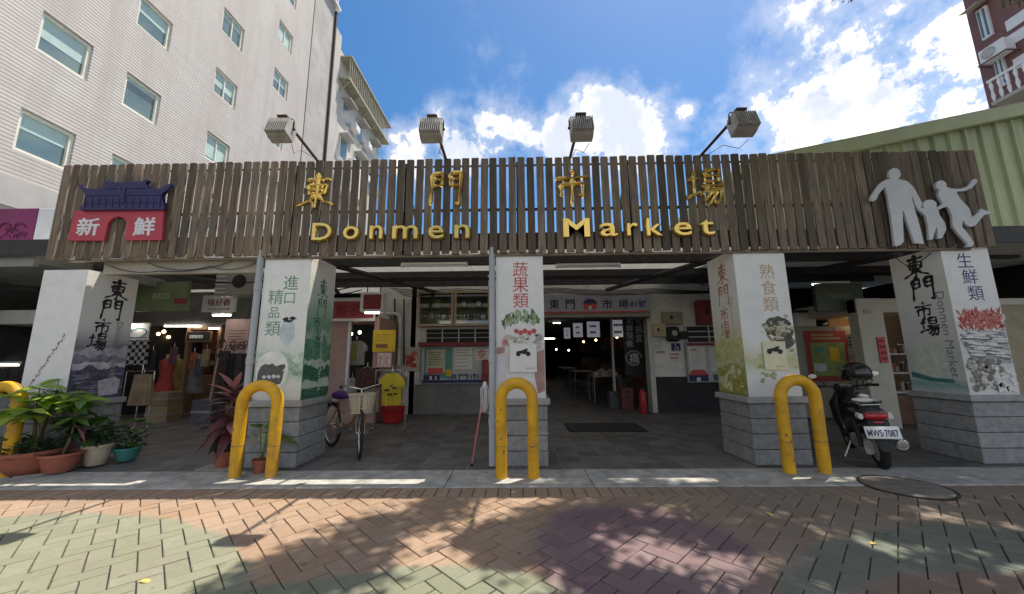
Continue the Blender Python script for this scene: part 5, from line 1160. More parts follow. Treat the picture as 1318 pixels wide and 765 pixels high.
# fallen leaves on the paving
for k_, (u, v) in enumerate(((181, 748), (465, 622), (240, 619), (610, 668), (985, 660), (1120, 700))):
    p = at(u, v, z=.004); o = bpy.data.objects.new('fallen_leaf', leaf_mesh('fallen_leaf', mat('dry_leaf', (.45, .36, .10), .8, .3, 20), .07, .035, .15, .3)); COL.objects.link(o); o.location = p; o.rotation_euler = (.1, 0, k_*1.3)
    tag(o, 'small yellowed fallen leaf lying on the ground before the market', 'leaf', 'fallen leaves on the ground')
# ================================================================ shops and fittings under the canopy
m_pinkp = mat('pink_panel', (.42, .27, .24), .7, .1, 4); m_wood = mat('shop_wood', (.20, .11, .06), .6, .25, 5, .1, stretch=(6, 6, 1)); m_brownw = mat('shop_interior', (.15, .055, .035), .8, .3, 3)
m_tubeon = mat('lit_tube', (.9, .9, .9), .5, emit=((1, .98, .93), 9)); m_bulb = mat('warm_bulb', (.9, .8, .6), .5, emit=((1, .66, .33), 5)); m_bulbw = mat('white_bulb', (.9, .9, .9), .5, emit=((1, .95, .85), 5))
m_yellow = mat('yellow_print', (.62, .44, .03), .7, .1, 6); m_teal2 = mat('teal_print', (.10, .28, .24), .7, .2, 8); m_dred = mat('dark_red', (.22, .03, .035), .6, .15, 5); m_navyp = mat('navy_print', (.03, .035, .12), .6, .1)
m_sgreen = mat('sign_green', (.13, .17, .08), .6, .2, 4); m_glassd = mat('dark_glass', (.05, .055, .055), .08, .2, 2, spec=.8); m_grey = mat('grey_metal', (.28, .28, .27), .55, .15, 5, .05, dirt=.3)
def rect(u0, v0, u1, v1, y):
    a, b_ = at(u0, v1, y=y), at(u1, v0, y=y); c_ = at(u0, v0, y=y); d_ = at(u1, v1, y=y)
    return (a.x+c_.x)/2, (b_.x+d_.x)/2, (a.z+d_.z)/2, (b_.z+c_.z)/2
def panel(name, u0, v0, u1, v1, y, m, lab, cat, t=.03, frame=None, group=None):
    """board seen in the photograph at depth y: a root with a board and optional frame"""
    x0, x1, z0, z1 = rect(u0, v0, u1, v1, y)
    root = thing(name, lab, cat, ((x0+x1)/2, y, z0), group=group)
    b = MB(); b.box(x0, x1, y-t, y, z0, z1, .003); b.build('board', m, root, world=True)
    if frame:
        for q in ((x0-.02, x1+.02, z1, z1+.025), (x0-.02, x1+.02, z0-.025, z0), (x0-.025, x0, z0, z1), (x1, x1+.025, z0, z1)):
            b = MB(); b.box(q[0], q[1], y-t-.008, y, q[2], q[3]); b.build('frame_bar', frame, root, world=True)
    return root, x0, x1, z0, z1
def sub(root, u0, v0, u1, v1, y, m, name, t=.004):
    x0, x1, z0, z1 = rect(u0, v0, u1, v1, y); b = MB(); b.box(x0, x1, y-t, y, z0, z1); return b.build(name, m, root, world=True)
def lines(root, u0, v0, u1, v1, y, m, n, name='printed_lines', frac=.35):
    x0, x1, z0, z1 = rect(u0, v0, u1, v1, y); b = MB(); h = (z1-z0)/n
    for i in range(n):
        zz = z1-h*(i+.5); xe = x0+(x1-x0)*rnd.uniform(.65, 1); xs = x0
        while xs < xe-.01:
            w = min(rnd.uniform(.02, .07), xe-xs); b.box(xs, xs+w*.8, y-.0022, y, zz-h*frac/2, zz+h*frac/2); xs += w
    o = b.build(name, m, root, world=True); o['kind'] = 'stuff'; return o
def ptext(root, body, u0, v0, u1, v1, y, m, off=0, name='lettering', ext=.0015):
    x0, x1, z0, z1 = rect(u0, v0, u1, v1, y); return put_text(name, body, m, root, ((x0+x1)/2, y, (z0+z1)/2), h=z1-z0, w=x1-x0, ext=ext, off=off)
def lit_tube(u0, u1, v, y, lab):
    a, b_ = at(u0, v, y=y), at(u1, v, y=y); root = thing('fluorescent_lamp', lab, 'lamp', tuple((a+b_)/2), group='lit tube lamps')
    q = MB(); q.tube([a, b_], .014, 8); q.build('tube', m_tubeon, root, 40, world=True); q = MB(); q.box(a.x-.02, b_.x+.02, y-.025, y+.025, a.z+.018, a.z+.06); q.build('batten', m_white, root, world=True)
def bulb(u, v, y, r=.035, lab='', m=None, cord=.35):
    p = at(u, v, y=y); root = thing('hanging_bulb', lab, 'lamp', tuple(p), group='hanging shop bulbs')
    b = MB(); b.ell((0, 0, 0), r, r, r*1.15); b.build('globe', m or m_bulb, root, 60); b = MB(); b.tube([(0, 0, r), (0, 0, r+cord)], .006, 5); b.build('cord', m_matt, root); b = MB(); b.tube([(0, 0, r*.8), (0, 0, r+.05)], .018, 8); b.build('holder', m_matt, root)
def garment(name, u0, v0, u1, v1, y, m, lab, cat, kind='shirt', folds=6, deco=None):
    x0, x1, z0, z1 = rect(u0, v0, u1, v1, y); w, h = x1-x0, z1-z0; root = thing(name, lab, cat, ((x0+x1)/2, y, z0))
    b = MB(); n = 24; rows_ = 8; V = []
    for j in range(rows_+1):
        t = j/rows_
        hw = .5*w*(1 if kind != 'shirt' else (.42+.58*min(1, t*5) if t < .2 else (1. if t < .42 else .72)))
        if kind == 'trousers': hw = .5*w*(.8+.2*t)
        for i in range(n+1):
            s = i/n*2-1; V.append(((x0+x1)/2+s*hw, y+.025*math.sin(s*folds*2.2+1.3)*(.3+t)-.03*(1-s*s), z1-h*t))
    F = [[j*(n+1)+i, j*(n+1)+i+1, (j+1)*(n+1)+i+1, (j+1)*(n+1)+i] for j in range(rows_) for i in range(n)]
    nv = len(V); V2 = [(a, b_+.05, c_) for a, b_, c_ in V]; b.add(V+V2, F+[[nv+q for q in f[::-1]] for f in F]); b.build('cloth', m, root, 80, world=True)
    b = MB(); zc_ = z1+.01; xm = (x0+x1)/2; b.tube([(x0+w*.15, y+.02, zc_-.04), (xm, y+.02, zc_+.02), (x1-w*.15, y+.02, zc_-.04)], .006, 5); b.tube([(xm, y+.02, zc_+.02), (xm, y+.02, zc_+.10)], .004, 5); b.build('hanger', m_chrome, root, world=True)
    if deco: deco(root, x0, x1, z0, z1, y)
    return root
def stand(root, xa, xb, y, z, name='rack_frame'):
    b = MB()
    for xx in (xa, xb): b.tube([(xx, y, 0), (xx, y, z)], .012, 6)
    b.tube([(xa, y, z), (xb, y, z)], .012, 6); b.tube([(xa-.0, y-.22, .03), (xa, y+.22, .03)], .012, 6); b.tube([(xb, y-.22, .03), (xb, y+.22, .03)], .012, 6); b.build(name, m_chrome, root, world=True)

# ---- left opening: clothes stalls
r_, *_q = panel('hanging_sign', 179, 364, 245, 401, 2.4, m_sgreen, 'olive green shop sign hanging under the canopy over the clothes stalls', 'sign', .08)
ptext(r_, '香草工坊', 196, 377, 218, 385, 2.318, mat('sign_pale', (.42, .43, .32), .6)); sub(r_, 224, 384, 241, 391, 2.318, m_dred, 'logo_patch')
r_, *_q = panel('hanging_sign', 263, 381, 305, 402, 3.0, m_white, 'white shop sign with dark red characters and an arrow', 'sign', .06)
ptext(r_, '味好香', 268, 385, 297, 394, 2.938, m_dred, .01)
x0, x1, z0, z1 = rect(268, 396, 296, 400, 2.938); b = MB(); zm = (z0+z1)/2; b.prism([(x0, 2.938, zm-.008), (x1-.05, 2.938, zm-.008), (x1-.05, 2.938, zm-.03), (x1, 2.938, zm), (x1-.05, 2.938, zm+.03), (x1-.05, 2.938, zm+.008), (x0, 2.938, zm+.008)], (0, -.003, 0)); b.build('arrow', m_dred, r_, world=True)
x0, x1, z0, z1 = rect(285, 347, 332, 382, 1.9); r_ = thing('air_conditioner', 'grey outdoor air conditioner unit hung under the canopy', 'air conditioner', ((x0+x1)/2, 1.9, z0))
b = MB(); b.box(x0, x1, 1.75, 2.05, z0, z1, .02); b.build('casing', mat('ac_grey', (.30, .30, .29), .5, .1, 4), r_, world=True)
b = MB(); cx_, cz_ = x0+(x1-x0)*.65, (z0+z1)/2; b.lathe([(.13, 1.748), (.13, 1.74), (.02, 1.735)], (cx_, 0, cz_), 20, 'y'); b.build('fan', m_matt, r_, world=True)
b = MB()
for k_ in range(6): zz = z0+.05+k_*(z1-z0-.08)/6; b.box(x0+.02, x0+(x1-x0)*.33, 1.735, 1.749, zz, zz+.012)
b.build('louvre', m_white, r_, world=True)
b = MB(); b.tube([(x0+.05, 1.9, z1), (x0+.05, 1.9, 3.02)], .01, 5); b.tube([(x1-.05, 1.9, z1), (x1-.05, 1.9, 3.02)], .01, 5); b.build('hanger_rods', m_steel, r_, world=True)
x0, x1, z0, z1 = rect(150, 402, 318, 419, 4.0); shop = thing('clothes_shop', 'small warm-lit clothes shop with wooden posts at the back of the left opening', 'shop', ((x0+x1)/2, 4.2, 0))
b = MB(); b.box(x0, x1, 4.0, 4.1, z0, cz(4.0)-.15); b.build('fascia', mat('shop_fascia', (.14, .14, .13), .7, .2, 3), shop, world=True)
b = MB(); b.box(x0, x1, 6.6, 6.7, 0, 3.0); b.build('rear_panel', m_brownw, shop, world=True)
b = MB(); xm = at(240, 460, y=4.05).x; b.box(xm-.045, xm+.045, 4.02, 4.12, 0, z0); b.build('post', m_wood, shop, world=True)
b = MB(); xm2 = at(280, 460, y=4.05).x; b.box(xm2-.04, xm2+.04, 4.02, 4.12, 0, z0); b.build('post', m_wood, shop, world=True)
b = MB(); b.box(xm+.045, xm2-.04, 4.04, 4.10, z0-.10, z0); b.build('transom', m_wood, shop, world=True)
b = MB(); b.box(xm+.10, xm2-.12, 5.2, 5.22, .5, 1.7); b.build('poster', mat('shop_poster', (.25, .24, .20), .7, .4, 8), shop, world=True)
b = MB(); b.box(xm-1.6, xm-.3, 5.4, 6.0, 0, .95, .01); b.build('counter', m_wood, shop, world=True)
b = MB(); b.box(xm-1.5, xm-.2, 6.3, 6.58, 1.2, 1.23); b.box(xm-1.5, xm-.2, 6.3, 6.58, 1.6, 1.63); b.build('shelf', m_wood, shop, world=True)
for k_ in range(9):
    xx = xm-1.45+k_*.14; b = MB(); b.box(xx, xx+rnd.uniform(.07, .12), 6.35, 6.5, 1.23, 1.23+rnd.uniform(.1, .28)); b.build('folded_goods', mat('goods%d' % (k_ % 4), [(.35, .12, .08), (.30, .26, .2), (.12, .12, .16), (.4, .3, .14)][k_ % 4], .8), shop, world=True)
for u, v, y in ((204, 430, 5.0), (211, 427, 4.7), (195, 434, 5.4), (217, 434, 5.6)): bulb(u, v, y, .04, 'small warm bulb shining inside the clothes shop')
lit_tube(212, 259, 420, 3.9, 'lit tube lamp on the clothes shop fascia'); lit_tube(269, 282, 423, 3.9, 'short lit tube lamp at the end of the clothes shop fascia'); lit_tube(274, 297, 406, 2.9, 'short lit tube lamp under the white arrow sign')
r_, *_q = panel('shop_sign', 242, 428, 272, 439, 4.0, m_matt, 'small black shop name board with pale lettering over the shop door', 'sign', .03, m_wood); lines(r_, 244, 430, 270, 437, 3.968, m_white, 1, 'pale_lettering', .6)
r_, *_q = panel('shop_sign', 166, 416, 193, 438, 3.0, m_white, 'white round-arc logo board over the checked cloth', 'sign', .03)
b = MB(); c_ = at(179, 428, y=2.965); b.tube([c_+Vector((.16*math.cos(a), 0, .09*math.sin(a))) for a in [R(-70+i*20) for i in range(13)]], .012, 5); b.build('logo_arc', mat('logo_teal', (.12, .30, .34), .6), r_, world=True)
bulb(172, 420, 2.85, .05, 'bright white bulb before the round-arc logo board', m_bulbw, .25)
def check_mat():
    m = bpy.data.materials.new('checked_cloth'); m.use_nodes = True; t = m.node_tree; ck = N(t, 'ShaderNodeTexChecker', Scale=13); ck.inputs[1].default_value = (.38, .37, .36, 1); ck.inputs[2].default_value = (.02, .02, .025, 1)
    t.links.new(N(t, 'ShaderNodeTexCoord').outputs['Object'], ck.inputs[0]); t.links.new(ck.outputs[0], t.nodes['Principled BSDF'].inputs['Base Color']); t.nodes['Principled BSDF'].inputs['Roughness'].default_value = .9; return m
garment('checked_shirt', 162, 438, 187, 470, 2.6, check_mat(), 'black and white checked cloth hanging beside the white pillar', 'shirt', 'cloth')
garment('trousers', 167, 482, 196, 522, 2.6, mat('khaki_cloth', (.26, .20, .13), .9, .2, 6), 'khaki trousers hanging on a low rack under the checked cloth', 'trousers', 'trousers', 8)
r_ = thing('clothes_rack', 'chrome clothes rack carrying the checked cloth and khaki trousers', 'clothes rack', (at(180, 530, y=2.65).x, 2.65, 0)); stand(r_, at(163, 480, y=2.65).x, at(199, 480, y=2.65).x, 2.65, at(180, 478, y=2.65).z); stand(r_, at(163, 435, y=2.7).x, at(190, 435, y=2.7).x, 2.7, at(180, 435, y=2.7).z, 'upper_rail')
for k_, (u0, u1, v0, v1, c_) in enumerate(((186, 200, 452, 490, (.03, .03, .035)), (283, 292, 452, 512, (.05, .045, .05)), (291, 301, 455, 515, (.03, .03, .035)), (300, 309, 455, 512, (.09, .07, .07)), (308, 318, 456, 514, (.035, .04, .05)))):
    garment('dark_garment', u0, v0, u1, v1, 2.75+.05*k_, mat('dark_cloth%d' % k_, c_, .9, .3, 8), ['black garment hanging next to the checked cloth', 'charcoal dress on the ornate stand', 'black dress on the ornate stand beside a charcoal dress', 'brownish dress on the ornate stand', 'blue-black dress at the pipe end of the ornate stand'][k_], 'garment', 'cloth', 4)
r_ = thing('clothes_rack', 'ornate iron clothes stand with leafy scrolls before the pink pegboard', 'clothes rack', (at(300, 520, y=2.85).x, 2.85, 0)); xa, xb = at(281, 450, y=2.85).x, at(319, 450, y=2.85).x; zt_ = at(300, 450, y=2.85).z; stand(r_, xa, xb, 2.85, zt_)
b = MB()
for k_ in range(26):
    c_ = Vector((rnd.uniform(xa, xb), 2.84, zt_+rnd.uniform(-.06, .18))); rr = rnd.uniform(.03, .06); b.tube([c_+Vector((rr*math.cos(a), 0, rr*math.sin(a))) for a in [i*.7 for i in range(8)]], .008, 4)
b.build('scroll_work', m_rust, r_, world=True)
r_, *_q = panel('pegboard', 290, 411, 321, 455, 3.3, mat('pegboard_pink', (.48, .34, .32), .7, .1, 5), 'pink pegboard panel behind the ornate clothes stand', 'pegboard', .03); lines(r_, 293, 424, 319, 450, 3.268, m_dred, 7, 'peg_holes', .25)
r_ = thing('shutter_pole', 'slanting grey pole leaning by the ornate clothes stand', 'pole', tuple(at(268, 525, y=2.6))); b = MB(); b.tube([at(270, 515, y=2.6), at(281, 460, y=2.75)], .015, 6); b.build('pole', m_grey, r_, world=True); b = MB(); b.tube([at(281, 460, y=2.75), at(283, 455, y=2.75)], .022, 8); b.build('knob', m_matt, r_, world=True)

# mannequins, stock boxes and bags filling the left opening
def mannequin(u, y, m, lab):
    p = at(u, 480, y=y); r_ = thing('mannequin', lab, 'mannequin', (p.x, y, 0)); b = MB(); b.lathe([(.16, 0), (.16, .02), (.02, .03)], n=16); b.build('foot', m_chrome, r_, 40); b = MB(); b.tube([(0, 0, .02), (0, 0, .8)], .014, 8); b.build('pole', m_chrome, r_, 40)
    b = MB(); b.loft([superell((0, 0, z), w, d, (1, 0, 0), (0, 1, 0), 16, 2.3) for z, w, d in ((.55, .24, .17), (.75, .20, .14), (.90, .15, .11), (1.02, .13, .10), (1.20, .17, .11), (1.36, .19, .09), (1.42, .08, .06))]); b.build('dress', m, r_, 60); b = MB(); b.lathe([(.05, 1.40), (.045, 1.50), (.06, 1.52), (.02, 1.53)], n=12); b.build('neck', m_cream, r_, 40)
mannequin(214, 4.3, mat('red_dress', (.34, .05, .04), .9, .3, 8), 'mannequin in a red dress at the clothes shop front'); mannequin(252, 4.6, mat('grey_dress', (.16, .16, .17), .9, .3, 8), 'mannequin in a grey dress behind the shop door post'); mannequin(226, 4.9, mat('ochre_dress', (.30, .20, .08), .9, .3, 8), 'mannequin in an ochre dress inside the clothes shop')
for k_, (u, y, w, h, c_) in enumerate(((205, 3.6, .5, .35, (.28, .21, .13)), (206, 3.65, .42, .3, (.24, .19, .13)), (262, 3.4, .45, .5, (.10, .10, .12)))):
    p = at(u, 500, y=y); z0_ = .356 if k_ == 1 else .0; r_ = thing('stock_box', ['brown carton standing under another carton before the clothes shop', 'brown carton stacked on top of another before the clothes shop', 'dark storage box before the shop door'][k_], 'box', (p.x, y, z0_)); b = MB(); b.box(p.x-w/2, p.x+w/2, y, y+.4, z0_, z0_+h, .008); b.build('carton', mat('carton%d' % k_, c_, .8, .2, 6), r_, world=True); b = MB(); b.box(p.x-w/2-.004, p.x+w/2+.004, y-.004, y+.404, z0_+h*.45, z0_+h*.55); b.build('tape', m_tape, r_, world=True)
for k_, (u, v) in enumerate(((248, 462), (256, 470), (264, 458), (222, 455))): garment('hanging_bag', u-4, v-8, u+4, v+14, 3.9, mat('bag%d' % k_, [(.30, .10, .06), (.08, .10, .14), (.32, .26, .16), (.14, .06, .10)][k_], .8, .3, 8), ['rust-coloured', 'navy', 'sand-coloured', 'plum'][k_]+' cloth bag hanging from the clothes shop fascia', 'bag', 'cloth', 2)
# ---- second opening: kiosk with red sign
KY = 3.3
x0, x1, z0, z1 = rect(405, 384, 487, 531, KY); ks = thing('kiosk', 'pale pink shop kiosk with glass front and red name sign beside the bicycle', 'kiosk', ((x0+x1)/2, KY+.5, 0))
xg0, xg1 = at(445, 480, y=KY).x, at(482, 480, y=KY).x
b = MB(); b.box(x0-.8, xg0, KY, KY+.08, 0, 2.25, .004); b.build('door_panel', m_pinkp, ks, world=True)
b = MB(); b.box(xg0, xg1, KY+.02, KY+.05, 0, .62); b.build('stall_riser', m_pinkp, ks, world=True)
for xx in (xg0, (xg0), xg1):
    pass
b = MB(); b.box(xg0, xg0+.05, KY-.01, KY+.07, .62, 2.25); b.build('mullion', m_white, ks, world=True)
b = MB(); b.box(xg1-.05, xg1+.06, KY-.01, KY+.07, 0, 2.25); b.build('mullion', m_pinkp, ks, world=True)
b = MB(); b.box(xg0, xg1, KY+1.5, KY+1.55, 0, 2.3); b.build('rear_panel', mat('kiosk_inner', (.22, .22, .21), .8, .2, 5), ks, world=True)
b = MB(); b.box(x0-.8, xg1+.06, KY-.02, KY+1.5, 2.25, 2.30); b.build('roof', m_pinkp, ks, world=True)
b = MB(); b.box(xg1, xg1+.06, KY+.07, KY+1.5, 0, 2.25); b.build('side_panel', m_pinkp, ks, world=True)
r_, *_q = panel('name_sign', 424, 384, 484, 414, KY-.06, m_white, 'pinkish red shop name sign above the kiosk window', 'sign', .06); sub(r_, 424, 388, 481, 410, KY-.122, mat('sign_red', (.36, .06, .075), .6, .1), 'red_face'); ptext(r_, '館名店', 432, 391, 480, 407, KY-.127, m_dred, .015)
x0, x1, z0, z1 = rect(463, 376, 492, 401, 2.7); r_ = thing('box_sign', 'white box sign with dark red face hanging beside the kiosk name sign', 'sign', ((x0+x1)/2, 2.8, z0))
b = MB(); b.box(x0, x1, 2.72, 2.95, z0, z1, .01); b.build('case', m_white, r_, world=True); b = MB(); b.box(x0+.07, x1-.03, 2.712, 2.722, z0+.05, z1-.05); b.build('face', m_dred, r_, world=True); b = MB(); b.tube([(x0+.1, 2.83, z1), (x0+.1, 2.83, 3.1)], .012, 5); b.tube([(x1-.1, 2.83, z1), (x1-.1, 2.83, 3.1)], .012, 5); b.build('hanger_rods', m_steel, r_, world=True)
lit_tube(470, 488, 403, 2.75, 'short lit tube lamp under the hanging box sign'); 
for u, v in ((452, 430), (463, 428)): bulb(u, v, KY+.6, .035, 'white bulb inside the kiosk window', m_bulbw, .2)
garment('white_shirt', 444, 439, 472, 470, KY+.45, mat('white_cloth', (.45, .46, .44), .9, .1, 8), 'white shirt with a yellow scarf in the kiosk window', 'shirt', deco=lambda r, x0, x1, z0, z1, y: MB().box((x0+x1)/2-.06, (x0+x1)/2+.05, y-.07, y-.045, z0+.1, z1-.06).build('scarf', mat('yellow_scarf', (.36, .36, .10), .9, .3, 12), r, world=True))
garment('patterned_bag', 457, 474, 487, 499, 2.75, mat('dark_floral', (.07, .03, .03), .9, .8, 25), 'dark floral cloth bag hanging behind the bicycle handlebar', 'bag', 'cloth', 3)
garment('blanket', 468, 500, 488, 531, 2.85, mat('beige_blanket', (.34, .27, .18), .9, .15, 8), 'beige folded blanket hanging behind the bicycle basket', 'blanket', 'cloth', 4)
garment('flower_cloth', 446, 487, 458, 515, KY-.15, mat('pale_floral', (.30, .30, .26), .9, .7, 22), 'pale floral cloth hanging below the kiosk window', 'cloth', 'cloth', 3)
def face_print(r, x0, x1, z0, z1, y):
    b = MB(); xm, zm = (x0+x1)/2, z0+(z1-z0)*.45
    for dx, dz, w, h in ((-.07, .02, .045, .02), (.08, .06, .05, .018), (-.01, -.06, .05, .018), (.1, -.05, .03, .02), (.02, .1, .03, .012)): b.prism([(xm+dx+w*math.cos(a), y-.062, zm+dz+h*math.sin(a)) for a in [i*.628 for i in range(10)]], (0, .02, 0))
    b.build('printed_motif', m_black, r, world=True)
garment('yellow_shirt', 487, 481, 520, 522, 2.4, mat('yellow_cloth', (.55, .42, .035), .85, .12, 6), 'yellow T-shirt with dark print hanging in front of grey clothes', 'shirt', 'shirt', 3, face_print)
garment('grey_shirt', 486, 478, 523, 516, 2.6, mat('grey_cloth', (.20, .20, .20), .9, .2, 8), 'grey shirt hanging behind the yellow T-shirt', 'shirt', 'shirt', 5)
r_ = thing('clothes_rack', 'chrome rack carrying the yellow T-shirt', 'clothes rack', (at(504, 540, y=2.5).x, 2.5, 0)); stand(r_, at(484, 478, y=2.5).x, at(524, 478, y=2.5).x, 2.5, at(504, 477, y=2.5).z)
r_, *_q = panel('poster', 480, 425, 509, 453, 3.2, m_yellow, 'yellow poster with red words hung beside the kiosk', 'poster', .01); lines(r_, 484, 442, 504, 449, 3.188, m_dred, 1, 'red_words', .7); lines(r_, 483, 429, 505, 440, 3.188, m_brown, 3, 'printed_lines', .3)
r_, *_q = panel('poster', 486, 454, 504, 473, 3.2, mat('pink_paper', (.50, .38, .36), .7, .1, 6), 'pink and white notice under the yellow poster', 'poster', .01)
for u in (490, 499): sub(r_, u-3.4, 456, u+3.4, 471, 3.188, m_paper, 'white_column'); lines(r_, u-2.5, 457, u+2.5, 470, 3.183, m_red, 4, 'red_words', .6)
p = at(523, 535, z=0); r_ = thing('basin', 'red plastic basin standing on the floor beside the clothes rack', 'basin', (p.x, 3.4, 0)); b = MB(); b.lathe([(.17, 0), (.20, .02), (.25, .30), (.27, .31), (.265, .33), (.245, .32), (.19, .03), (.02, .02)], n=24); b.build('bowl', mat('red_plastic', (.45, .02, .025), .45, .1), r_, 40)
for s in (-1, 1): b = MB(); b.tube([(s*.26, -.06, .31), (s*.31, -.04, .32), (s*.31, .04, .32), (s*.26, .06, .31)], .008, 5); b.build('handle', MATS['red_plastic'], r_)
r_, *_q = panel('poster', 518, 447, 541, 478, YB-.02, mat('pale_poster', (.50, .46, .40), .7, .1), 'poster of red meat pinned to the wall beside the notice board', 'poster', .01)
for k_ in range(9): c_ = at(524+rnd.uniform(0, 11), 453+rnd.uniform(0, 18), y=YB-.034-.0006*k_); b = MB(); b.prism([c_+Vector((.10*math.cos(a)*rnd.uniform(.7, 1.1), 0, .07*math.sin(a)*rnd.uniform(.7, 1.1))) for a in [i*.57 for i in range(11)]], (0, .004, 0)); b.build('meat_picture', mat('meat%d' % (k_ % 2), [(.42, .06, .06), (.50, .16, .14)][k_ % 2], .6, .3, 15), r_, world=True)
# conduits by the kiosk
r_ = thing('conduit', 'white plastic conduits bending down the wall beside the red meat poster', 'pipe', tuple(at(514, 500, y=YB-.05)))
for pts, rr in (([(497, 404), (510, 404), (515, 408), (515, 432), (513, 470)], .05), ([(520, 385), (520, 470)], .018), ([(508, 385), (509, 440)], .022)): b = MB(); b.tube([at(u, v, y=YB-.08) for u, v in pts], rr, 8); b.build('pipe', m_wall if rr > .03 else m_matt, r_, 50, world=True)
b = MB(); x0, x1, z0, z1 = rect(503, 408, 509, 422, YB-.05); b.box(x0, x1, YB-.15, YB-.05, z0, z1); b.build('switch_box', m_sgreen, r_, world=True)

# ---- meter cabinet, barred window, notice board
x0, x1, z0, z1 = rect(541, 377, 632, 421, YB); r_ = thing('meter_cabinet', 'cream two-door electricity meter cabinet with glass panes on the back wall', 'cabinet', ((x0+x1)/2, YB, z0)); m_cabf = mat('cream_metal', (.44, .36, .26), .6, .15, 6, .05, dirt=.35, dirtcol=(.20, .12, .08)); CYY = YB-.26
b = MB(); b.box(x0, x1, YB-.03, YB, z0, z1); b.box(x0, x1, CYY, YB-.03, z1-.03, z1); b.box(x0, x1, CYY, YB-.03, z0, z0+.03); b.box(x0, x0+.03, CYY, YB-.03, z0+.03, z1-.03); b.box(x1-.03, x1, CYY, YB-.03, z0+.03, z1-.03); b.build('case', m_cabf, r_, world=True)
xm = (x0+x1)/2
for xa, xb in ((x0, xm-.01), (xm+.01, x1)):
    fw = .06; d = MB(); d.box(xa, xb, CYY-.03, CYY-.004, z0, z0+fw); d.box(xa, xb, CYY-.03, CYY-.004, z1-fw, z1); d.box(xa, xa+fw, CYY-.03, CYY-.004, z0+fw, z1-fw); d.box(xb-fw, xb, CYY-.03, CYY-.004, z0+fw, z1-fw); dr = d.build('door', m_cabf, r_, world=True)
    g_ = bpy.data.materials.get('clear_pane')
    if not g_:
        g_ = bpy.data.materials.new('clear_pane'); g_.use_nodes = True; t = g_.node_tree; tr = N(t, 'ShaderNodeBsdfTransparent'); tr.inputs[0].default_value = (.86, .88, .86, 1); gl = N(t, 'ShaderNodeBsdfGlossy', Roughness=.05); ms = N(t, 'ShaderNodeMixShader', Fac=.10); t.links.new(tr.outputs[0], ms.inputs[1]); t.links.new(gl.outputs[0], ms.inputs[2]); t.links.new(ms.outputs[0], t.nodes['Material Output'].inputs[0])
    b = MB(); b.box(xa+fw, xb-fw, CYY-.02, CYY-.014, z0+fw, z1-fw); b.build('pane', g_, dr, world=True)
b = MB(); b.box(x0+.03, x1-.03, YB-.04, YB-.031, z0+.03, z1-.03); b.build('back_plate', m_sgreen, r_, world=True)
for k_, (u, v, w, h) in enumerate(((563, 391, .17, .24), (571, 408, .17, .17), (555, 408, .15, .2), (580, 398, .16, .3), (597, 391, .15, .15), (616, 391, .2, .2), (622, 408, .15, .15), (606, 408, .2, .14))):
    c_ = at(u, v, y=YB-.12); b = MB(); b.box(c_.x-w/2, c_.x+w/2, YB-.13, YB-.04, c_.z-h/2, c_.z+h/2, .01); mt = b.build('meter', mat('meter%d' % (k_ % 3), [(.42, .36, .24), (.07, .07, .075), (.28, .14, .08)][(0, 1, 0, 2, 1, 1, 1, 1)[k_]], .5) if False else mat(['meter_cream', 'meter_black', 'meter_board'][(0, 1, 0, 2, 1, 1, 1, 1)[k_]], [(.42, .36, .24), (.06, .06, .065), (.26, .13, .07)][(0, 1, 0, 2, 1, 1, 1, 1)[k_]], .5), r_, world=True)
    if k_ in (1, 4, 5, 6): b = MB(); b.lathe([(.06, -.135), (.062, -.15), (.02, -.155)], (c_.x, YB, c_.z), 18, 'y'); b.build('dial', m_white, mt, 40, world=True)
x0, x1, z0, z1 = rect(549, 424, 633, 441, YB); r_ = thing('barred_window', 'dark window with white bars and a red sill under the meter cabinet', 'window', ((x0+x1)/2, YB, z0))
b = MB(); b.box(x0, x1, YB-.035, YB-.005, z0, z1); b.build('opening', m_dkwall, r_, world=True)
for k_ in range(5): xx = x0+k_*(x1-x0)/4; b = MB(); b.box(xx-.012, xx+.012, YB-.07, YB-.04, z0, z1); b.build('bar', m_wall, r_, world=True)
for zz in (z0+(z1-z0)*.35, z0+(z1-z0)*.7): b = MB(); b.box(x0, x1, YB-.06, YB-.045, zz-.006, zz+.006); b.build('bar', m_wall, r_, world=True)
b = MB(); b.box(x0-.15, x1+.1, YB-.22, YB, z0-.09, z0-.0, .005); b.build('sill', m_dred, r_, world=True)
r_, *_q = panel('notice_board', 543, 447, 634, 493, YB-.04, mat('board_white', (.46, .47, .44), .6, .06, 4), 'wide market notice board covered with posters and market name on the lower edge', 'notice board', .04, m_grey); yb = YB-.082
po = sub(r_, 546, 448, 582, 487, yb, m_teal2, 'poster'); sub(r_, 549, 450, 573, 480, yb-.005, mat('poster_cream', (.50, .46, .33), .7, .2, 8), 'poster_panel', .003); lines(r_, 551, 452, 570, 471, yb-.0085, m_veg, 6); sub(r_, 551, 474, 570, 482, yb-.0095, m_red, 'red_picture', .003); sub(r_, 574, 476, 581, 484, yb-.005, m_yellow, 'yellow_patch', .003)
for q, (u0, v0, u1, v1) in enumerate(((585, 448, 608, 457), (585, 459, 608, 475), (611, 450, 632, 464))): sub(r_, u0, v0, u1, v1, yb, m_paper, 'notice'); lines(r_, u0+1, v0+1, u1-1, v1-1, yb-.005, m_red if q != 1 else m_gprint, 3 if q else 2, frac=.25)
c_ = at(620, 455, y=yb-.006); b = MB(); b.tube([c_+Vector((.075*math.cos(a), 0, .075*math.sin(a))) for a in [i*.35 for i in range(18)]], .012, 5, closed=True); b.tube([c_+Vector((-.05, 0, .05)), c_+Vector((.05, 0, -.05))], .012, 5); b.build('no_smoking_ring', m_red, r_, world=True)
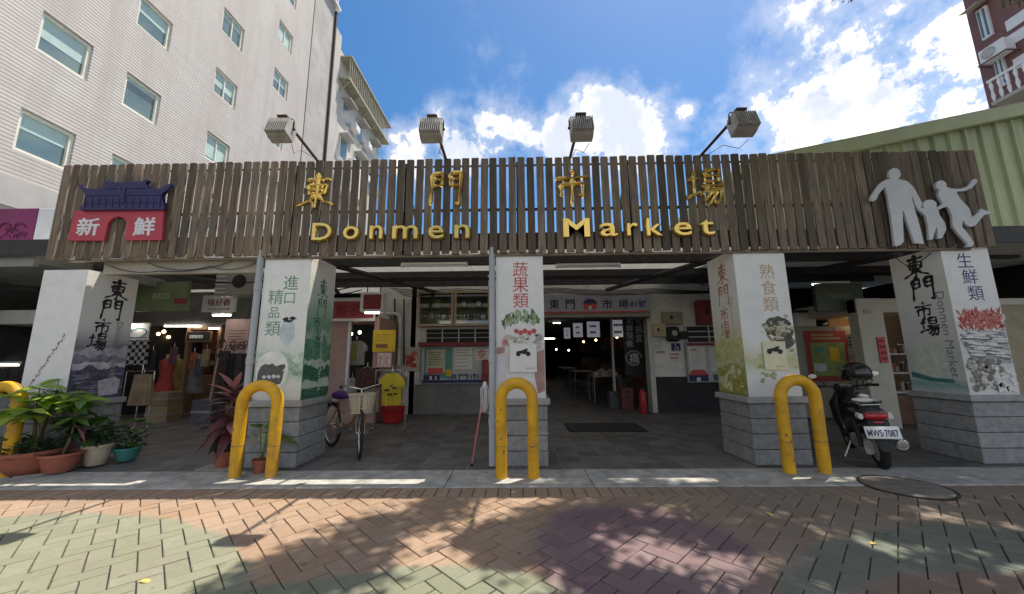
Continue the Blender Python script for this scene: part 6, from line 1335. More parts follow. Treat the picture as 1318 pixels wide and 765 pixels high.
sub(r_, 543, 489, 634, 493, yb, m_navyp, 'navy_strip'); ptext(r_, '東門市場', 575, 481, 632, 488.5, yb, m_navyp, .02); sub(r_, 545, 483, 566, 489, yb-.002, m_navyp, 'navy_logo'); sub(r_, 553, 484.5, 556, 489, yb-.007, m_paper, 'logo_gap'); sub(r_, 560, 484.5, 562, 489, yb-.007, m_paper, 'logo_gap')
r_, *_q = panel('fire_box', 621, 463, 634, 493, YB-.13, m_dred, 'dark red fire box mounted over the edge of the wide notice board', 'fire box', .10); sub(r_, 623, 466, 632, 480, YB-.232, mat('box_red', (.30, .04, .045), .5), 'door'); sub(r_, 631, 477, 632.3, 481, YB-.24, m_chrome, 'latch')

# ---- market passage
r_, *_q = panel('passage_sign', 655, 380, 836, 403, YB-.10, mat('sign_lilac', (.36, .36, .42), .5, .06, 4), 'pale lilac market name sign over the passage, numbered 81', 'sign', .10); yb = YB-.202
for ch, u0, u1 in (('東', 707, 720), ('門', 728, 740), ('市', 775, 788), ('場', 796, 809)): ptext(r_, ch, u0, 385.5, u1, 398, yb, m_black, .015)
ptext(r_, '81號', 811, 386.5, 832, 396, yb, m_navy, .02)
sub(r_, 751, 391, 768, 398, yb, m_red, 'logo_gate', .003); sub(r_, 757.5, 394, 761.5, 398, yb-.004, m_paper, 'logo_arch', .002); x0, x1, z0, z1 = rect(750, 385, 769, 391, yb); b = MB(); b.prism([(x0, yb, z0), (x0+.03, yb, z0+.06), (x0+.12, yb, z1), (x1-.12, yb, z1), (x1-.03, yb, z0+.06), (x1, yb, z0)], (0, -.003, 0)); b.build('logo_roof', m_navyp, r_, world=True)
sub(r_, 655, 401, 836, 403, yb, m_red, 'red_edge', .003)
r_ = thing('roller_shutter', 'rolled-up shutter housing under the passage name sign', 'shutter', (2, YB, 2.4)); x0, x1, z0, z1 = rect(655, 403, 834, 409, YB); b = MB(); b.box(x0, x1, YB-.12, YB+.02, z0, z1); b.build('housing', mat('shutter_cream', (.40, .38, .32), .6), r_, world=True); b = MB(); b.box(x0, x1, YB-.08, YB-.02, z0-.05, z0-.002); b.build('bottom_bar', m_steel, r_, world=True)
for k_, (u, v0, v1, y) in enumerate(((797, 412, 440, 6.4), (764, 414, 440, 8.6), (744, 416, 440, 11.), (730, 422, 442, 14.))):
    x0, x1, z0, z1 = rect(u-10+k_*2, v0, u+10-k_*2, v1-6, y); r_ = thing('stall_sign', ['pale lilac stall sign hanging at the mouth of the passage', 'pale stall sign hanging second along the passage', 'pale stall sign hanging third along the passage', 'pale stall sign hanging deepest in the passage'][k_], 'sign', ((x0+x1)/2, y, z0))
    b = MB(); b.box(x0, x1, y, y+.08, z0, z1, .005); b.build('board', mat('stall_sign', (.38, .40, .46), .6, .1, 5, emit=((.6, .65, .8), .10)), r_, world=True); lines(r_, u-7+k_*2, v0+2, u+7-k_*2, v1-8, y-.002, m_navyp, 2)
    b = MB(); b.tube([(x0+.05, y+.04, z1), (x0+.05, y+.04, 3.06)], .01, 5); b.build('hanger_rod', m_steel, r_, world=True)
for k_, (u, v, y, m) in enumerate(((794, 434, 6.6, m_bulb), (806, 433, 6.2, m_bulb), (767, 438, 8.8, m_bulb), (751, 440, 11.2, m_bulb), (716, 450, 18, m_bulbw), (732, 451, 16, m_bulbw))):
    bulb(u, v, y, 0.028+.001*y, ['warm bulb over the passage stalls', 'small white bulb deep in the passage'][m is m_bulbw], m, .3)
for k_, (u0, u1, v, y) in enumerate(((716, 725, 411, 9.5), (712, 721, 416, 12.5), (709, 717, 421, 16), (706, 713, 426, 20), (700, 714, 436, 14), (724, 731, 409, 8.0))): lit_tube(u0, u1, v, y, 'lit tube lamp under the passage ceiling')
x0, x1, z0, z1 = rect(803, 406, 829, 483, YB+.6); r_ = thing('vertical_banner', 'black vertical banner with white characters at the passage side', 'banner', ((x0+x1)/2, YB+.6, z0)); b = MB(); b.box(x0, x1, YB+.6, YB+.62, z0, z1); b.build('cloth', m_matt, r_, world=True)
m_wink = mat('white_ink', (.42, .43, .45), .7, .1)
for k_, ch in enumerate('新鮮現做'): ptext(r_, ch, 806, 408+k_*10, 815, 417+k_*10, YB+.597, m_wink, .01)
for k_, ch in enumerate('老挑宜家'[:3]): ptext(r_, ch, 818, 408+k_*11, 827, 418+k_*11, YB+.597, m_wink, .01)
ptext(r_, '痛', 810, 454, 823, 468, YB+.597, m_wink, .015); c_ = at(816, 461, y=YB+.594); b = MB(); b.tube([c_+Vector((.21*math.cos(a), 0, .19*math.sin(a))) for a in [i*.27 for i in range(21)]], .012, 5); b.build('circle_mark', m_wink, r_, world=True)
def table(u0, u1, v, y, d, lab, m, cloth=False):
    a, b_ = at(u0, v, y=y), at(u1, v, y=y); z = a.z; r_ = thing('stall_table', lab, 'table', ((a.x+b_.x)/2, y+d/2, 0)); b = MB(); b.box(a.x, b_.x, y, y+d, z-.04, z, .004); b.build('table_top', m, r_, world=True)
    for xx in (a.x+.05, b_.x-.05):
        for yy in (y+.06, y+d-.06): b = MB(); b.tube([(xx, yy, 0), (xx, yy, z-.03)], .018, 6); b.build('leg', m_grey, r_, world=True)
    return a.x, b_.x, z
xa, xb, z = table(763, 800, 484, 6.6, 1.0, 'white folding stall table at the mouth of the passage', m_grey)
b_i = 0
for k_ in range(7):
    xx = xa+.06+k_*(xb-xa-.12)/7; b = MB(); w, h = rnd.uniform(.10, .16), rnd.uniform(.06, .2); r_ = thing('produce_box', 'small goods box standing on the white folding stall table', 'box', (xx, 6.9, z), group='boxes on the folding table'); b.box(xx, xx+w*.8, 6.7, 7.1, z, z+h, .01); b.build('carton', mat('goodsb%d' % (k_ % 3), [(.42, .38, .30), (.30, .22, .13), (.40, .40, .40)][k_ % 3], .8, .2, 6), r_, world=True); b = MB(); b.box(xx+.01, xx+w*.8-.01, 6.72, 7.08, z+h, z+h+.01); b.build('lid', m_wall, r_, world=True)
table(738, 764, 478, 9.0, 1.4, 'long stall table further along the passage', m_grey); table(725, 742, 474, 12.5, 2.5, 'far stall table deep in the passage', m_grey)
for u, y, lab, c_ in ((742, 8.2, 'dark stool standing before the stall tables', (.05, .05, .055)),):
    p = at(u, 505, y=y); r_ = thing('stool', lab, 'stool', (p.x, y, 0)); b = MB(); b.lathe([(.15, .44), (.16, .46), (.15, .48)], n=16); b.build('seat', mat('stool', c_, .6), r_, 40)
    for a in range(4): b = MB(); b.tube([(.15*math.cos(a*1.57), .15*math.sin(a*1.57), 0), (.10*math.cos(a*1.57), .10*math.sin(a*1.57), .45)], .014, 6); b.build('leg', m_steel, r_)
x0, x1, z0, z1 = rect(781, 472, 787, 530, 6.0)
r_ = thing('stall_post', 'white steel post at the mouth of the passage stalls', 'post', (at(789, 500, y=6.0).x, 6.0, 0)); xx = at(790, 480, y=6.).x; b = MB(); b.box(xx-.03, xx+.03, 5.97, 6.03, 0, 3.04); b.build('post', m_wall, r_, world=True); b = MB(); b.box(xx-.07, xx+.07, 5.93, 6.07, 0, .02); b.build('foot', m_grey, r_, world=True)
p = at(828, 530, y=YB-.25); r_ = thing('fire_extinguisher', 'red fire extinguisher standing by the passage jamb', 'fire extinguisher', (at(827, 510, y=YB-.2).x, YB-.2, 0)); b = MB(); b.lathe([(.085, 0), (.09, .01), (.09, .46), (.07, .52), (.03, .55), (.03, .58)], n=18); b.build('cylinder', mat('extinguisher_red', (.36, .03, .03), .35, .1), r_, 40); b = MB(); b.box(-.02, .10, -.012, .012, .58, .61); b.build('handle', m_matt, r_); b = MB(); b.tube([(.03, 0, .57), (.12, 0, .5), (.12, 0, .25)], .012, 6); b.build('hose', m_matt, r_)
for k_, (u, y, h, w, c_) in enumerate(((806, YB+.6, .55, .30, (.16, .05, .05)), (792, 5.6, .42, .35, (.10, .11, .12)))):
    p = at(u, 520, y=y); r_ = thing('crate', ['dull red crate under the black vertical banner', 'dark grey crate beside the stall post'][k_], 'crate', (p.x, y, 0)); b = MB()
    for q in range(4): z_ = .02+q*h/4; b.box(p.x-w/2, p.x+w/2, y-.15, y+.15, z_, z_+h/4-.025)
    b.box(p.x-w/2+.01, p.x+w/2-.01, y-.14, y+.14, .0, h); b.build('slatted_body', mat('crate%d' % k_, c_, .7, .2), r_, world=True); b = MB(); b.box(p.x-.05, p.x+.05, y-.156, y-.149, h*.78, h*.88); b.build('hand_slot', m_dkwall, r_, world=True)
r_ = thing('floor_mat', 'dark rubber mat lying before the passage', 'mat', tuple(at(790, 552, z=.006))); q0_, q1_ = at(733, 557, z=0), at(822, 545, z=0); b = MB(); b.box(q0_.x, q1_.x-.1, q0_.y, q1_.y, .004, .013, .003); b.build('mat', m_rub, r_, world=True); b = MB(); b.box(q0_.x+.05, q1_.x-.15, q0_.y+.05, q1_.y-.05, .013, .016); b.build('tread', m_matt, r_, world=True)

# clutter along both sides of the passage
prnd = random.Random(3)
gm = [mat('pass_goods%d' % i, c_, .8, .3, 5) for i, c_ in enumerate(((.16, .13, .10), (.06, .07, .09), (.20, .06, .05), (.10, .12, .08), (.24, .22, .19)))]
for side in (0, 1):
    y = YB+.7
    k_ = 0
    while y < 22:
        w_, d_, h_ = prnd.uniform(.45, .8), prnd.uniform(.5, 1.1), prnd.uniform(.45, 1.0); xx = pass_l+.08 if side == 0 else pass_r+1.45-w_
        if side == 1 and y < 6.0: y += .5; continue
        r_ = thing('goods_stack', ('goods heap along the wall side of the passage' if side == 0 else 'goods heap behind the passage stall tables'), 'goods', (xx+w_/2, y+d_/2, 0), group=['goods along the wall side of the passage', 'goods behind the passage stalls'][side])
        b = MB(); b.box(xx, xx+w_, y, y+d_, 0, h_, .015); b.build('crate', gm[k_ % 5], r_, world=True)
        b = MB(); b.box(xx+.05, xx+w_-prnd.uniform(.05, .2), y+.06, y+d_-.1, h_, h_+prnd.uniform(.15, .45), .02); b.build('upper_crate', gm[(k_+2) % 5], r_, world=True)
        if prnd.random() < .7: b = MB(); b.box(xx+.02, xx+w_*.9, y+.1, y+.16, 1.75, 2.25); b.build('hanging_cloth', gm[(k_+1) % 5], r_, world=True)
        y += d_+prnd.uniform(.05, .5); k_ += 1
for k_ in range(5):
    y = 7.5+k_*3.2; b = MB(); b.box(pass_l+.02, pass_l+1.0, y, y+.06, 2.35, 2.8); r_ = thing('stall_awning', 'dark stall valance hanging over the wall side of the passage', 'awning', (pass_l+.5, y, 2.35), group='valances along the passage'); b.build('valance', gm[k_ % 5], r_, world=True); b = MB(); b.box(pass_l+.02, pass_l+1.02, y-.02, y+.08, 2.8, 2.84); b.build('rail', m_steel, r_, world=True)
# ---- wall right of the passage
def wallbox(name, u0, v0, u1, v1, y, m, lab, cat, d=.12):
    x0, x1, z0, z1 = rect(u0, v0, u1, v1, y); r_ = thing(name, lab, cat, ((x0+x1)/2, y, z0)); b = MB(); b.box(x0, x1, y-d, y, z0, z1, .008); b.build('case', m, r_, world=True); b = MB(); b.box(x0+.02, x1-.02, y-d-.008, y-d-.001, z0+.02, z1-.02); dd = b.build('cover', m, r_, world=True); b = MB(); b.box(x0+(x1-x0)*.35, x0+(x1-x0)*.5, y-d-.014, y-d-.008, z0+(z1-z0)*.4, z0+(z1-z0)*.65); b.build('latch', m_matt, dd, world=True); return r_
m_boxc = mat('box_cream', (.34, .29, .20), .6, .15, 5, dirt=.3)
wallbox('switch_box', 851, 402, 876, 418, YB, m_boxc, 'beige electrical box under the ceiling right of the passage', 'electrical box'); wallbox('switch_box', 838, 417, 855, 434, YB, mat('box_yellow', (.46, .38, .22), .6, .1), 'small yellowish electrical box beside the black phone', 'electrical box'); wallbox('switch_box', 894, 388, 920, 419, YB, m_dred, 'dark red hose box high on the wall beside the cooked-food pillar', 'fire box', .2); wallbox('switch_box', 840, 441, 847, 448, YB, m_wall, 'tiny grey socket box above the paper notice', 'electrical box', .05)
x0, x1, z0, z1 = rect(856, 421, 884, 440, YB); r_ = thing('wall_phone', 'black wall device with round pale dial and cable', 'telephone', ((x0+x1)/2, YB, z0)); b = MB(); b.box(x0, x0+(x1-x0)*.58, YB-.16, YB, z0, z1, .05); b.build('body', m_matt, r_, world=True); b = MB(); b.lathe([(.07, YB-.16), (.07, YB-.18), (.02, YB-.185)], (x0+(x1-x0)*.32, 0, (z0+z1)/2+.02), 18, 'y'); b.build('dial', m_lampg, r_, 40, world=True); b = MB(); b.box(x0+(x1-x0)*.58, x1, YB-.12, YB, z0+.06, z1-.12, .02); b.build('side_unit', m_matt, r_, world=True)
r_, *_q = panel('access_sign', 862, 441, 878, 464, YB-.01, m_paper, 'white sign with blue wheelchair symbol and red words', 'sign', .01); sub(r_, 864, 442, 876, 452, YB-.022, m_navyp, 'blue_square'); lines(r_, 863, 454, 877, 463, YB-.022, m_red, 2, 'red_words', .5)
c_ = at(870, 448, y=YB-.03); b = MB(); b.tube([c_+Vector((.055*math.cos(a), 0, .055*math.sin(a)-.01)) for a in [R(-160+i*22) for i in range(11)]], .009, 5); b.tube([c_+Vector((-.01, 0, .06)), c_+Vector((-.005, 0, .0)), c_+Vector((.045, 0, .0)), c_+Vector((.07, 0, -.06))], .010, 5); b.ell(c_+Vector((-.012, 0, .085)), .014, .006, .014); b.build('wheelchair_symbol', m_paper, r_, world=True)
r_, *_q = panel('paper_notice', 842, 451, 858, 469, YB-.008, m_paper, 'paper notice with a pink header right of the passage', 'notice', .008); sub(r_, 844, 452, 856, 455, YB-.018, mat('header_pink', (.42, .25, .22), .7), 'header'); lines(r_, 842, 472, 857, 474, YB-.002, m_gprint, 1)
x0, x1, z0, z1 = rect(882, 420, 930, 441, YB); r_ = thing('barred_window', 'dark barred window above the smaller notice board', 'window', ((x0+x1)/2, YB, z0)); b = MB(); b.box(x0, x1, YB-.035, YB-.005, z0, z1); b.build('opening', m_dkwall, r_, world=True)
for k_ in range(4): zz = z0+k_*(z1-z0)/3; b = MB(); b.box(x0, x1, YB-.06, YB-.04, zz-.010, zz+.010); b.build('bar', m_wall, r_, world=True)
for xx in (x0, (x0+x1)/2+.1, x1): b = MB(); b.box(xx-.012, xx+.012, YB-.065, YB-.038, z0, z1); b.build('bar', m_wall, r_, world=True)
r_, *_q = panel('notice_board', 884, 442, 932, 491, YB-.03, MATS['board_white'], 'smaller notice board with gate emblem on the lower edge beside the cooked-food pillar', 'notice board', .03, m_grey); yb = YB-.062
sub(r_, 884, 441, 932, 445, yb, m_dred, 'red_header'); sub(r_, 887, 447, 908, 478, yb, m_paper, 'notice'); lines(r_, 889, 448, 906, 474, yb-.005, m_gprint, 9, frac=.2); lines(r_, 889, 448, 900, 452, yb-.006, m_red, 1, frac=.5); sub(r_, 914, 448, 928, 478, yb, m_paper, 'notice'); lines(r_, 915, 450, 927, 474, yb-.005, m_green2, 7, frac=.2)
sub(r_, 887, 483, 912, 491, yb, m_navyp, 'emblem_base'); sub(r_, 897, 486, 902, 491, yb-.005, m_paper, 'emblem_arch'); x0, x1, z0, z1 = rect(885, 476, 913, 483, yb-.002); b = MB(); b.prism([(x0, yb-.002, z0), (x0+.06, yb-.002, z0+.05), (x0+.12, yb-.002, z1), (x1-.12, yb-.002, z1), (x1-.06, yb-.002, z0+.05), (x1, yb-.002, z0)], (0, -.003, 0)); b.build('emblem_roof', m_red, r_, world=True)
ptext(r_, '東', 917, 482, 927, 490.5, yb, m_navyp, .02)

# ---- right opening: cabinet with poster, hanging sign, white kiosk post, stall
CY4 = 3.4
x0, x1, z0, z1 = rect(1020, 420, 1108, 536, CY4); r_ = thing('steel_cabinet', 'grey-green steel cabinet carrying the red and green poster', 'cabinet', ((x0+x1)/2, CY4, 0)); b = MB(); b.box(x0, x1, CY4, CY4+.6, 0.02, z1, .01); b.build('carcass', mat('cabinet_grey', (.30, .31, .27), .6, .12, 4, dirt=.4), r_, world=True)
xm = at(1080, 470, y=CY4).x; b = MB(); b.box(xm-.006, xm+.006, CY4-.006, CY4, .05, z1-.03); b.build('door_gap', m_dkwall, r_, world=True)
for s in (-.06, .06): b = MB(); b.box(xm+s-.01, xm+s+.01, CY4-.03, CY4, 1.0, 1.15); b.build('door_handle', m_chrome, r_, world=True)
r_, *_q = panel('poster', 1038, 426, 1092, 491, CY4-.01, mat('poster_red', (.34, .05, .05), .6, .15, 5), 'red-bordered green festival poster on the steel cabinet', 'poster', .008); yb = CY4-.020
sub(r_, 1045, 441, 1089, 484, yb, mat('poster_green', (.22, .30, .10), .6, .25, 4), 'green_field'); sub(r_, 1068, 447, 1080, 465, yb-.005, m_yellow, 'yellow_note'); sub(r_, 1050, 447, 1060, 454, yb-.005, m_teal2, 'blue_patch'); lines(r_, 1044, 429, 1086, 438, yb, m_tan, 2, 'title_words', .6); sub(r_, 1048, 468, 1064, 478, yb-.005, m_lprint, 'grey_picture')
put_text('brush_writing', '鮮魚', m_black, r_, at(1098, 440, y=CY4-.012), h=.34, w=.42, ext=.001)
r_, *_q = panel('hanging_sign', 1046, 366, 1107, 401, 2.6, mat('sign_moss', (.07, .09, .06), .6, .2, 4), 'dark moss green sign hanging above the steel cabinet', 'sign', .08); lines(r_, 1068, 376, 1100, 386, 2.518, m_sgreen, 1, 'faint_lettering', .6)
lit_tube(1046, 1092, 366.5, 2.55, 'lit tube lamp along the top of the dark green sign')
x0, x1, z0, z1 = rect(1022, 402, 1046, 419, CY4+.2); r_ = thing('cooler_box', 'white and blue cooler box standing on the steel cabinet', 'box', ((x0+x1)/2, CY4+.3, z0)); zc4 = rect(1020, 420, 1108, 536, CY4)[3]; b = MB(); b.box(x0, x1, CY4+.1, CY4+.5, zc4, zc4+.32, .02); b.build('tub', m_wall, r_, world=True); b = MB(); b.box(x0-.01, x1+.01, CY4+.09, CY4+.51, zc4+.32, zc4+.38, .02); b.build('lid', m_navyp, r_, world=True)
r_ = thing('ducts', 'white flexible pipes rising behind the dark green sign', 'pipe', tuple(at(1075, 420, y=CY4+.3)))
for u0, u1 in ((1072, 1078), (1084, 1090)): b = MB(); b.tube([at(u0, 420, y=CY4+.3), at(u0+2, 405, y=CY4+.3), at(u1, 396, y=CY4+.4), at(u1+3, 372, y=CY4+.4)], .04, 8); b.build('pipe', m_wall, r_, 50, world=True)
b = MB(); b.tube([at(1060, 418, y=CY4+.25), at(1072, 412, y=CY4+.25), at(1082, 402, y=CY4+.3)], .03, 8); b.build('elbow', m_wall, r_, 50, world=True)
KX = 2.3
x0, x1, z0, z1 = rect(1112, 384, 1146, 530, KX); r_ = thing('white_stall_wall', 'white stall partition with a small red vertical sign behind the scooter', 'partition', ((x0+x1)/2, KX+.3, 0)); m_cw = mat('stall_cream', (.50, .47, .40), .6, .08, 4); b = MB(); b.box(x0, x1, KX, KX+.22, 0, z1, .01); b.build('panel', m_cw, r_, world=True); b = MB(); b.box(x0, x1+.9, KX+.02, KX+1.6, z1-.28, z1-.003, .01); b.build('header', m_cw, r_, world=True); b = MB(); b.box(x0+.12, x0+.26, KX-.012, KX, z1-.30, z1-.22); b.build('stall_number', m_gprint, r_, world=True)
x0b, x1b, z0b, z1b = rect(1131, 434, 1141, 467, KX-.015); b = MB(); b.box(x0b, x1b, KX-.022, KX-.001, z0b, z1b); rs = b.build('red_sign', m_red, r_, world=True)
for k_ in range(4): b = MB(); zz = z1b-.05-k_*(z1b-z0b-.04)/4; b.box(x0b+.025, x1b-.025, KX-.026, KX-.0225, zz-.045, zz); b.build('dark_mark', m_dred, rs, world=True)
XS0, XS1 = x1, x1+1.1
sh = thing('food_stall', 'lit food stall counter with shelves of jars between the white partition and the seafood pillar', 'stall', ((XS0+XS1)/2, KX+.8, 0))
for zz, dd in ((.62, .5), (1.0, .42), (1.38, .36)): b = MB(); b.box(XS0+.01, XS1, KX+.5, KX+.5+dd, zz-.03, zz); b.build('shelf', m_wall, sh, world=True)
b = MB(); b.box(XS0+.01, XS1+.5, KX+1.3, KX+1.35, 0, 2.4); b.build('rear_panel', mat('stall_rear', (.34, .24, .16), .7, .2, 4), sh, world=True)
b = MB(); b.box(XS0+.01, XS1, KX+.5, KX+.53, 0, .55); b.build('front_panel', mat('stall_front', (.18, .10, .07), .7, .2, 4), sh, world=True)
for lv, zz in enumerate((.62, 1.0, 1.38)):
    for k_ in range(9):
        xx = XS0+.07+k_*.115; hh = rnd.uniform(.10, .22); rr = rnd.uniform(.032, .048); j = thing('jar', ['rust brown', 'cream', 'black', 'ochre', 'olive'][k_ % 5]+' jar with '+['dark red', 'white', 'black'][k_ % 3]+' lid on the '+['lowest', 'middle', 'top'][lv]+' shelf of the food stall', 'jar', (xx, KX+.62+rnd.uniform(0, .12), zz), group=['jars on the low stall shelf', 'jars on the middle stall shelf', 'jars on the top stall shelf'][lv]); b = MB(); b.lathe([(rr, 0), (rr*1.05, .02), (rr*1.05, hh*.8), (rr*.7, hh*.9)], n=12); b.build('glass', mat('jar%d' % (k_ % 5), [(.30, .10, .05), (.36, .32, .26), (.08, .06, .05), (.42, .36, .20), (.16, .20, .12)][k_ % 5], .3, .2), j, 40); b = MB(); b.lathe([(rr*.8, hh*.9), (rr*.8, hh)], n=12); b.build('lid', [m_dred, m_white, m_matt][k_ % 3], j, 40)
p = Vector((XS0+.35, KX+.9, 2.05)); r_ = thing('hanging_bulb', 'warm bulb shining over the food stall shelves', 'lamp', tuple(p), group='hanging shop bulbs'); b = MB(); b.ell((0, 0, 0), .06, .06, .07); b.build('globe', m_bulb, r_, 60); b = MB(); b.tube([(0, 0, .05), (0, 0, .4)], .006, 5); b.build('cord', m_matt, r_)
x0, x1, z0, z1 = rect(1156, 368, 1180, 400, 2.0)
# ---- beyond the last pillar
x0, x1, z0, z1 = rect(1292, 386, 1380, 540, 1.6); r_ = thing('storage_cabinet', 'tall beige storage cabinet beyond the seafood pillar', 'cabinet', ((x0+x1)/2, 1.7, 0)); b = MB(); b.box(x0, x1, 1.6, 2.3, .02, z1, .01); b.build('carcass', m_boxc, r_, world=True); b = MB(); b.box(x0+.06, x0+.16, 1.585, 1.599, z1-.35, z1-.25); b.build('number_plate', m_paper, r_, world=True); b = MB(); b.box(x0, x1, 1.58, 2.3, z1-.09, z1+.03, .01); b.build('cornice', m_cw, r_, world=True); b = MB(); b.box(x0+.30, x0+.33, 1.575, 1.60, .9, 1.1); b.build('door_handle', m_chrome, r_, world=True)
b = MB(); a = at(1270, 602, z=0); b.box(6.5, 9.5, -.2, .30, 0, .10, .01); b.build('step', mat('mossy_step', (.16, .18, .11), .9, .3, 5, .2, col2=(.22, .21, .17)), None, label='low mossy step beside the base of the seafood pillar', cat='step')
# ---- neighbour at the left: purple light box, eave, dark stall
x0, x1, z0, z1 = rect(-60, 269, 44, 323, .9); r_ = thing('light_box_sign', 'purple shop light-box sign with white end panel left of the market sign', 'sign', ((x0+x1)/2, 1.0, z0)); xe = at(80, 300, y=.9).x
b = MB(); b.box(x0, x1, .9, 1.3, z0, z1, .005); b.build('purple_face', mat('purple_face', (.21, .025, .11), .45, .12, 3), r_, world=True); b = MB(); b.box(x1+.004, xe, .905, 1.3, z0-.03, z1, .005); b.build('white_panel', m_white, r_, world=True)
b = MB()
for k_ in range(14): c_ = at(6+rnd.uniform(0, 26), 298+rnd.uniform(-8, 12), y=.896); rr = rnd.uniform(.05, .10); b.tube([c_+Vector((rr*math.cos(a), 0, rr*.6*math.sin(a))) for a in [i*.6 for i in range(7)]], .007, 4)
b.build('printed_flourish', mat('dark_plum', (.09, .01, .05), .5), r_, world=True)
x0, x1, z0, z1 = rect(-120, 330, 66, 344, .6); r_ = thing('shop_awning', 'grey metal eave of the neighbouring shop left of the white pillar', 'awning', ((x0+x1)/2, .8, z0)); b = MB(); b.box(x0, x1, .45, 3.0, z0, z1, .01); b.build('eave', mat('eave_grey', (.26, .27, .25), .6, .2, 3, .1, dirt=.4), r_, world=True); b = MB(); b.box(x0, x1, .40, .46, z0-.05, z1+.02); b.build('gutter', m_grey, r_, world=True); b = MB(); b.tube([at(-100, 368, y=1.2), at(50, 372, y=1.2)], .04, 8); b.build('cable', m_matt, r_, world=True)
x0, x1, z0, z1 = rect(-120, 400, 52, 418, 2.0); r_ = thing('neighbour_stall', 'dark neighbouring stall with a white counter edge left of the white pillar', 'stall', ((x0+x1)/2, 2.3, 0)); b = MB(); b.box(x0, x1, 2.0, 2.9, z0, z1, .01); b.build('white_header', m_wall, r_, world=True); b = MB(); b.box(x0, x1, 2.9, 2.95, 0, 3.0); b.build('rear_panel', m_dkwall, r_, world=True); b = MB(); b.box(x0, x1-.3, 2.1, 2.8, 0, .75, .01); b.build('counter', m_grey, r_, world=True)
b = MB(); b.box(x0+.2, x1-.5, 2.05, 2.1, .75, 1.25); b.build('display_case', m_glassd, r_, world=True); lit_tube(-20, 24, 470, 2.2, 'short lit strip lamp in the dark neighbouring stall')
# ---- cables slung under the sign and along the ceiling
def cable(pts, r, lab, sag=.0):
    o = MB(); P = [Vector(p) for p in pts]; Q = []
    for i in range(len(P)-1):
        for k_ in range(6): t = k_/6; q = P[i].lerp(P[i+1], t); q.z -= sag*4*t*(1-t); Q.append(q)
    Q.append(P[-1]); o.tube(Q, r, 5); o.build('cable', m_matt, label=lab, cat='cable', group='cables under the canopy')
cable([at(136, 340, y=.08), at(205, 349, y=.08), at(300, 336, y=.08)], .007, 'thin black cable drooping across the beige beam of the left opening', .06)
cable([at(190, 338, y=.09), at(270, 343, y=.09), at(334, 336, y=.09)], .006, 'second thin cable drooping across the beige beam of the left opening', .08)
cable([at(1150, 327, y=.02), at(1168, 342, y=.01), at(1198, 326, y=.02)], .006, 'thin cable loop hanging at the top of the seafood pillar', .03)
for k_ in range(5): cable([(-2.9-.05*k_, 4.3-.1*k_, 2.95+.03*k_), (-1.5, 4.45, 2.98+.04*k_), (1.0, 4.4, 3.0+.03*k_), (3.5, 4.4, 2.95+.03*k_), (6.0, 4.3, 3.0)], .010, ['lowest', 'second lowest', 'middle', 'second highest', 'highest'][k_]+' of the black cables running along the back wall under the roof', .05)
for k_ in range(4): cable([(-6.0, 1.2+.5*k_, 2.82), (-4.6, 1.6+.4*k_, 2.78), (-3.4, 1.8+.4*k_, 2.86)], .012, 'black cable crossing the ceiling of the left opening', .08)
for k_ in range(3): cable([(3.7, 1.4+.6*k_, 2.85), (4.8, 2.0+.4*k_, 2.8), (5.9, 2.2+.4*k_, 2.9)], .012, 'black cable crossing the ceiling of the scooter opening', .06)
# ---- paper scrap on the kerb
p = at(868, 622, z=.006); b = MB(); b.prism([p+Vector((-.09, -.03, .001)), p+Vector((.0, -.07, .001)), p+Vector((.08, .01, .001)), p+Vector((-.02, .05, .001))], (0, 0, .003)); b.build('paper_scrap', m_paper, label='white scrap of paper lying on the kerb strip', cat='paper')
# ================================================================ street tree beside the viewer; its crown hangs over the plaza
m_bark = mat('tree_bark', (.09, .07, .055), .9, .3, 8, .6, stretch=(4, 4, 1))
ml_tree = leaf_mat('leaf_tree', (.03, .07, .02), (.09, .16, .035), .4)
TX, TY = 7.2, -4.6
tree = thing('street_tree', 'broad leafy street tree whose crown overhangs the paved plaza', 'tree', (TX, TY, 0))
limbs = [[(TX, TY, -.1), (TX-.1, TY+.1, 2.5), (TX-.5, TY+.5, 5.2), (TX-1.5, TY+1.4, 7.4), (TX-3.2, TY+2.8, 9.0), (TX-5.2, TY+4.2, 10.0)],
         [(TX-.3, TY+.3, 4.2), (TX+.3, TY+1.4, 6.6), (TX-.2, TY+3.0, 8.6), (TX-1.0, TY+4.4, 9.8)],
         [(TX-1.0, TY+.9, 6.4), (TX-3.0, TY+1.2, 7.8), (TX-5.2, TY+1.8, 8.8), (TX-6.6, TY+2.4, 9.2)],
         [(TX-.2, TY+.2, 3.6), (TX+1.2, TY+.2, 6.0), (TX+2.4, TY+1.2, 8.0)],
         [(TX-.3, TY, 4.8), (TX-1.6, TY-1.6, 7.2), (TX-2.8, TY-2.8, 8.6)]]
radii = [[.26, .22, .18, .12, .07, .03], [.13, .10, .06, .03], [.11, .08, .05, .025], [.12, .08, .04], [.12, .08, .04]]
for i, (l, r_) in enumerate(zip(limbs, radii)):
    b = MB(); b.tube(l, r_, 10); b.build('trunk' if i == 0 else 'limb', m_bark, tree, 50, world=True)
trnd = random.Random(5)
def in_view(P):
    u, v = pix(P); return -40 < u < 1360 and -12 < v < 800
clumps = []
def sh(xs, ys, z): return Vector((xs+SUN.x/SUN.z*z, ys+SUN.y/SUN.z*z, z))
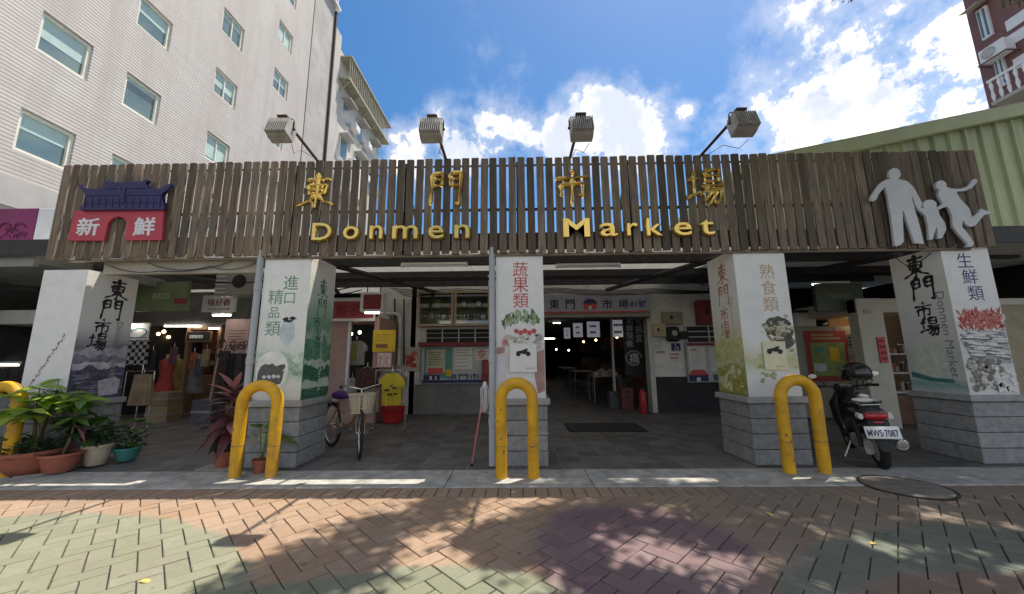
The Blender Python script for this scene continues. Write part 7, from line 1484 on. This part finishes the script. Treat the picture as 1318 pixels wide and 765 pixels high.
# clumps of foliage: position given by where their shade falls on the plaza, and their height
for _ in range(1150):
    xs, ys = trnd.uniform(-2.2, 7.5), trnd.uniform(-4.8, -.55)
    edge = -1.75+.9*max(0, ys+1.9)      # ragged left border of the crown
    z = max(5.2, (7.02+1.15*ys)/.724)+trnd.uniform(.25, 1.7)
    if xs < edge+.45*noise.noise((xs*1.1, ys*1.3, 3.)): continue
    hole = noise.noise((xs*1.25+2.3, ys*1.6, 7.7))
    if hole > .10: continue
    clumps.append((sh(xs, ys, z), trnd.uniform(.18, .34)))
b = MB(); tw = MB(); nleaf = 0
for c, r in clumps:
    if in_view(c+Vector((0, 0, -r-.15))): continue
    for _ in range(105):
        p = c+Vector((trnd.gauss(0, r*.5), trnd.gauss(0, r*.5), trnd.gauss(0, r*.4)))
        if in_view(p-Vector((0, 0, .12))): continue
        M = orient(p, trnd.uniform(0, 6.28), trnd.uniform(-.9, .3), trnd.uniform(-.6, .6), trnd.uniform(.08, .14))
        b.add([M @ Vector(v) for v in ((0, 0, 0), (.4, -.27, .05), (1, 0, -.1), (.4, .27, .05))], [[0, 1, 2], [0, 2, 3]]); nleaf += 1
    if trnd.random() < .35:
        e = c+Vector((trnd.uniform(-.3, .3), trnd.uniform(-.5, .1), -.1)); tw.tube([c, e], .006, 4)
# the lowest sprigs reach down to where the photograph shows them against the sky
for (u, v, dep) in ((1092, 1, 4.9), (1078, -3, 4.9), (1300, 5, 4.4), (1312, 9, 4.3), (1318, 2, 4.4)):
    c = at(u, v, y=CAM.y+dep)
    for _ in range(9):
        M = orient(c+Vector((trnd.gauss(0, .06), trnd.gauss(0, .05), trnd.uniform(0, .10))), trnd.uniform(0, 6.28), trnd.uniform(-.8, .2), 0, trnd.uniform(.05, .08))
        b.add([M @ Vector(v_) for v_ in ((0, 0, 0), (.4, -.27, .05), (1, 0, -.1), (.4, .27, .05))], [[0, 1, 2], [0, 2, 3]])
    tw.tube([c, c+Vector((.1, .0, .6))], .004, 4)
cr = b.build('crown', ml_tree, tree, smooth='raw', world=True); cr['kind'] = 'stuff'
tw_ = tw.build('twigs', m_bark, tree, world=True); tw_['kind'] = 'stuff'
